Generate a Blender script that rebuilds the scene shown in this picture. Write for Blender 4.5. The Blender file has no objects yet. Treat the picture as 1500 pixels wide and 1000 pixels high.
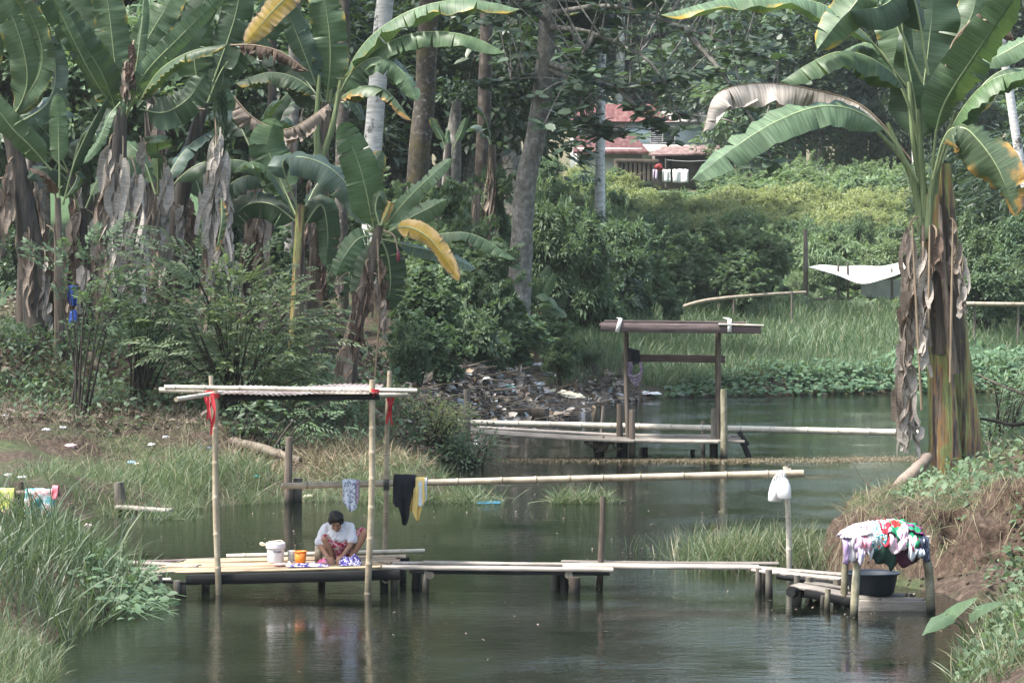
import bpy, math, random
import numpy as np
from mathutils import Vector, Matrix, noise as mnoise
random.seed(7); RNG = np.random.default_rng(7)
scn = bpy.context.scene; COL = scn.collection
PI = math.pi
# ------------------------------------------------------------------ camera
FPX, CAMZ = 4200.0, 4.3
PITCH = math.atan(114/FPX)
cam = bpy.data.objects.new('camera', bpy.data.cameras.new('camera')); COL.objects.link(cam)
cam.location = (0, 0, CAMZ); cam.rotation_euler = (PI/2-PITCH, 0, 0)
cam.data.lens = FPX/1500*36; cam.data.sensor_width = 36; cam.data.clip_start = .5; cam.data.clip_end = 3000
scn.camera = cam
cp, sp = math.cos(PITCH), math.sin(PITCH)
def P(px, py, d):
    """world point seen at photo pixel (px,py), d metres away along +Y"""
    u, v = (px-750)/FPX, -(py-500)/FPX
    f, z = cp+v*sp, v*cp-sp
    return Vector((u*d/f, d, CAMZ+z*d/f))
def M(px, d): return px*d/FPX          # pixels -> metres at distance d
def X(px, d): return (px-750)*d/FPX
# ------------------------------------------------------------------ object helpers
WL = {}
def _reg(o, w): WL[o.name] = Vector(w)
def tag(o, label=None, cat=None, group=None, kind=None):
    if label: o['label'] = label
    if cat: o['category'] = cat
    if group: o['group'] = group
    if kind: o['kind'] = kind
    return o
def thing(name, label, cat, loc, group=None):
    o = bpy.data.objects.new(name, None); COL.objects.link(o); o.location = loc; o.empty_display_size = .2
    _reg(o, loc); return tag(o, label, cat, group)
class MB:
    """mesh builder, world coordinates"""
    def __init__(s): s.v = []; s.f = []; s.m = []; s.uv = []; s.n = 0
    def add(s, v, faces, mi=0, uv=None):
        v = np.asarray(v, float).reshape(-1, 3); s.v.append(v)
        o = s.n
        if isinstance(faces, np.ndarray): s.f.append(faces+o); s.m.append(np.full(len(faces), mi, int) if np.isscalar(mi) else np.asarray(mi))
        else:
            by = {}
            for i, f in enumerate(faces): by.setdefault(len(f), []).append(f)
            for k, fl in by.items():
                s.f.append(np.array(fl)+o); s.m.append(np.full(len(fl), mi, int))
        s.uv.append(np.zeros((len(v), 2)) if uv is None else np.asarray(uv, float))
        s.n += len(v); return s
    def build(s, name, mats, parent=None, loc=None, smooth=True):
        mats = mats if isinstance(mats, (list, tuple)) else [mats]
        v = np.concatenate(s.v)
        if parent is not None: base = np.array(WL[parent.name])
        elif loc is not None: base = np.array(loc, float)
        else: base = np.array([v[:, 0].mean(), v[:, 1].mean(), v[:, 2].min()])
        me = bpy.data.meshes.new(name)
        me.vertices.add(len(v)); me.vertices.foreach_set('co', (v-base).astype(np.float32).ravel())
        tot = sum(f.size for f in s.f); npoly = sum(len(f) for f in s.f)
        lv = np.concatenate([f.ravel() for f in s.f]).astype(np.int32)
        ls = np.concatenate([np.full(len(f), f.shape[1]) for f in s.f])
        st = np.concatenate([[0], np.cumsum(ls)[:-1]]).astype(np.int32)
        me.loops.add(tot); me.loops.foreach_set('vertex_index', lv)
        me.polygons.add(npoly); me.polygons.foreach_set('loop_start', st)
        me.polygons.foreach_set('material_index', np.concatenate(s.m).astype(np.int32))
        me.polygons.foreach_set('use_smooth', np.full(npoly, smooth))
        uvl = me.uv_layers.new(name='UVMap'); uv = np.concatenate(s.uv)
        uvl.data.foreach_set('uv', uv[lv].astype(np.float32).ravel())
        me.update(calc_edges=True); me.validate()
        for m in mats: me.materials.append(m)
        o = bpy.data.objects.new(name, me); COL.objects.link(o)
        if parent is not None: o.parent = parent; _reg(o, base)
        else: o.location = base; _reg(o, base)
        return o
def copy_tree(o, loc, rz=0, sc=1, label=None, group=None):
    kids = list(o.children)
    def dup(src, par):
        c = src.copy(); COL.objects.link(c)
        if par: c.parent = par
        for k in src.children: dup(k, c)
        return c
    r = dup(o, None); r.location = loc; r.rotation_euler = (0, 0, rz); r.scale = (sc, sc, sc) if np.isscalar(sc) else sc
    if label: r['label'] = label
    if group: r['group'] = group
    return r
# ------------------------------------------------------------------ shapes
def spline(pts, n):
    pts = np.array([tuple(p) for p in pts], float)
    if len(pts) == 2: return pts[0]+(pts[1]-pts[0])*np.linspace(0, 1, n)[:, None]
    pp = np.vstack([2*pts[0]-pts[1], pts, 2*pts[-1]-pts[-2]])
    seg = np.linalg.norm(np.diff(pts, axis=0), axis=1); cum = np.concatenate([[0], np.cumsum(seg)])/seg.sum()
    out = []
    for t in np.linspace(0, 1, n):
        i = min(max(np.searchsorted(cum, t, side='right')-1, 0), len(pts)-2)
        u = (t-cum[i])/max(cum[i+1]-cum[i], 1e-9); a, b, c, d = pp[i:i+4]
        out.append(.5*((2*b)+(-a+c)*u+(2*a-5*b+4*c-d)*u*u+(-a+3*b-3*c+d)*u**3))
    return np.array(out)
def frames(p, hint=None):
    T = np.gradient(p, axis=0); T /= np.linalg.norm(T, axis=1)[:, None]+1e-9
    h = np.array(hint if hint is not None else ((0, 0, 1) if abs(T[0][2]) < .9 else (0, 1, 0)), float)
    N = h-(T@h)[:, None]*T
    L = np.linalg.norm(N, axis=1)
    for i in range(len(N)):
        if L[i] < .12 and i: N[i] = N[i-1]-(N[i-1]@T[i])*T[i]
        N[i] /= np.linalg.norm(N[i])+1e-9
    return T, N, np.cross(T, N)
def tube(mb, pts, r, seg=8, n=None, mi=0, wob=0, hint=None, cap=True, lobes=0):
    p = spline(pts, n or (len(pts) if len(pts) == 2 else len(pts)*4)); k = len(p)
    r = np.interp(np.linspace(0, 1, k), np.linspace(0, 1, len(r)), r) if not np.isscalar(r) else np.full(k, float(r))
    T, N, S = frames(p, hint); a = np.linspace(0, 2*PI, seg, endpoint=False)
    rr = r[:, None]*(1+wob*RNG.uniform(-1, 1, (k, seg)))
    if lobes: rr = rr*(1+.10*np.sin(a*3+1.3)[None, :]+.05*np.sin(a*5)[None, :])
    v = p[:, None]+rr[..., None]*(np.cos(a)[None, :, None]*N[:, None]+np.sin(a)[None, :, None]*S[:, None])
    i, j = np.meshgrid(np.arange(k-1), np.arange(seg), indexing='ij'); j2 = (j+1) % seg
    f = np.stack([i*seg+j, i*seg+j2, (i+1)*seg+j2, (i+1)*seg+j], -1).reshape(-1, 4)
    uv = np.stack(np.broadcast_arrays(np.linspace(0, 1, k)[:, None], (a/2/PI)[None, :]), -1).reshape(-1, 2)
    mb.add(v.reshape(-1, 3), f, mi, uv)
    if cap:
        for e in (0, k-1): mb.add(v[e], [list(range(seg)) if e else list(range(seg))[::-1]], mi)
    return p
def box(mb, c, s, rz=0, mi=0, tilt=0, jit=0):
    x, y, z = np.array(s)/2.
    v = np.array([[a*x, b*y, q*z] for a in (-1, 1) for b in (-1, 1) for q in (-1, 1)], float)
    if jit: v += RNG.uniform(-jit, jit, v.shape)
    R = np.array(Matrix.Rotation(rz, 3, 'Z')@Matrix.Rotation(tilt, 3, 'Y'))
    mb.add(v@R.T+np.array(c), [(0, 1, 3, 2), (4, 6, 7, 5), (0, 4, 5, 1), (2, 3, 7, 6), (0, 2, 6, 4), (1, 5, 7, 3)], mi)
def plank(mb, a, b, w, t, mi=0, n=14, rag=.012, up=(0, 0, 1)):
    """weathered board from a to b: slightly bowed, uneven edges, bevelled"""
    a, b = np.array(a, float), np.array(b, float); p = a+(b-a)*np.linspace(0, 1, n)[:, None]
    L = np.linalg.norm(b-a); p[:, 2] += .006*L*np.sin(np.linspace(0, PI, n))*RNG.uniform(-1, .3)
    T, N, S = frames(p, up)
    wl, wr = w/2+rag*RNG.uniform(-1, 1, n), w/2+rag*RNG.uniform(-1, 1, n); bv = min(t*.25, .008)
    prof = [(-wl, -t/2+bv), (-wl+bv, -t/2), (wr-bv, -t/2), (wr, -t/2+bv), (wr, t/2-bv), (wr-bv, t/2), (-wl+bv, t/2), (-wl, t/2-bv)]
    v = np.stack([p+S*np.broadcast_to(s, (n,))[:, None]+N*q for s, q in prof], 1)
    i, j = np.meshgrid(np.arange(n-1), np.arange(8), indexing='ij'); j2 = (j+1) % 8
    mb.add(v.reshape(-1, 3), np.stack([i*8+j, i*8+j2, (i+1)*8+j2, (i+1)*8+j], -1).reshape(-1, 4), mi)
    for e in (0, n-1): mb.add(v[e], [list(range(8)) if e else list(range(8))[::-1]], mi)
def bamboo(mb, a, b, r, node=.35, mi=(0, 1), bow=0, r2=None, phase=None):
    """culm with swollen nodes; mi = (culm, node ring)"""
    a, b = np.array(a, float), np.array(b, float); L = np.linalg.norm(b-a); r2 = r2 or r*.85
    ph = random.random()*node if phase is None else phase
    s = [0.]; q = ph
    rr = [1.]; mk = []
    while q < L-.02:
        if q > .03:
            for ds, k in ((-.035, 1.), (-.012, 1.1), (.004, 1.16), (.012, .97), (.03, 1.)): s.append(q+ds); rr.append(k)
            mk.append(len(s)-4)
        q += node*random.uniform(.85, 1.15)
    s.append(L); rr.append(1.); s = np.array(s); o = np.argsort(s); s = s[o]; rr = np.array(rr)[o]
    t = s/L; p = a+(b-a)*t[:, None]; p[:, 2] += bow*np.sin(t*PI)
    p[:, 0] += .012*np.sin(t*7+ph*20)*min(1, L/3) if abs(b[2]-a[2]) > abs(b[0]-a[0]) else 0
    T, N, S = frames(p); seg = 10; an = np.linspace(0, 2*PI, seg, endpoint=False)
    R = (r+(r2-r)*t)*rr
    v = p[:, None]+R[:, None, None]*(np.cos(an)[None, :, None]*N[:, None]+np.sin(an)[None, :, None]*S[:, None])
    k = len(p); i, j = np.meshgrid(np.arange(k-1), np.arange(seg), indexing='ij'); j2 = (j+1) % seg
    f = np.stack([i*seg+j, i*seg+j2, (i+1)*seg+j2, (i+1)*seg+j], -1).reshape(-1, 4)
    ismk = np.zeros(k-1, int)
    for m in mk:
        if m+1 < k-1: ismk[m+1] = 1
    mb.add(v.reshape(-1, 3), f, np.where(np.repeat(ismk, seg) > 0, mi[1], mi[0]))
    for e in (0, k-1): mb.add(v[e], [list(range(seg)) if e else list(range(seg))[::-1]], mi[1])
# ------------------------------------------------------------------ leaf scattering
def tmpl(kind):
    if kind == 'simple': return np.array([(0, 0, 0), (.35, .2, .05), (.35, -.2, .05), (.4, 0, -.01), (.75, .13, 0), (.75, -.13, 0), (1, 0, -.13), (.75, 0, -.05)]), np.array([(0, 2, 3, 1), (3, 2, 5, 7), (1, 3, 7, 4), (7, 5, 6, 4)])
    if kind == 'lance': return np.array([(0, 0, 0), (.4, .1, .03), (.4, -.1, .03), (1, 0, -.15), (.45, 0, 0)]), np.array([(0, 2, 4, 1), (4, 2, 3, 1)])
    if kind == 'round': return np.array([(0, 0, 0), (.2, .3, .03), (.2, -.3, .03), (.62, .37, .03), (.62, -.37, .03), (1, .1, -.05), (1, -.1, -.05), (.55, 0, -.03)]), [(0, 2, 7, 1), (1, 7, 5, 3), (7, 2, 4, 6), (7, 6, 5)]
    if kind == 'blade': return np.array([(0, .02, 0), (0, -.02, 0), (.35, .022, .03), (.35, -.022, .03), (.72, .015, .16), (.72, -.015, .16), (1, 0, .36)]), [(0, 1, 3, 2), (2, 3, 5, 4), (4, 5, 6)]
    if kind == 'palmate':
        v = [(0, 0, 0)]; f = []
        for a in (-115, -62, -20, 20, 62, 115):
            c, s = math.cos(math.radians(a)), math.sin(math.radians(a)); L = 1 if abs(a) < 90 else .7; w = .17
            v += [(.5*L*c-w*s, .5*L*s+w*c, .05), (L*c, L*s, -.16), (.5*L*c+w*s, .5*L*s-w*c, .05)]; k = len(v)
            f.append((0, k-1, k-2, k-3))
        return np.array(v)*.62, np.array(f)
    if kind == 'pinnate':
        v = [(0, 0, 0)]; f = []
        for i in range(4):
            x = .18+.2*i; z = -.25*x*x; v.append((x, 0, z)); c = len(v)-1
            for sg in (-1, 1):
                L = .34*(1-.12*i); v += [(x+.08, sg*L*.45-.05, z+.03), (x+.16, sg*L, z-.07), (x-.05, sg*L*.5, z+.03)]; k = len(v)
                f.append((c, k-3, k-2, k-1) if sg < 0 else (c, k-3, k-2, k-1))
        v += [(.9, .09, -.2), (1.12, 0, -.33), (.9, -.09, -.2)]; k = len(v); f.append((c, k-1, k-2, k-3))
        return np.array(v), np.array(f)
TM = {k: tmpl(k) for k in ('simple', 'lance', 'round', 'blade', 'palmate', 'pinnate')}
def unit(a): return a/(np.linalg.norm(a, axis=-1, keepdims=True)+1e-9)
def leaves(mb, pos, dr, nr, size, kind, mi=0, wid=1.0):
    tv, tf = TM[kind]; n = len(pos)
    if not n: return
    dr = unit(np.asarray(dr, float)); nr = np.asarray(nr, float); nr = unit(nr-(nr*dr).sum(1)[:, None]*dr); sd = np.cross(nr, dr)
    size = np.broadcast_to(np.asarray(size, float), (n,)); wid = np.broadcast_to(np.asarray(wid, float), (n,))
    v = pos[:, None]+size[:, None, None]*(tv[None, :, 0:1]*dr[:, None]+(tv[None, :, 1:2]*wid[:, None, None])*sd[:, None]+tv[None, :, 2:3]*nr[:, None])
    nv = len(tv); off = (np.arange(n)*nv)[:, None, None]
    first = True
    groups = {}
    for f in tf: groups.setdefault(len(f), []).append(f)
    fl = [(np.array(g)[None]+off).reshape(-1, len(g[0])) for g in groups.values()]
    uv = np.tile(np.stack([tv[:, 0], tv[:, 1]+.5], 1), (n, 1))
    mb.add(v.reshape(-1, 3), fl[0], mi, uv); base = mb.n-n*nv
    for g in fl[1:]: mb.f.append(g+base); mb.m.append(np.full(len(g), mi))
def rdir(n):
    return unit(RNG.normal(size=(n, 3)))
def crown(mb, c, rad, n, size, kind, clumps=14, clr=.42, droop=.35, up=.6, mi=0, bottom=-.5, sv=.35, wid=1.):
    """leaf clumps over and inside an uneven ellipsoid; gaps stay between the clumps"""
    c, rad = np.array(c, float), np.array(rad, float)
    q = rdir(clumps*3); q = q[q[:, 2] > bottom][:clumps]; cc = c+q*rad*RNG.uniform(.45, .95, (len(q), 1))
    k = RNG.integers(0, len(q), n); cr = (clr*RNG.uniform(.6, 1.3, len(q)))[k][:, None]*rad
    o = rdir(n); o[:, 2] = np.where(o[:, 2] < -.3, -o[:, 2]*.6, o[:, 2]); o = unit(o)
    pos = cc[k]+o*cr*RNG.uniform(.55, 1., (n, 1))**.6
    out = unit((pos-c)/rad)*.5+o
    nr = out*.6+np.array([0, 0, up])+RNG.normal(scale=.3, size=(n, 3))
    dr = out*np.array([1, 1, .3])+np.array([0, 0, -droop])+RNG.normal(scale=.45, size=(n, 3))
    leaves(mb, pos, dr, nr, size*RNG.uniform(1-sv, 1+sv, n), kind, mi, wid)
    return cc
# ------------------------------------------------------------------ material helpers
def mat(name):
    m = bpy.data.materials.new(name); m.use_nodes = True; nt = m.node_tree; nt.nodes.clear(); return m, nt
def nd(nt, t, **kw):
    n = nt.nodes.new(t)
    for k, v in kw.items():
        if hasattr(n, k) and not k[0].isupper(): setattr(n, k, v)
        else: n.inputs[k.replace('_', ' ')].default_value = v
    return n
def lk(nt, a, b): nt.links.new(a, b)
def ramp(nt, fac, cols, pos=None, interp='LINEAR'):
    r = nt.nodes.new('ShaderNodeValToRGB'); cr = r.color_ramp; cr.interpolation = interp
    pos = pos or [i/(len(cols)-1) if interp == 'LINEAR' else i/len(cols) for i in range(len(cols))]
    while len(cr.elements) < len(cols): cr.elements.new(.5)
    for e, c, p in zip(cr.elements, cols, pos): e.position = p; e.color = (*c, 1)
    lk(nt, fac, r.inputs[0]); return r.outputs[0]
def mix(nt, fac, a, b, mode='MIX'):
    m = nt.nodes.new('ShaderNodeMix'); m.data_type = 'RGBA'; m.blend_type = mode
    for s, x in ((m.inputs['Factor'], fac), (m.inputs['A'], a), (m.inputs['B'], b)):
        if hasattr(x, 'links'): lk(nt, x, s)
        else: s.default_value = x if s.type == 'VALUE' else (*x, 1)
    return m.outputs['Result']
def noise(nt, scale, vec=None, detail=4, rough=.55, out='Fac'):
    n = nd(nt, 'ShaderNodeTexNoise', Scale=scale, Detail=detail, Roughness=rough)
    if vec is not None: lk(nt, vec, n.inputs['Vector'])
    return n.outputs[out]
def mapping(nt, src, scale):
    m = nd(nt, 'ShaderNodeMapping'); m.inputs['Scale'].default_value = scale; lk(nt, src, m.inputs['Vector']); return m.outputs[0]
def finish(nt, col, rough=.6, bump=None, bs=.3, bd=.01, trans=None, tfac=.3, spec=.5, extra=None):
    b = nd(nt, 'ShaderNodeBsdfPrincipled', Roughness=rough if not hasattr(rough, 'links') else .5)
    if hasattr(rough, 'links'): lk(nt, rough, b.inputs['Roughness'])
    b.inputs['Specular IOR Level'].default_value = spec
    if hasattr(col, 'links'): lk(nt, col, b.inputs['Base Color'])
    else: b.inputs['Base Color'].default_value = (*col, 1)
    for k, v in (extra or {}).items(): b.inputs[k].default_value = v
    if bump is not None:
        bp = nd(nt, 'ShaderNodeBump', Strength=bs, Distance=bd); lk(nt, bump, bp.inputs['Height']); lk(nt, bp.outputs[0], b.inputs['Normal'])
    sh = b.outputs[0]
    if trans is not None:
        t = nd(nt, 'ShaderNodeBsdfTranslucent')
        if hasattr(trans, 'links'): lk(nt, trans, t.inputs['Color'])
        else: t.inputs['Color'].default_value = (*trans, 1)
        ms = nd(nt, 'ShaderNodeMixShader', Fac=tfac); lk(nt, sh, ms.inputs[1]); lk(nt, t.outputs[0], ms.inputs[2]); sh = ms.outputs[0]
    o = nd(nt, 'ShaderNodeOutputMaterial'); lk(nt, sh, o.inputs[0])
def leaf_mat(name, cols, rough=.5, tfac=.25, tcol=(.12, .2, .04), spec=.35, patch=None):
    m, nt = mat(name); g = nd(nt, 'ShaderNodeNewGeometry'); oi = nd(nt, 'ShaderNodeObjectInfo')
    c = ramp(nt, g.outputs['Random Per Island'], cols)
    p = noise(nt, patch or .35, g.outputs['Position'], 2)
    hv = nd(nt, 'ShaderNodeHueSaturation', Saturation=.95)
    mm = nd(nt, 'ShaderNodeMapRange'); lk(nt, p, mm.inputs[0]); mm.inputs[1].default_value = .3; mm.inputs[2].default_value = .7; mm.inputs[3].default_value = .75; mm.inputs[4].default_value = 1.2
    hm = nd(nt, 'ShaderNodeMapRange'); lk(nt, oi.outputs['Random'], hm.inputs[0]); hm.inputs[3].default_value = .485; hm.inputs[4].default_value = .515
    lk(nt, mm.outputs[0], hv.inputs['Value']); lk(nt, hm.outputs[0], hv.inputs['Hue']); lk(nt, c, hv.inputs['Color'])
    finish(nt, hv.outputs[0], rough, trans=tcol, tfac=tfac, spec=spec); return m
def wood_mat(name, cols, sc, bump=.5, rough=.8, wet=True):
    m, nt = mat(name); tc = nd(nt, 'ShaderNodeNewGeometry'); oi = nd(nt, 'ShaderNodeObjectInfo')
    ad = nd(nt, 'ShaderNodeVectorMath', operation='ADD'); lk(nt, tc.outputs['Position'], ad.inputs[0]); lk(nt, oi.outputs['Random'], ad.inputs[1])
    hvm = nd(nt, 'ShaderNodeMapRange'); lk(nt, oi.outputs['Random'], hvm.inputs[0]); hvm.inputs[3].default_value = .62; hvm.inputs[4].default_value = 1.15
    v = mapping(nt, ad.outputs[0], sc); n = noise(nt, 1, v, 6, .65); big = noise(nt, 2.2, tc.outputs['Position'], 3)
    c = ramp(nt, n, cols, [.25+.5*i/(len(cols)-1) for i in range(len(cols))]); c = mix(nt, .5, c, ramp(nt, big, [(.35,)*3, (1,)*3], [.3, .65]), 'MULTIPLY'); hs = nd(nt, 'ShaderNodeHueSaturation'); lk(nt, hvm.outputs[0], hs.inputs['Value']); lk(nt, c, hs.inputs['Color']); c = hs.outputs[0]
    if wet:  # damp, algae-dark foot near the water line
        sx = nd(nt, 'ShaderNodeSeparateXYZ'); lk(nt, tc.outputs['Position'], sx.inputs[0])
        w = nd(nt, 'ShaderNodeMapRange'); lk(nt, sx.outputs[2], w.inputs[0]); w.inputs[1].default_value = .2; w.inputs[2].default_value = .02
        c = mix(nt, w.outputs[0], c, (.014, .014, .011))
    finish(nt, c, rough, n, bump, .01, spec=.22); return m
def cloth_mat(name, cols, scale=10, interp='LINEAR', pos=None, rough=.85, tf=.1, stripe=None, det=1.5):
    m, nt = mat(name); g = nd(nt, 'ShaderNodeTexCoord')
    if len(cols) == 1: c = cols[0]; tr = cols[0]
    else:
        n = noise(nt, scale, g.outputs['Object'], det); c = ramp(nt, n, cols, pos or [.32+.36*i/max(1, len(cols)-1) for i in range(len(cols))], interp); tr = c
    fine = noise(nt, 180, g.outputs['Object'], 2)
    finish(nt, c, rough, fine, .15, .002, trans=tr, tfac=tf, spec=.2); return m
def plain(name, col, rough=.5, spec=.5, var=.15, scale=6, bump=0, extra=None):
    m, nt = mat(name); g = nd(nt, 'ShaderNodeTexCoord'); n = noise(nt, scale, g.outputs['Object'], 5)
    c = ramp(nt, n, [tuple(x*(1-var) for x in col), tuple(min(1, x*(1+var)) for x in col)], [.3, .7])
    finish(nt, c, rough, n if bump else None, bump, .01, spec=spec, extra=extra); return m
# ------------------------------------------------------------------ materials
M_ = {}
G = lambda *c: c
M_['grass'] = leaf_mat('grass', [(.05, .085, .04), (.075, .125, .06), (.10, .15, .075), (.15, .17, .09), (.23, .2, .125)], .5, .3, (.14, .2, .07))
M_['marsh'] = leaf_mat('marsh', [(.05, .10, .05), (.07, .13, .065), (.09, .15, .075), (.12, .165, .08), (.19, .19, .11)], .5, .3, (.12, .2, .07), patch=.25)
M_['reed'] = leaf_mat('reed', [(.03, .055, .028), (.045, .08, .04), (.065, .105, .055), (.10, .13, .07)], .45, .25, (.12, .18, .06))
M_['dry_grass'] = leaf_mat('dry_grass', [(.13, .10, .065), (.2, .16, .10), (.24, .2, .13), (.11, .12, .06)], .8, .2, (.2, .16, .08))
M_['creeper'] = leaf_mat('creeper', [(.055, .105, .055), (.085, .15, .08), (.125, .2, .11)], .6, .25, spec=.2)
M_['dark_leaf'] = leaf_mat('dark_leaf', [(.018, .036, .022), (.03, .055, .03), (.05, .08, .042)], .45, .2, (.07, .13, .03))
M_['mid_leaf'] = leaf_mat('mid_leaf', [(.06, .10, .056), (.09, .145, .08), (.125, .185, .105)], .55, .33, (.15, .24, .08), spec=.22)
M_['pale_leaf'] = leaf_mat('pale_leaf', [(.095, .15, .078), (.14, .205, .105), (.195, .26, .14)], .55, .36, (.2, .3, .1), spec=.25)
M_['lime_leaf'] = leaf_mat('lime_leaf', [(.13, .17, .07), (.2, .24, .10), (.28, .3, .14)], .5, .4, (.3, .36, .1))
M_['big_leaf'] = leaf_mat('big_leaf', [(.04, .068, .042), (.058, .095, .058), (.085, .13, .078), (.12, .16, .115)], .5, .25, (.08, .14, .04), spec=.3)
M_['vine_leaf'] = leaf_mat('vine_leaf', [(.042, .072, .04), (.066, .108, .058), (.095, .14, .078)], .55, .3, (.13, .2, .07), spec=.25)
M_['shrub_leaf'] = leaf_mat('shrub_leaf', [(.10, .145, .08), (.15, .2, .11), (.21, .25, .15)], .55, .34, (.2, .28, .1), spec=.25)
M_['litter'] = leaf_mat('litter', [(.035, .026, .02), (.10, .075, .055), (.17, .135, .105), (.24, .2, .165), (.06, .06, .035)], .85, .05, (.1, .07, .03), spec=.2)
M_['twig'] = wood_mat('twig', [(.05, .04, .032), (.14, .115, .09), (.24, .21, .17)], (6, 6, 6), .2, wet=False)
M_['bark_dark'] = wood_mat('bark_dark', [(.02, .017, .014), (.06, .05, .042), (.17, .155, .135)], (5, 5, 3), .8, wet=False)
M_['bark_grey'] = wood_mat('bark_grey', [(.08, .075, .068), (.19, .18, .16), (.4, .39, .36)], (6, 6, 5), .7, wet=False)
M_['branch'] = wood_mat('branch', [(.02, .018, .015), (.06, .05, .04)], (6, 6, 6), .3, wet=False)
def white_bark():
    m, nt = mat('white_bark'); g = nd(nt, 'ShaderNodeNewGeometry')
    a = noise(nt, 1, mapping(nt, g.outputs['Position'], (2, 2, 14)), 5, .7); b = noise(nt, 1.6, g.outputs['Position'], 4, .65)
    c = ramp(nt, a, [(.12, .11, .10), (.42, .41, .39), (.62, .61, .59)], [.28, .42, .6])
    c = mix(nt, ramp(nt, b, [(0,)*3, (1,)*3], [.56, .64]), c, (.07, .065, .06))
    finish(nt, c, .8, a, .5, .02); return m
M_['bark_white'] = white_bark()
def mossy():
    m, nt = mat('mossy_bark'); g = nd(nt, 'ShaderNodeNewGeometry')
    a = noise(nt, 7, g.outputs['Position'], 5, .7); b = noise(nt, 1.2, g.outputs['Position'], 3, .6)
    c = ramp(nt, a, [(.02, .017, .014), (.06, .05, .04), (.10, .09, .075), (.4, .38, .35)], [.3, .5, .6, .72])
    c = mix(nt, ramp(nt, b, [(0,)*3, (.8,)*3], [.5, .62]), c, (.075, .06, .02))
    finish(nt, c, .85, a, .8, .03); return m
M_['bark_mossy'] = mossy()
def bamboo_mat(name, cols, rc):
    m, nt = mat(name); g = nd(nt, 'ShaderNodeNewGeometry'); n = noise(nt, 5, g.outputs['Position'], 5, .6); f = noise(nt, 60, g.outputs['Position'], 3)
    c = ramp(nt, n, cols, [.3+.4*i/(len(cols)-1) for i in range(len(cols))]); c = mix(nt, .25, c, ramp(nt, f, [(.4,)*3, (1,)*3], [.35, .6]), 'MULTIPLY')
    sx = nd(nt, 'ShaderNodeSeparateXYZ'); lk(nt, g.outputs['Position'], sx.inputs[0])
    w = nd(nt, 'ShaderNodeMapRange'); lk(nt, sx.outputs[2], w.inputs[0]); w.inputs[1].default_value = .45; w.inputs[2].default_value = .05; w.inputs[4].default_value = .85
    finish(nt, mix(nt, w.outputs[0], c, (.05, .045, .03)), .45, f, .15, .004)
    m2, nt2 = mat(name+'_node'); finish(nt2, rc, .7); return [m, m2]
M_['bamboo'] = bamboo_mat('bamboo', [(.22, .175, .12), (.36, .3, .21), (.46, .4, .3)], (.12, .09, .055))
M_['bamboo_pale'] = bamboo_mat('bamboo_pale', [(.32, .285, .23), (.47, .43, .35), (.57, .53, .45)], (.24, .2, .14))
M_['bamboo_grey'] = bamboo_mat('bamboo_grey', [(.16, .13, .09), (.28, .235, .17), (.36, .31, .23)], (.08, .065, .045))
M_['wood_x'] = wood_mat('grey_board', [(.12, .105, .09), (.24, .215, .185), (.4, .37, .33)], (1.2, 28, 28), .5, wet=False)
M_['wood_pale'] = wood_mat('pale_board', [(.18, .155, .135), (.31, .275, .24), (.44, .4, .36)], (1.2, 28, 28), .4, wet=False)
M_['wood_tan'] = wood_mat('split_bamboo', [(.24, .17, .11), (.40, .30, .2), (.52, .43, .32)], (1.6, 34, 34), .4, wet=False)
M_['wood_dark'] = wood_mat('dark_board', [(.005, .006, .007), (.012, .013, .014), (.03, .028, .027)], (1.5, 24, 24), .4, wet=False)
M_['wood_z'] = wood_mat('grey_post', [(.06, .052, .045), (.14, .125, .105), (.25, .225, .19)], (24, 24, 1.6), .7)
M_['wood_brown'] = wood_mat('brown_beam', [(.06, .045, .045), (.125, .095, .092), (.22, .17, .165)], (1.2, 30, 30), .4, wet=False)
M_['wood_post'] = wood_mat('brown_post', [(.06, .048, .038), (.125, .10, .08), (.2, .165, .13)], (30, 30, 1.4), .5)
M_['lichen'] = wood_mat('lichen_post', [(.10, .095, .05), (.24, .22, .15), (.42, .4, .32)], (9, 9, 6), .7)
# ------------------------------------------------------------------ terrain
WATER = np.array([(-4.0, 12), (-4.3, 22), (-4.55, 29.4), (-4.87, 31.5), (-4.8, 34), (-4.25, 36.2), (-4.7, 38.2), (-5.9, 41.6), (-7.3, 46), (-6.7, 48.9), (-5.4, 50.3), (-3.9, 51.7), (-2.3, 51.7), (-.45, 52.3), (-.7, 54), (-1.6, 57.5), (-1.1, 60), (-.25, 61), (-.3, 63), (-.95, 66), (-1.0, 70), (.2, 75.5), (1.2, 79), (2.5, 87.7), (3.9, 90.7), (8, 93), (13.4, 95.5), (22, 97), (60, 100), (60, 66), (16, 58), (10.5, 51.5), (8.2, 47.6), (6.3, 45.2), (4.75, 42.8), (4.2, 40.9), (4.5, 39), (5.45, 37.2), (5.6, 35.5), (5.3, 33.5), (4.75, 31.5), (4.2, 29.2), (3.9, 22), (3.8, 12)])
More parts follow.
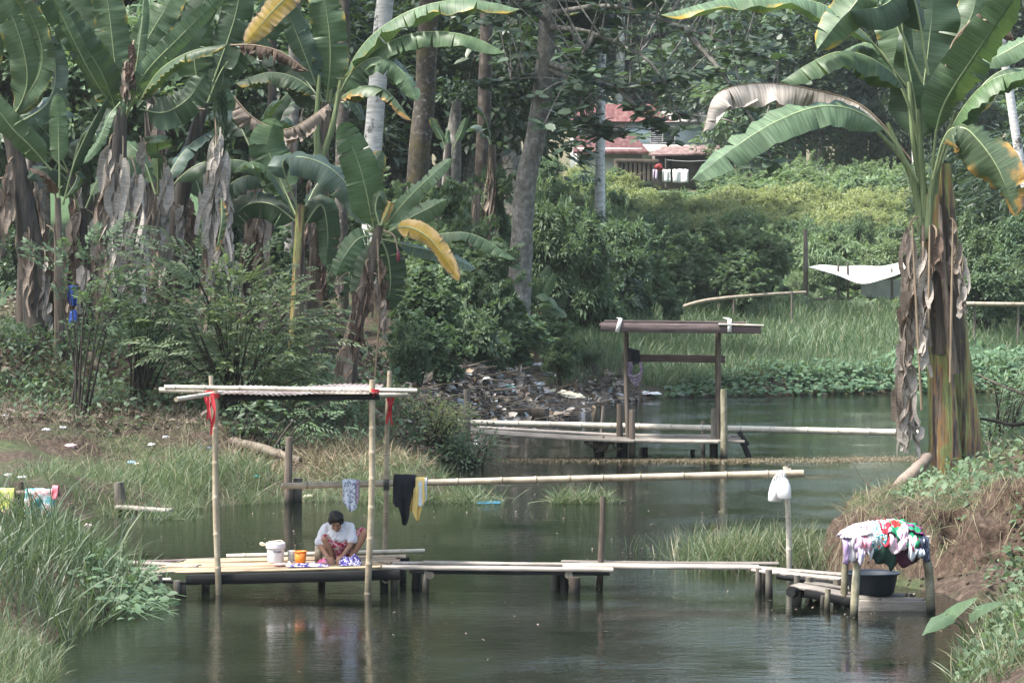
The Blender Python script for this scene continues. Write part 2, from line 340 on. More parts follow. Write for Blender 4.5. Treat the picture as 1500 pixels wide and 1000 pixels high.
LAND = np.array([(-5.5, 29, .35), (-6.5, 36, .5), (-8, 42, .6), (-7, 52.5, .5), (-5, 53.5, .45), (-9, 56, 1.25), (-6, 57, 1.2), (-3, 55, .5), (-8, 62, 2.45), (-11, 62, 2.55), (-5, 63, 2.2), (-3, 62, 1.3), (-2, 64, 1.35), (-1.2, 61, .7), (-12, 75, 3.3), (-6, 75, 3.2), (-2, 75, 1.4), (-1.8, 70, 1.0), (-1, 79, 1.0), (1, 86, .5), (0, 90, 1.5), (-5, 90, 4), (2.5, 94, 1.4), (5, 94, .25), (10, 100, .35), (20, 100, .3), (0, 105, 3.4), (-8, 110, 5), (5, 110, 1.0), (15, 115, 1.1), (28, 115, 1.1), (8, 130, 1.9), (20, 130, 1.9), (32, 130, 2), (5, 140, 4), (0, 130, 5), (10, 150, 5), (25, 150, 4.6), (38, 150, 5), (10, 170, 7.6), (30, 170, 7), (45, 170, 7), (0, 180, 9), (-20, 150, 7), (-30, 100, 5), (10, 215, 9), (-30, 220, 10), (40, 220, 10), (0, 300, 12), (60, 300, 12), (-60, 300, 12), (-90, 150, 8), (90, 150, 6),
    (4.9, 40.8, .68), (5.3, 42, .85), (6.76, 44, 1.12), (8, 42, 1.5), (9, 46, 1.6), (12, 50, 2.1), (6, 39.7, 1.05), (7, 38, 1.4), (8, 36, 1.35), (6.4, 35, .45), (6.2, 32.5, .45), (7, 30, .6), (10, 30, 1.2), (14, 40, 2.6), (7.2, 40, 1.25), (5.2, 40, .9)])
def poly_sd(pts):
    """signed distance to the river polygon, + on land"""
    a = WATER; b = np.roll(WATER, -1, 0); out = np.full(len(pts), 1e9); ins = np.zeros(len(pts), bool)
    for (x0, y0), (x1, y1) in zip(a, b):
        e = np.array([x1-x0, y1-y0]); w = pts-np.array([x0, y0]); t = np.clip((w@e)/(e@e), 0, 1)
        out = np.minimum(out, np.linalg.norm(w-t[:, None]*e, axis=1))
        c = ((y0 <= pts[:, 1]) != (y1 <= pts[:, 1]))
        with np.errstate(divide='ignore', invalid='ignore'): xi = x0+(pts[:, 1]-y0)*(x1-x0)/(y1-y0 if y1 != y0 else 1e-9)
        ins ^= c & (pts[:, 0] < xi)
    return np.where(ins, -out, out)
def H(x, y):
    x, y = np.atleast_1d(np.asarray(x, float)), np.atleast_1d(np.asarray(y, float)); pts = np.stack([x, y], 1); res = np.zeros(len(x))
    for i in range(0, len(x), 20000):
        p = pts[i:i+20000]; sd = poly_sd(p)
        q = np.stack([p[:, 0], p[:, 1]*.8], 1)
        d2 = ((q[:, None]-LAND[None, :, :2]*np.array([1, .8]))**2).sum(2)+.15
        w = d2**-1.7; base = (w*LAND[:, 2]).sum(1)/w.sum(1)
        right = (p[:, 0] > 3.3) & (p[:, 1] < 62) & (p[:, 1] > 36.2)
        wd = np.where(right, .55, np.where(p[:, 1] > 88, 1.2, 1.5))
        t = np.clip((sd+.15)/(wd+.15), 0, 1); t = t*t*(3-2*t)
        cy = np.interp(p[:, 0], [4.2, 5.0, 6.0, 6.7, 7.1, 7.5, 8.2], [39.9, 38.5, 37.5, 37.2, 36.7, 36, 33.5])+.10*np.sin(p[:, 0]*5)+.05*np.sin(p[:, 0]*13+1)
        cl = np.clip((p[:, 1]-cy)/1.15, 0, 1)**.8; cl = cl*cl*(3-2*cl); cm = (p[:, 0] > 4.1) & (p[:, 0] < 8.2) & (p[:, 1] > 36) & (p[:, 1] < 46)
        base = np.where(cm, .12+.10*np.clip(p[:, 0]-5, 0, 2)+np.maximum(base-.12-.10*np.clip(p[:, 0]-5, 0, 2), 0)*cl, base)
        base = base-1.0*np.exp(-((p[:, 0]-6.0)**2/.06+(p[:, 1]-38.5)**2/.12))*(p[:, 1] < 44)
        n = .09*np.sin(p[:, 0]*1.9+p[:, 1]*.7)+.07*np.sin(p[:, 0]*.8-p[:, 1]*1.3+1)+.045*np.sin(p[:, 0]*4.1+1.7*p[:, 1])
        res[i:i+20000] = np.where(sd < -.15, -.6*np.clip((-sd)/1.5, .25, 1), -.15*(1-t)+t*(base+n*np.clip(sd, 0, 1)))
    return res
def h1(x, y): return float(H([x], [y])[0])
def ground_at(px, d): return Vector((X(px, d), d, h1(X(px, d), d)))
nx = 400
ys = np.concatenate([np.linspace(10, 30, 30), np.linspace(30, 36.5, 42)[1:], np.linspace(36.5, 43, 150)[1:], np.linspace(43, 66, 140)[1:], 66*np.power(420/66., np.linspace(0, 1, 160)[1:])]); ny = len(ys)
us = np.linspace(-1, 1, nx)
XX = us[None, :]*(ys[:, None]*.33+3); YY = np.repeat(ys[:, None], nx, 1)
ZZ = H(XX.ravel(), YY.ravel()).reshape(XX.shape)
# eroded earth face of the right bank: fine ruggedness
mask = (XX > 4) & (XX < 9) & (YY > 36) & (YY < 45)
for i, j in zip(*np.where(mask)):
    q = Vector((XX[i, j], YY[i, j], 2.)); ZZ[i, j] += (.09*mnoise.noise(q*3)+.05*mnoise.noise(q*8)+.03*mnoise.noise(q*17))*min(1, max(0, ZZ[i, j]*2)); YY[i, j] += .12*mnoise.noise(q*4+Vector((9, 0, ZZ[i, j]*3)))*min(1, max(0, ZZ[i, j]*3))
v = np.stack([XX, YY, ZZ], -1).reshape(-1, 3)
i, j = np.meshgrid(np.arange(ny-1), np.arange(nx-1), indexing='ij')
f = np.stack([i*nx+j, i*nx+j+1, (i+1)*nx+j+1, (i+1)*nx+j], -1).reshape(-1, 4)
def ground_mat():
    m, nt = mat('earth'); g = nd(nt, 'ShaderNodeNewGeometry'); p = g.outputs['Position']
    a = noise(nt, 9, p, 6, .7); b = noise(nt, .9, p, 4, .6); sx = nd(nt, 'ShaderNodeSeparateXYZ'); lk(nt, g.outputs['Normal'], sx.inputs[0])
    soil = ramp(nt, a, [(.02, .015, .012), (.055, .04, .031), (.12, .092, .072)], [.3, .5, .72])
    clay = ramp(nt, a, [(.022, .015, .011), (.058, .039, .029), (.12, .086, .064)], [.3, .5, .72])
    moss = ramp(nt, a, [(.03, .045, .02), (.07, .085, .04)], [.35, .7])
    c = mix(nt, ramp(nt, b, [(0,)*3, (.9,)*3], [.45, .6]), soil, moss)
    sy = nd(nt, 'ShaderNodeSeparateXYZ'); lk(nt, p, sy.inputs[0]); far = nd(nt, 'ShaderNodeMapRange'); lk(nt, sy.outputs[1], far.inputs[0]); far.inputs[1].default_value = 96; far.inputs[2].default_value = 104; c = mix(nt, far.outputs[0], c, ramp(nt, a, [(.03, .06, .025), (.07, .11, .05)], [.35, .7]))
    st = nd(nt, 'ShaderNodeMapRange'); lk(nt, sx.outputs[2], st.inputs[0]); st.inputs[1].default_value = .85; st.inputs[2].default_value = .65
    c = mix(nt, st.outputs[0], c, clay)
    finish(nt, c, .95, a, 1., .06, spec=.15); return m
gr = MB().add(v, f).build('ground', ground_mat(), loc=(0, 0, 0)); tag(gr, 'muddy river banks and leaf covered ground rising to a wooded hill', None, kind='structure')
# ------------------------------------------------------------------ water
def water_mat():
    m, nt = mat('river_water'); g = nd(nt, 'ShaderNodeNewGeometry'); p = g.outputs['Position']
    n1 = noise(nt, 1, mapping(nt, p, (2.2, 4.5, 1)), 4, .6); n2 = noise(nt, 1, mapping(nt, p, (9, 15, 1)), 3, .6); n3 = noise(nt, .35, p, 2)
    s = nd(nt, 'ShaderNodeMath', operation='MULTIPLY_ADD'); lk(nt, n2, s.inputs[0]); s.inputs[1].default_value = .42; lk(nt, n1, s.inputs[2])
    c = ramp(nt, n3, [(.003, .0045, .003), (.006, .008, .005)], [.35, .65])
    b = nd(nt, 'ShaderNodeBsdfPrincipled', Roughness=.035, IOR=1.33); lk(nt, c, b.inputs['Base Color']); b.inputs['Specular IOR Level'].default_value = .5
    bs = nd(nt, 'ShaderNodeMapRange'); lk(nt, n3, bs.inputs[0]); bs.inputs[1].default_value = .35; bs.inputs[2].default_value = .65; bs.inputs[3].default_value = .10; bs.inputs[4].default_value = .8
    bp = nd(nt, 'ShaderNodeBump', Distance=.024); lk(nt, bs.outputs[0], bp.inputs['Strength']); lk(nt, s.outputs[0], bp.inputs['Height']); lk(nt, bp.outputs[0], b.inputs['Normal'])
    o = nd(nt, 'ShaderNodeOutputMaterial'); lk(nt, b.outputs[0], o.inputs[0]); return m
w = MB().add([(-60, 8, 0), (70, 8, 0), (70, 108, 0), (-60, 108, 0)], [(0, 1, 2, 3)]).build('river', water_mat(), loc=(0, 50, 0)); tag(w, 'dark green slow river with small ripples and reflections', None, kind='structure')
# ------------------------------------------------------------------ light
SUN_EL, SUN_AZ = math.radians(62), math.radians(248)     # azimuth clockwise from +Y: high, from the left
world = bpy.data.worlds.new('World'); scn.world = world; world.use_nodes = True; nt = world.node_tree
bg = nt.nodes['Background']; sky = nt.nodes.new('ShaderNodeTexSky'); sky.sky_type = 'NISHITA'; sky.sun_disc = False
sky.sun_elevation = SUN_EL; sky.sun_rotation = SUN_AZ; sky.air_density = 1.6; sky.dust_density = 4.0; sky.ozone_density = 1
nt.links.new(sky.outputs[0], bg.inputs[0]); bg.inputs[1].default_value = .15
sun = bpy.data.objects.new('sun', bpy.data.lights.new('sun', 'SUN')); COL.objects.link(sun)
sun.data.energy = 4.2; sun.data.angle = math.radians(6); sun.data.color = (1, .965, .91)
sdir = Vector((math.sin(SUN_AZ)*math.cos(SUN_EL), math.cos(SUN_AZ)*math.cos(SUN_EL), math.sin(SUN_EL)))
sun.rotation_euler = sdir.to_track_quat('Z', 'Y').to_euler(); sun.location = (0, 0, 60)
scn.view_settings.view_transform = 'Standard'; scn.view_settings.look = 'None'; scn.view_settings.gamma = 1; scn.view_settings.exposure = 1.47
scn.cycles.use_denoising = True; scn.cycles.max_bounces = 7; scn.cycles.diffuse_bounces = 3; scn.cycles.glossy_bounces = 3; scn.cycles.transmission_bounces = 4; scn.cycles.transparent_max_bounces = 6
try: scn.cycles.denoiser = 'OPENIMAGEDENOISE'
except Exception: pass
# ------------------------------------------------------------------ banana plants
def banana_mat(name, base, edge=None, amt=0., tips=0., dark=.58, tf=.22, tcol=(.1, .17, .04), rough=.46):
    m, nt = mat(name); tc = nd(nt, 'ShaderNodeTexCoord'); uv = tc.outputs['UV']; sx = nd(nt, 'ShaderNodeSeparateXYZ'); lk(nt, uv, sx.inputs[0])
    g = nd(nt, 'ShaderNodeNewGeometry')
    oi = nd(nt, 'ShaderNodeObjectInfo')
    vein = noise(nt, 1, mapping(nt, uv, (130, 1.2, 1)), 2, .5); big = noise(nt, 1.7, g.outputs['Position'], 3, .6)
    c = ramp(nt, vein, [tuple(x*dark for x in base), base], [.4, .6]); c = mix(nt, .55, c, ramp(nt, big, [(.55,)*3, (1.0,)*3], [.35, .65]), 'MULTIPLY')
    hv = nd(nt, 'ShaderNodeHueSaturation'); mr = nd(nt, 'ShaderNodeMapRange'); lk(nt, oi.outputs['Random'], mr.inputs[0]); mr.inputs[3].default_value = .8; mr.inputs[4].default_value = 1.2
    lk(nt, mr.outputs[0], hv.inputs['Value']); lk(nt, c, hv.inputs['Color']); c = hv.outputs[0]
    if edge:
        # withering: starts at the margin (and the tip), patchy along the veins
        ab = nd(nt, 'ShaderNodeMath', operation='SUBTRACT'); lk(nt, sx.outputs[1], ab.inputs[0]); ab.inputs[1].default_value = .5
        aa = nd(nt, 'ShaderNodeMath', operation='ABSOLUTE'); lk(nt, ab.outputs[0], aa.inputs[0])
        pn = noise(nt, 1, mapping(nt, uv, (9, 2.2, 1)), 4, .6)
        s = nd(nt, 'ShaderNodeMath', operation='MULTIPLY_ADD'); lk(nt, aa.outputs[0], s.inputs[0]); s.inputs[1].default_value = .9; lk(nt, pn, s.inputs[2])
        tp = nd(nt, 'ShaderNodeMath', operation='SUBTRACT'); lk(nt, sx.outputs[0], tp.inputs[0]); tp.inputs[1].default_value = .5
        ta = nd(nt, 'ShaderNodeMath', operation='ABSOLUTE'); lk(nt, tp.outputs[0], ta.inputs[0])
        s2 = nd(nt, 'ShaderNodeMath', operation='MULTIPLY_ADD'); lk(nt, ta.outputs[0], s2.inputs[0]); s2.inputs[1].default_value = tips; lk(nt, s.outputs[0], s2.inputs[2])
        k = 1.45-amt
        c = mix(nt, ramp(nt, s2.outputs[0], [(0,)*3, (1,)*3], [min(.98, (k-.12)/2), min(.99, k/2)]) if False else _rng(nt, s2.outputs[0], k-.22, k), c, edge[0])
        c = mix(nt, _rng(nt, s2.outputs[0], k+.02, k+.16), c, edge[1])
    finish(nt, c, rough, vein, .35, .01, trans=tcol, tfac=tf, spec=.32); return m
def _rng(nt, src, a, b):
    r = nd(nt, 'ShaderNodeMapRange'); lk(nt, src, r.inputs[0]); r.inputs[1].default_value = a; r.inputs[2].default_value = b; return r.outputs[0]
YB = ((.42, .28, .04), (.13, .085, .055))
B_ = {'g': banana_mat('banana_green', (.095, .16, .075)), 'l': banana_mat('banana_light', (.13, .205, .115)), 'd': banana_mat('banana_shaded', (.04, .072, .04)),  # kind d carries the shade of undersides and grove in its colour
      'b': banana_mat('banana_bluish', (.10, .155, .125)),
      'e': banana_mat('banana_edge', (.10, .16, .085), YB, .28, .25), 'y': banana_mat('banana_yellow', (.46, .31, .05), ((.42, .3, .14), (.14, .085, .06)), .55, .15, .75, .2, (.4, .25, .03)),
      't': banana_mat('banana_half_dead', (.105, .155, .085), ((.36, .2, .05), (.25, .17, .13)), .30, .8),
      'r': banana_mat('banana_dry', (.36, .29, .235), None, 0, 0, .6, .12, (.25, .16, .09), .8), 'k': banana_mat('banana_dead', (.15, .105, .08), None, 0, 0, .5, .1, (.15, .08, .04), .85),
      'w': banana_mat('banana_bleached', (.56, .5, .44), None, 0, 0, .6, .12, (.3, .24, .17), .85)}
M_['midrib'] = plain('midrib', (.2, .25, .12), .4); M_['midrib_dry'] = plain('midrib_dry', (.2, .15, .10), .8)
def stem_mat(name, cols, pos=None):
    m, nt = mat(name); tc = nd(nt, 'ShaderNodeTexCoord'); g = nd(nt, 'ShaderNodeNewGeometry')
    n = noise(nt, 1, mapping(nt, g.outputs['Position'], (9, 9, .55)), 4, .6); n2 = noise(nt, 1, mapping(nt, g.outputs['Position'], (40, 40, 2.5)), 4, .6)
    c = ramp(nt, n, cols, pos or [.3+.4*i/(len(cols)-1) for i in range(len(cols))]); c = mix(nt, .6, c, ramp(nt, n2, [(.3,)*3, (1,)*3], [.35, .6]), 'MULTIPLY')
    finish(nt, c, .6, n2, .7, .015); return m
M_['stem_dark'] = stem_mat('stem_dark', [(.012, .010, .009), (.04, .032, .026), (.11, .085, .065)])
M_['stem_brown'] = stem_mat('stem_brown', [(.03, .022, .018), (.10, .075, .055), (.22, .17, .13)])
M_['stem_green'] = stem_mat('stem_green', [(.02, .016, .02), (.10, .06, .035), (.17, .18, .06), (.24, .27, .09), (.3, .15, .05), (.16, .12, .09), (.03, .018, .02)], [.3, .38, .44, .5, .55, .6, .66])
M_['petiole'] = stem_mat('petiole', [(.10, .14, .05), (.16, .21, .09), (.2, .25, .12)])
def blade(mb, path, width, hint, droop=25, n=30, t0=.1, tears=0, rag=0., wave=.12, mi=(0, 1), rib=.018, fold=0., tipw=1.):
    p = spline(path, n); T, N, S = frames(p, hint); t = np.linspace(0, 1, n); u = np.clip((t-t0)/(1-t0), 0, 1)
    w = width/2*np.minimum(1, np.sqrt(np.clip(u/.16, 0, 1)))*np.clip(1-u**5*tipw, 0, 1)**.55
    ph = RNG.uniform(0, 9); i0 = max(int(t0*n), 0); m = 6; L = np.linalg.norm(np.diff(p, axis=0), axis=1).sum()
    for sg in (-1, 1):
        cuts = sorted(RNG.choice(np.arange(i0+2, n-2), size=min(tears, n-i0-5), replace=False).tolist()) if tears else []
        segs = list(zip([i0]+cuts, cuts+[n-1]))
        for a, b in segs:
            off = RNG.normal(scale=.07+.35*rag) if (tears or rag) else 0; ln = 1-rag*RNG.uniform(0, .55); sw = RNG.normal(scale=.05+.3*rag)
            idx = np.arange(a, b+1); k = len(idx); rows = []
            for q in range(m+1):
                s = q/m
                dl = np.radians(droop)*(.72+.36*s)+off*s+wave*s*np.sin(t[idx]*L*5.5+ph+sg)+.5*wave*s*np.sin(t[idx]*L*13+ph*2)+.10*np.sin(t[idx]*L*42+ph*3+2*s)
                ww = w[idx]*s*ln
                if rag: ww = ww*(1-.12*rag*s*RNG.uniform(0, 1, k))
                gap = (.0 if not tears else .10+.25*rag)*s*(np.linspace(-1, 1, k) if k > 1 else 0)*-1
                along = (gap*L/n*min(k, 4)*.5+sw*s*w[idx]*.6)
                rows.append(p[idx]+S[idx]*(sg*ww*np.cos(dl))[:, None]-N[idx]*(ww*np.sin(dl))[:, None]+T[idx]*along[:, None]-N[idx]*(fold*ww*np.sin(s*9))[:, None])
            v = np.stack(rows, 1)
            uv = np.stack(np.broadcast_arrays(t[idx][:, None], .5+sg*.5*np.linspace(0, 1, m+1)[None]), -1)
            i, j = np.meshgrid(np.arange(k-1), np.arange(m), indexing='ij')
            f = np.stack([i*(m+1)+j, i*(m+1)+j+1, (i+1)*(m+1)+j+1, (i+1)*(m+1)+j], -1).reshape(-1, 4)
            if sg < 0: f = f[:, ::-1].copy()
            mb.add(v.reshape(-1, 3), f, mi[0], uv.reshape(-1, 2))
    if rib:
        q = p-N*rib*.5; rr = [rib*1.5, rib*1.1, rib*.7, rib*.25]
        tube(mb, [tuple(x) for x in q[::max(1, n//9)]]+[tuple(q[-1])], rr, 6, n, mi[1], hint=hint)
HINT = {'u': (0, 0, 1), 'c': (0, -1, .25), 'uc': (0, -.7, .7), 'cl': (-.6, -1, .3), 'cr': (.6, -1, .3), 'ul': (-.6, -.3, .8), 'ur': (.6, -.3, .8), 'x': (0, .5, 1)}
def BL(plant, d, pts, w, hint='u', droop=30, kind='g', tears=0, rag=0., t0=.1, wave=.12, name='leaf', rib=.016, fold=0., n=30, label=None, tipw=1.):
    if d > 50 and kind in 'gdlb' and w > 24: tears += int(RNG.integers(1, 5))
    if kind in 'gdlb' and RNG.uniform() < .28: kind = 'e'
    path = [P(q[0], q[1], d+(q[2] if len(q) > 2 else 0)) for q in pts]
    mb = MB(); blade(mb, path, M(w, d)*((1.32 if droop >= 30 else 1.18)*(1 if d < 50 else .86)), HINT[hint], droop*(.82 if droop < 60 else 1), n, t0, tears, rag, wave, (0, 1), rib, fold, tipw)
    o = mb.build(name, [B_[kind], M_['midrib_dry'] if kind in 'rkw' else M_['midrib']], plant)
    if label: o['label'] = label
    return o
def ribbon(mb, p0, L, w, face, curl=.5):
    """one torn strip of a dead leaf: hangs, twists and ends in a ragged point"""
    n = 12; s = np.linspace(0, 1, n); a0 = face+RNG.normal()*.5; tw = RNG.normal()*1.1; sw = RNG.normal(size=2)*.10*L; ph = RNG.uniform(0, 6)
    ctr = np.array(p0)+np.stack([sw[0]*s**1.3+.05*L*np.sin(s*5+ph), sw[1]*s**1.3+.05*L*np.cos(s*4+ph)-.04*s, -L*s], 1)
    ang = a0+tw*s+.3*np.sin(s*5+ph); ww = w*np.interp(s, [0, .15, .5, .8, 1], [.35, .9, 1, RNG.uniform(.5, 1.1), RNG.uniform(.05, .6)])*(1+.12*np.sin(s*13+ph*2)); cv = curl*(.3+.7*np.sin(s*3+ph)**2)
    d = np.stack([np.cos(ang), np.sin(ang), .25*np.sin(s*9+ph)], 1); nn = np.stack([np.sin(ang), -np.cos(ang), np.zeros(n)], 1)
    rows = [ctr+d*(ww*k)[:, None]+nn*(ww*cv*(abs(k)*2)**2*.5)[:, None] for k in (-.5, -.25, 0, .25, .5)]
    v = np.stack(rows, 1); i, j = np.meshgrid(np.arange(n-1), np.arange(4), indexing='ij')
    mb.add(v.reshape(-1, 3), np.stack([i*5+j, i*5+j+1, (i+1)*5+j+1, (i+1)*5+j], -1).reshape(-1, 4), 0, np.stack(np.broadcast_arrays(s[:, None]*.6+ph, np.linspace(.2, .8, 5)[None]), -1).reshape(-1, 2))
def rag_leaf(plant, p, L, w, kind='r', az=None, out=.3, name='dead_leaf'):
    """withered leaf hanging down against the stem: a stalk with torn strips"""
    az = RNG.uniform(0, 2*PI) if az is None else az; dx, dy = math.cos(az), math.sin(az); j = RNG.normal(size=2)*.05
    pts = [p, p+Vector((dx*out*.8, dy*out*.8, -.08*L)), p+Vector((dx*out+j[0], dy*out, -.45*L)), p+Vector((dx*out*.85+j[1]*2, dy*out*.85, -L*.92))]
    mb = MB(); q = tube(mb, [tuple(x) for x in pts], [.02, .016, .012, .006], 6, 16, 1)
    for k in range(int(8+L*5)):
        i = RNG.integers(2, 15); ribbon(mb, q[i]+RNG.normal(size=3)*.03, L*RNG.uniform(.25, .75)*(1-.35*i/15), w*RNG.uniform(.12, .48), RNG.uniform(-.6, .6), RNG.uniform(.2, .8))
    return mb.build(name, [B_[kind], M_['midrib_dry']], plant)
def stem(plant, pts, r, m='stem_dark', name='pseudostem', seg=14, flaps=8, fm=None, f0=6):
    mb = MB(); tube(mb, pts, r, seg, 28, 0, .05, lobes=1)
    # dead sheath edges lapped round the stem, lifting and torn at the top
    N_ = 28; p = spline(pts, N_); rr = np.interp(np.linspace(0, 1, N_), np.linspace(0, 1, len(r)), r)
    for k in range(flaps):
        a = RNG.uniform(0, 2*PI); i = RNG.integers(f0, N_-3); j = max(0, i-RNG.integers(4, 13)); idx = np.arange(j, i+1); k2 = len(idx); sp_ = np.linspace(0, 1, k2)
        half = RNG.uniform(.35, .8)*np.interp(sp_, [0, .7, 1], [1, .75, .15]); lift = 1.03+.05*RNG.uniform()+RNG.uniform(.05, .5)*sp_**4; rows = []
        for q in (-1, -.5, 0, .5, 1):
            an = a+half*q+.06*np.sin(sp_*9+q*3); rows.append(p[idx]+np.stack([np.cos(an), np.sin(an), np.zeros(k2)], 1)*(rr[idx]*lift*(1+.02*q*q))[:, None])
        v = np.stack(rows, 1).reshape(-1, 3); mb.add(v, [(x*5+y, x*5+y+1, (x+1)*5+y+1, (x+1)*5+y) for x in range(k2-1) for y in range(4)], 1)
    return mb.build(name, [M_[m], M_[fm or 'stem_brown']], plant)
def petiole(plant, a, b, mid, d, r=(.045, .02)):
    mb = MB(); tube(mb, [P(a[0], a[1], d), P(mid[0], mid[1], d), P(b[0], b[1], d)], list(r), 8, 12); return mb.build('petiole', M_['petiole'], plant)
def banana(label, px, d, py_base=None, group=None):
    b = ground_at(px, d); 
    return thing('banana_plant', label, 'banana plant', b, group)
def auto_banana(label, px, d, h, lean=0, nl=7, nd_=5, sm='stem_dark', rs=.13, kinds='gdgb', dk='rrkw', seed=0, wl=.5, ll=2.2, group=None):
    b = ground_at(px, d); t = thing('banana_plant', label, 'banana plant', b, group)
    top = b+Vector((lean, 0, h)); stem(t, [b-Vector((0, 0, .1)), b+Vector((lean*.35, 0, h*.5)), top], [rs*1.25, rs, rs*.6], sm)
    for i in range(nl):
        az = i*2.4+seed; el = random.uniform(.55, 1.25); L = ll*random.uniform(.75, 1.15); dx, dy = math.cos(az), math.sin(az)*.8; arch = random.uniform(.1, .55)
        c, s = math.cos(el), math.sin(el)
        pts = [top-Vector((0, 0, .15)), top+Vector((dx*c*L*.4, dy*c*L*.4, s*L*.45)), top+Vector((dx*c*L*.85, dy*c*L*.85, s*L*(.8-arch*.5))), top+Vector((dx*c*L*1.2, dy*c*L*1.2, s*L*(.95-arch*1.2)))]
        mb = MB(); blade(mb, pts, wl*random.uniform(.8, 1.2), (-dx*.5, -.55, .9), random.uniform(15, 45), 26, .2, random.randint(0, 4), .08, .12, (0, 1), .018)
        mb.build('leaf', [B_[random.choice(kinds)], M_['midrib']], t)
    for i in range(nd_):
        az = random.uniform(-PI, 0.3); k = random.choice(dk); zz = random.uniform(.55, 1.)
        rag_leaf(t, Vector((b.x+(top.x-b.x)*zz, b.y, b.z+h*zz)), random.uniform(.35, .75)*h*zz, random.uniform(.3, .5), k, az, rs*1.1+random.uniform(.02, .16))
    return t
# ---- right-hand clump on the bank ------------------------------------------------
D = 44.0
R = banana('tall banana plant on the right bank, dry leaves hanging down its green stem', 1392, D)
base = WL[R.name]
def W(px, py, dd=0, D=D): return P(px, py, D+dd)
stem(R, [W(1386, 705), W(1378, 560), W(1368, 400), W(1362, 285)], [.25, .2, .17, .12], 'stem_green', seg=22, flaps=20, f0=18)
stem(R, [W(1420, 672, .35), W(1402, 520, .35), W(1390, 380, .3), W(1382, 240, .3)], [.23, .19, .155, .11], 'stem_green', seg=22, flaps=18, f0=19)
for (x0, y0, x1, y1, r) in ((1352, 330, 1348, 520, .04), (1376, 300, 1386, 560, .045)):
    mb = MB(); tube(mb, [W(x0, y0, -.22), W((x0+x1)/2+4, (y0+y1)/2, -.28), W(x1+12, y1-12, -.3)], [r*.6, r*1.2, r*1.6], 9, 14, 0, .08, lobes=1); mb.build('sheath', M_['stem_brown'], R)
petiole(R, (1352, 330), (1283, 190), (1330, 245), D, (.075, .03)); petiole(R, (1356, 320), (1345, 160), (1350, 240), D-.05, (.06, .04))
petiole(R, (1362, 320), (1332, 120), (1340, 220), D+.1, (.06, .035)); petiole(R, (1350, 345), (1300, 180), (1338, 270), D+.15, (.065, .03))
petiole(R, (1365, 330), (1400, 165), (1375, 240), D, (.06, .03)); petiole(R, (1358, 350), (1388, 200), (1366, 270), D-.1, (.07, .035))
BL(R, D, [(1345, 150, .6), (1262, 45, .3), (1190, 2, .1), (1085, -6, -.2), (968, 22, -.5)], 50, 'u', 40, 'l', t0=.24, wave=.16, n=40)
BL(R, D, [(1352, 120, -.3), (1290, -12, -.6), (1240, 20, -.8), (1196, 74, -.9)], 50, 'ur', 35, 'e', 3, .1, t0=.3)
BL(R, D, [(1360, 110, -.3), (1335, -10, -.5), (1290, 10, -.8), (1244, 16, -1.)], 60, 'uc', 55, 'd', t0=.25)
BL(R, D, [(1348, 220, 0), (1318, 120, -.2), (1250, 76, -.4), (1195, 88, -.6), (1143, 120, -.8)], 56, 'u', 52, 'g', 3, .06, t0=.3, wave=.15, n=36)
BL(R, D, [(1352, 230, .3), (1330, 150, .4), (1285, 68, .5), (1240, 72, .6), (1215, 100, .7)], 50, 'u', 50, 'g', 1, t0=.4)
BL(R, D, [(1335, 235, .2), (1270, 160, .1), (1200, 133, 0), (1115, 122, -.2), (1050, 138, -.4), (1029, 196, -.5)], 62, 'u', 74, 'w', 6, .35, t0=.16, wave=.3, n=44, name='dead_leaf', label='long dry tan leaf arching left', fold=.04)
BL(R, D, [(1345, 265, -.2), (1292, 186, -.5), (1218, 155, -.8), (1125, 184, -1.1), (1012, 264, -1.4)], 50, 'uc', 32, 'l', 2, .04, t0=.22, wave=.12, n=44)
BL(R, D, [(1352, 270, .2), (1349, 170, .4), (1360, 70, .6), (1372, -40, .8)], 84, 'c', 8, 'd', 2, .03, t0=.22)
BL(R, D, [(1352, 270, .1), (1340, 150, .1), (1324, 60, .1), (1316, -30, .1)], 30, 'cl', 60, 'g', t0=.3)
BL(R, D, [(1366, 250, -.1), (1378, 165, -.3), (1425, 85, -.5), (1492, -12, -.7)], 62, 'cr', 18, 'g', 2, .03, t0=.2, n=36)
BL(R, D, [(1368, 260, -.1), (1400, 175, -.3), (1450, 118, -.5), (1530, 98, -.7)], 50, 'u', 50, 'g', 1, t0=.28)
BL(R, D, [(1372, 255, .4), (1420, 150, .6), (1480, 100, .8), (1570, 130, 1.)], 56, 'u', 38, 'd', t0=.3)
BL(R, D, [(1560, 20, -.2), (1510, 55, -.2), (1436, 96, -.2)], 40, 'uc', 25, 'l', t0=.05)
BL(R, D, [(1366, 262, -.4), (1384, 200, -.6), (1412, 187, -.8), (1458, 240, -1.), (1489, 318, -1.1)], 60, 'ul', 35, 't', 4, .12, t0=.2, n=40, label='green leaf withering to orange and brown')
BL(R, D, [(1378, 130, .1), (1392, 70, .2), (1412, 40, .2), (1440, 14, .2)], 30, 'u', 75, 'k', 4, .5, t0=.1, name='dead_leaf')
BL(R, D, [(1440, 30, .6), (1470, 30, .6), (1486, 60, .6)], 36, 'u', 75, 'k', 5, .6, t0=.05, name='dead_leaf')
BL(R, D, [(1358, 200, .6), (1330, 100, 1.), (1310, 30, 1.2), (1260, -30, 1.4)], 60, 'c', 20, 'd', 1, t0=.2)
BL(R, D, [(1362, 200, .6), (1380, 100, 1.), (1420, 30, 1.2), (1440, -40, 1.4)], 60, 'c', 20, 'd', 1, t0=.2)
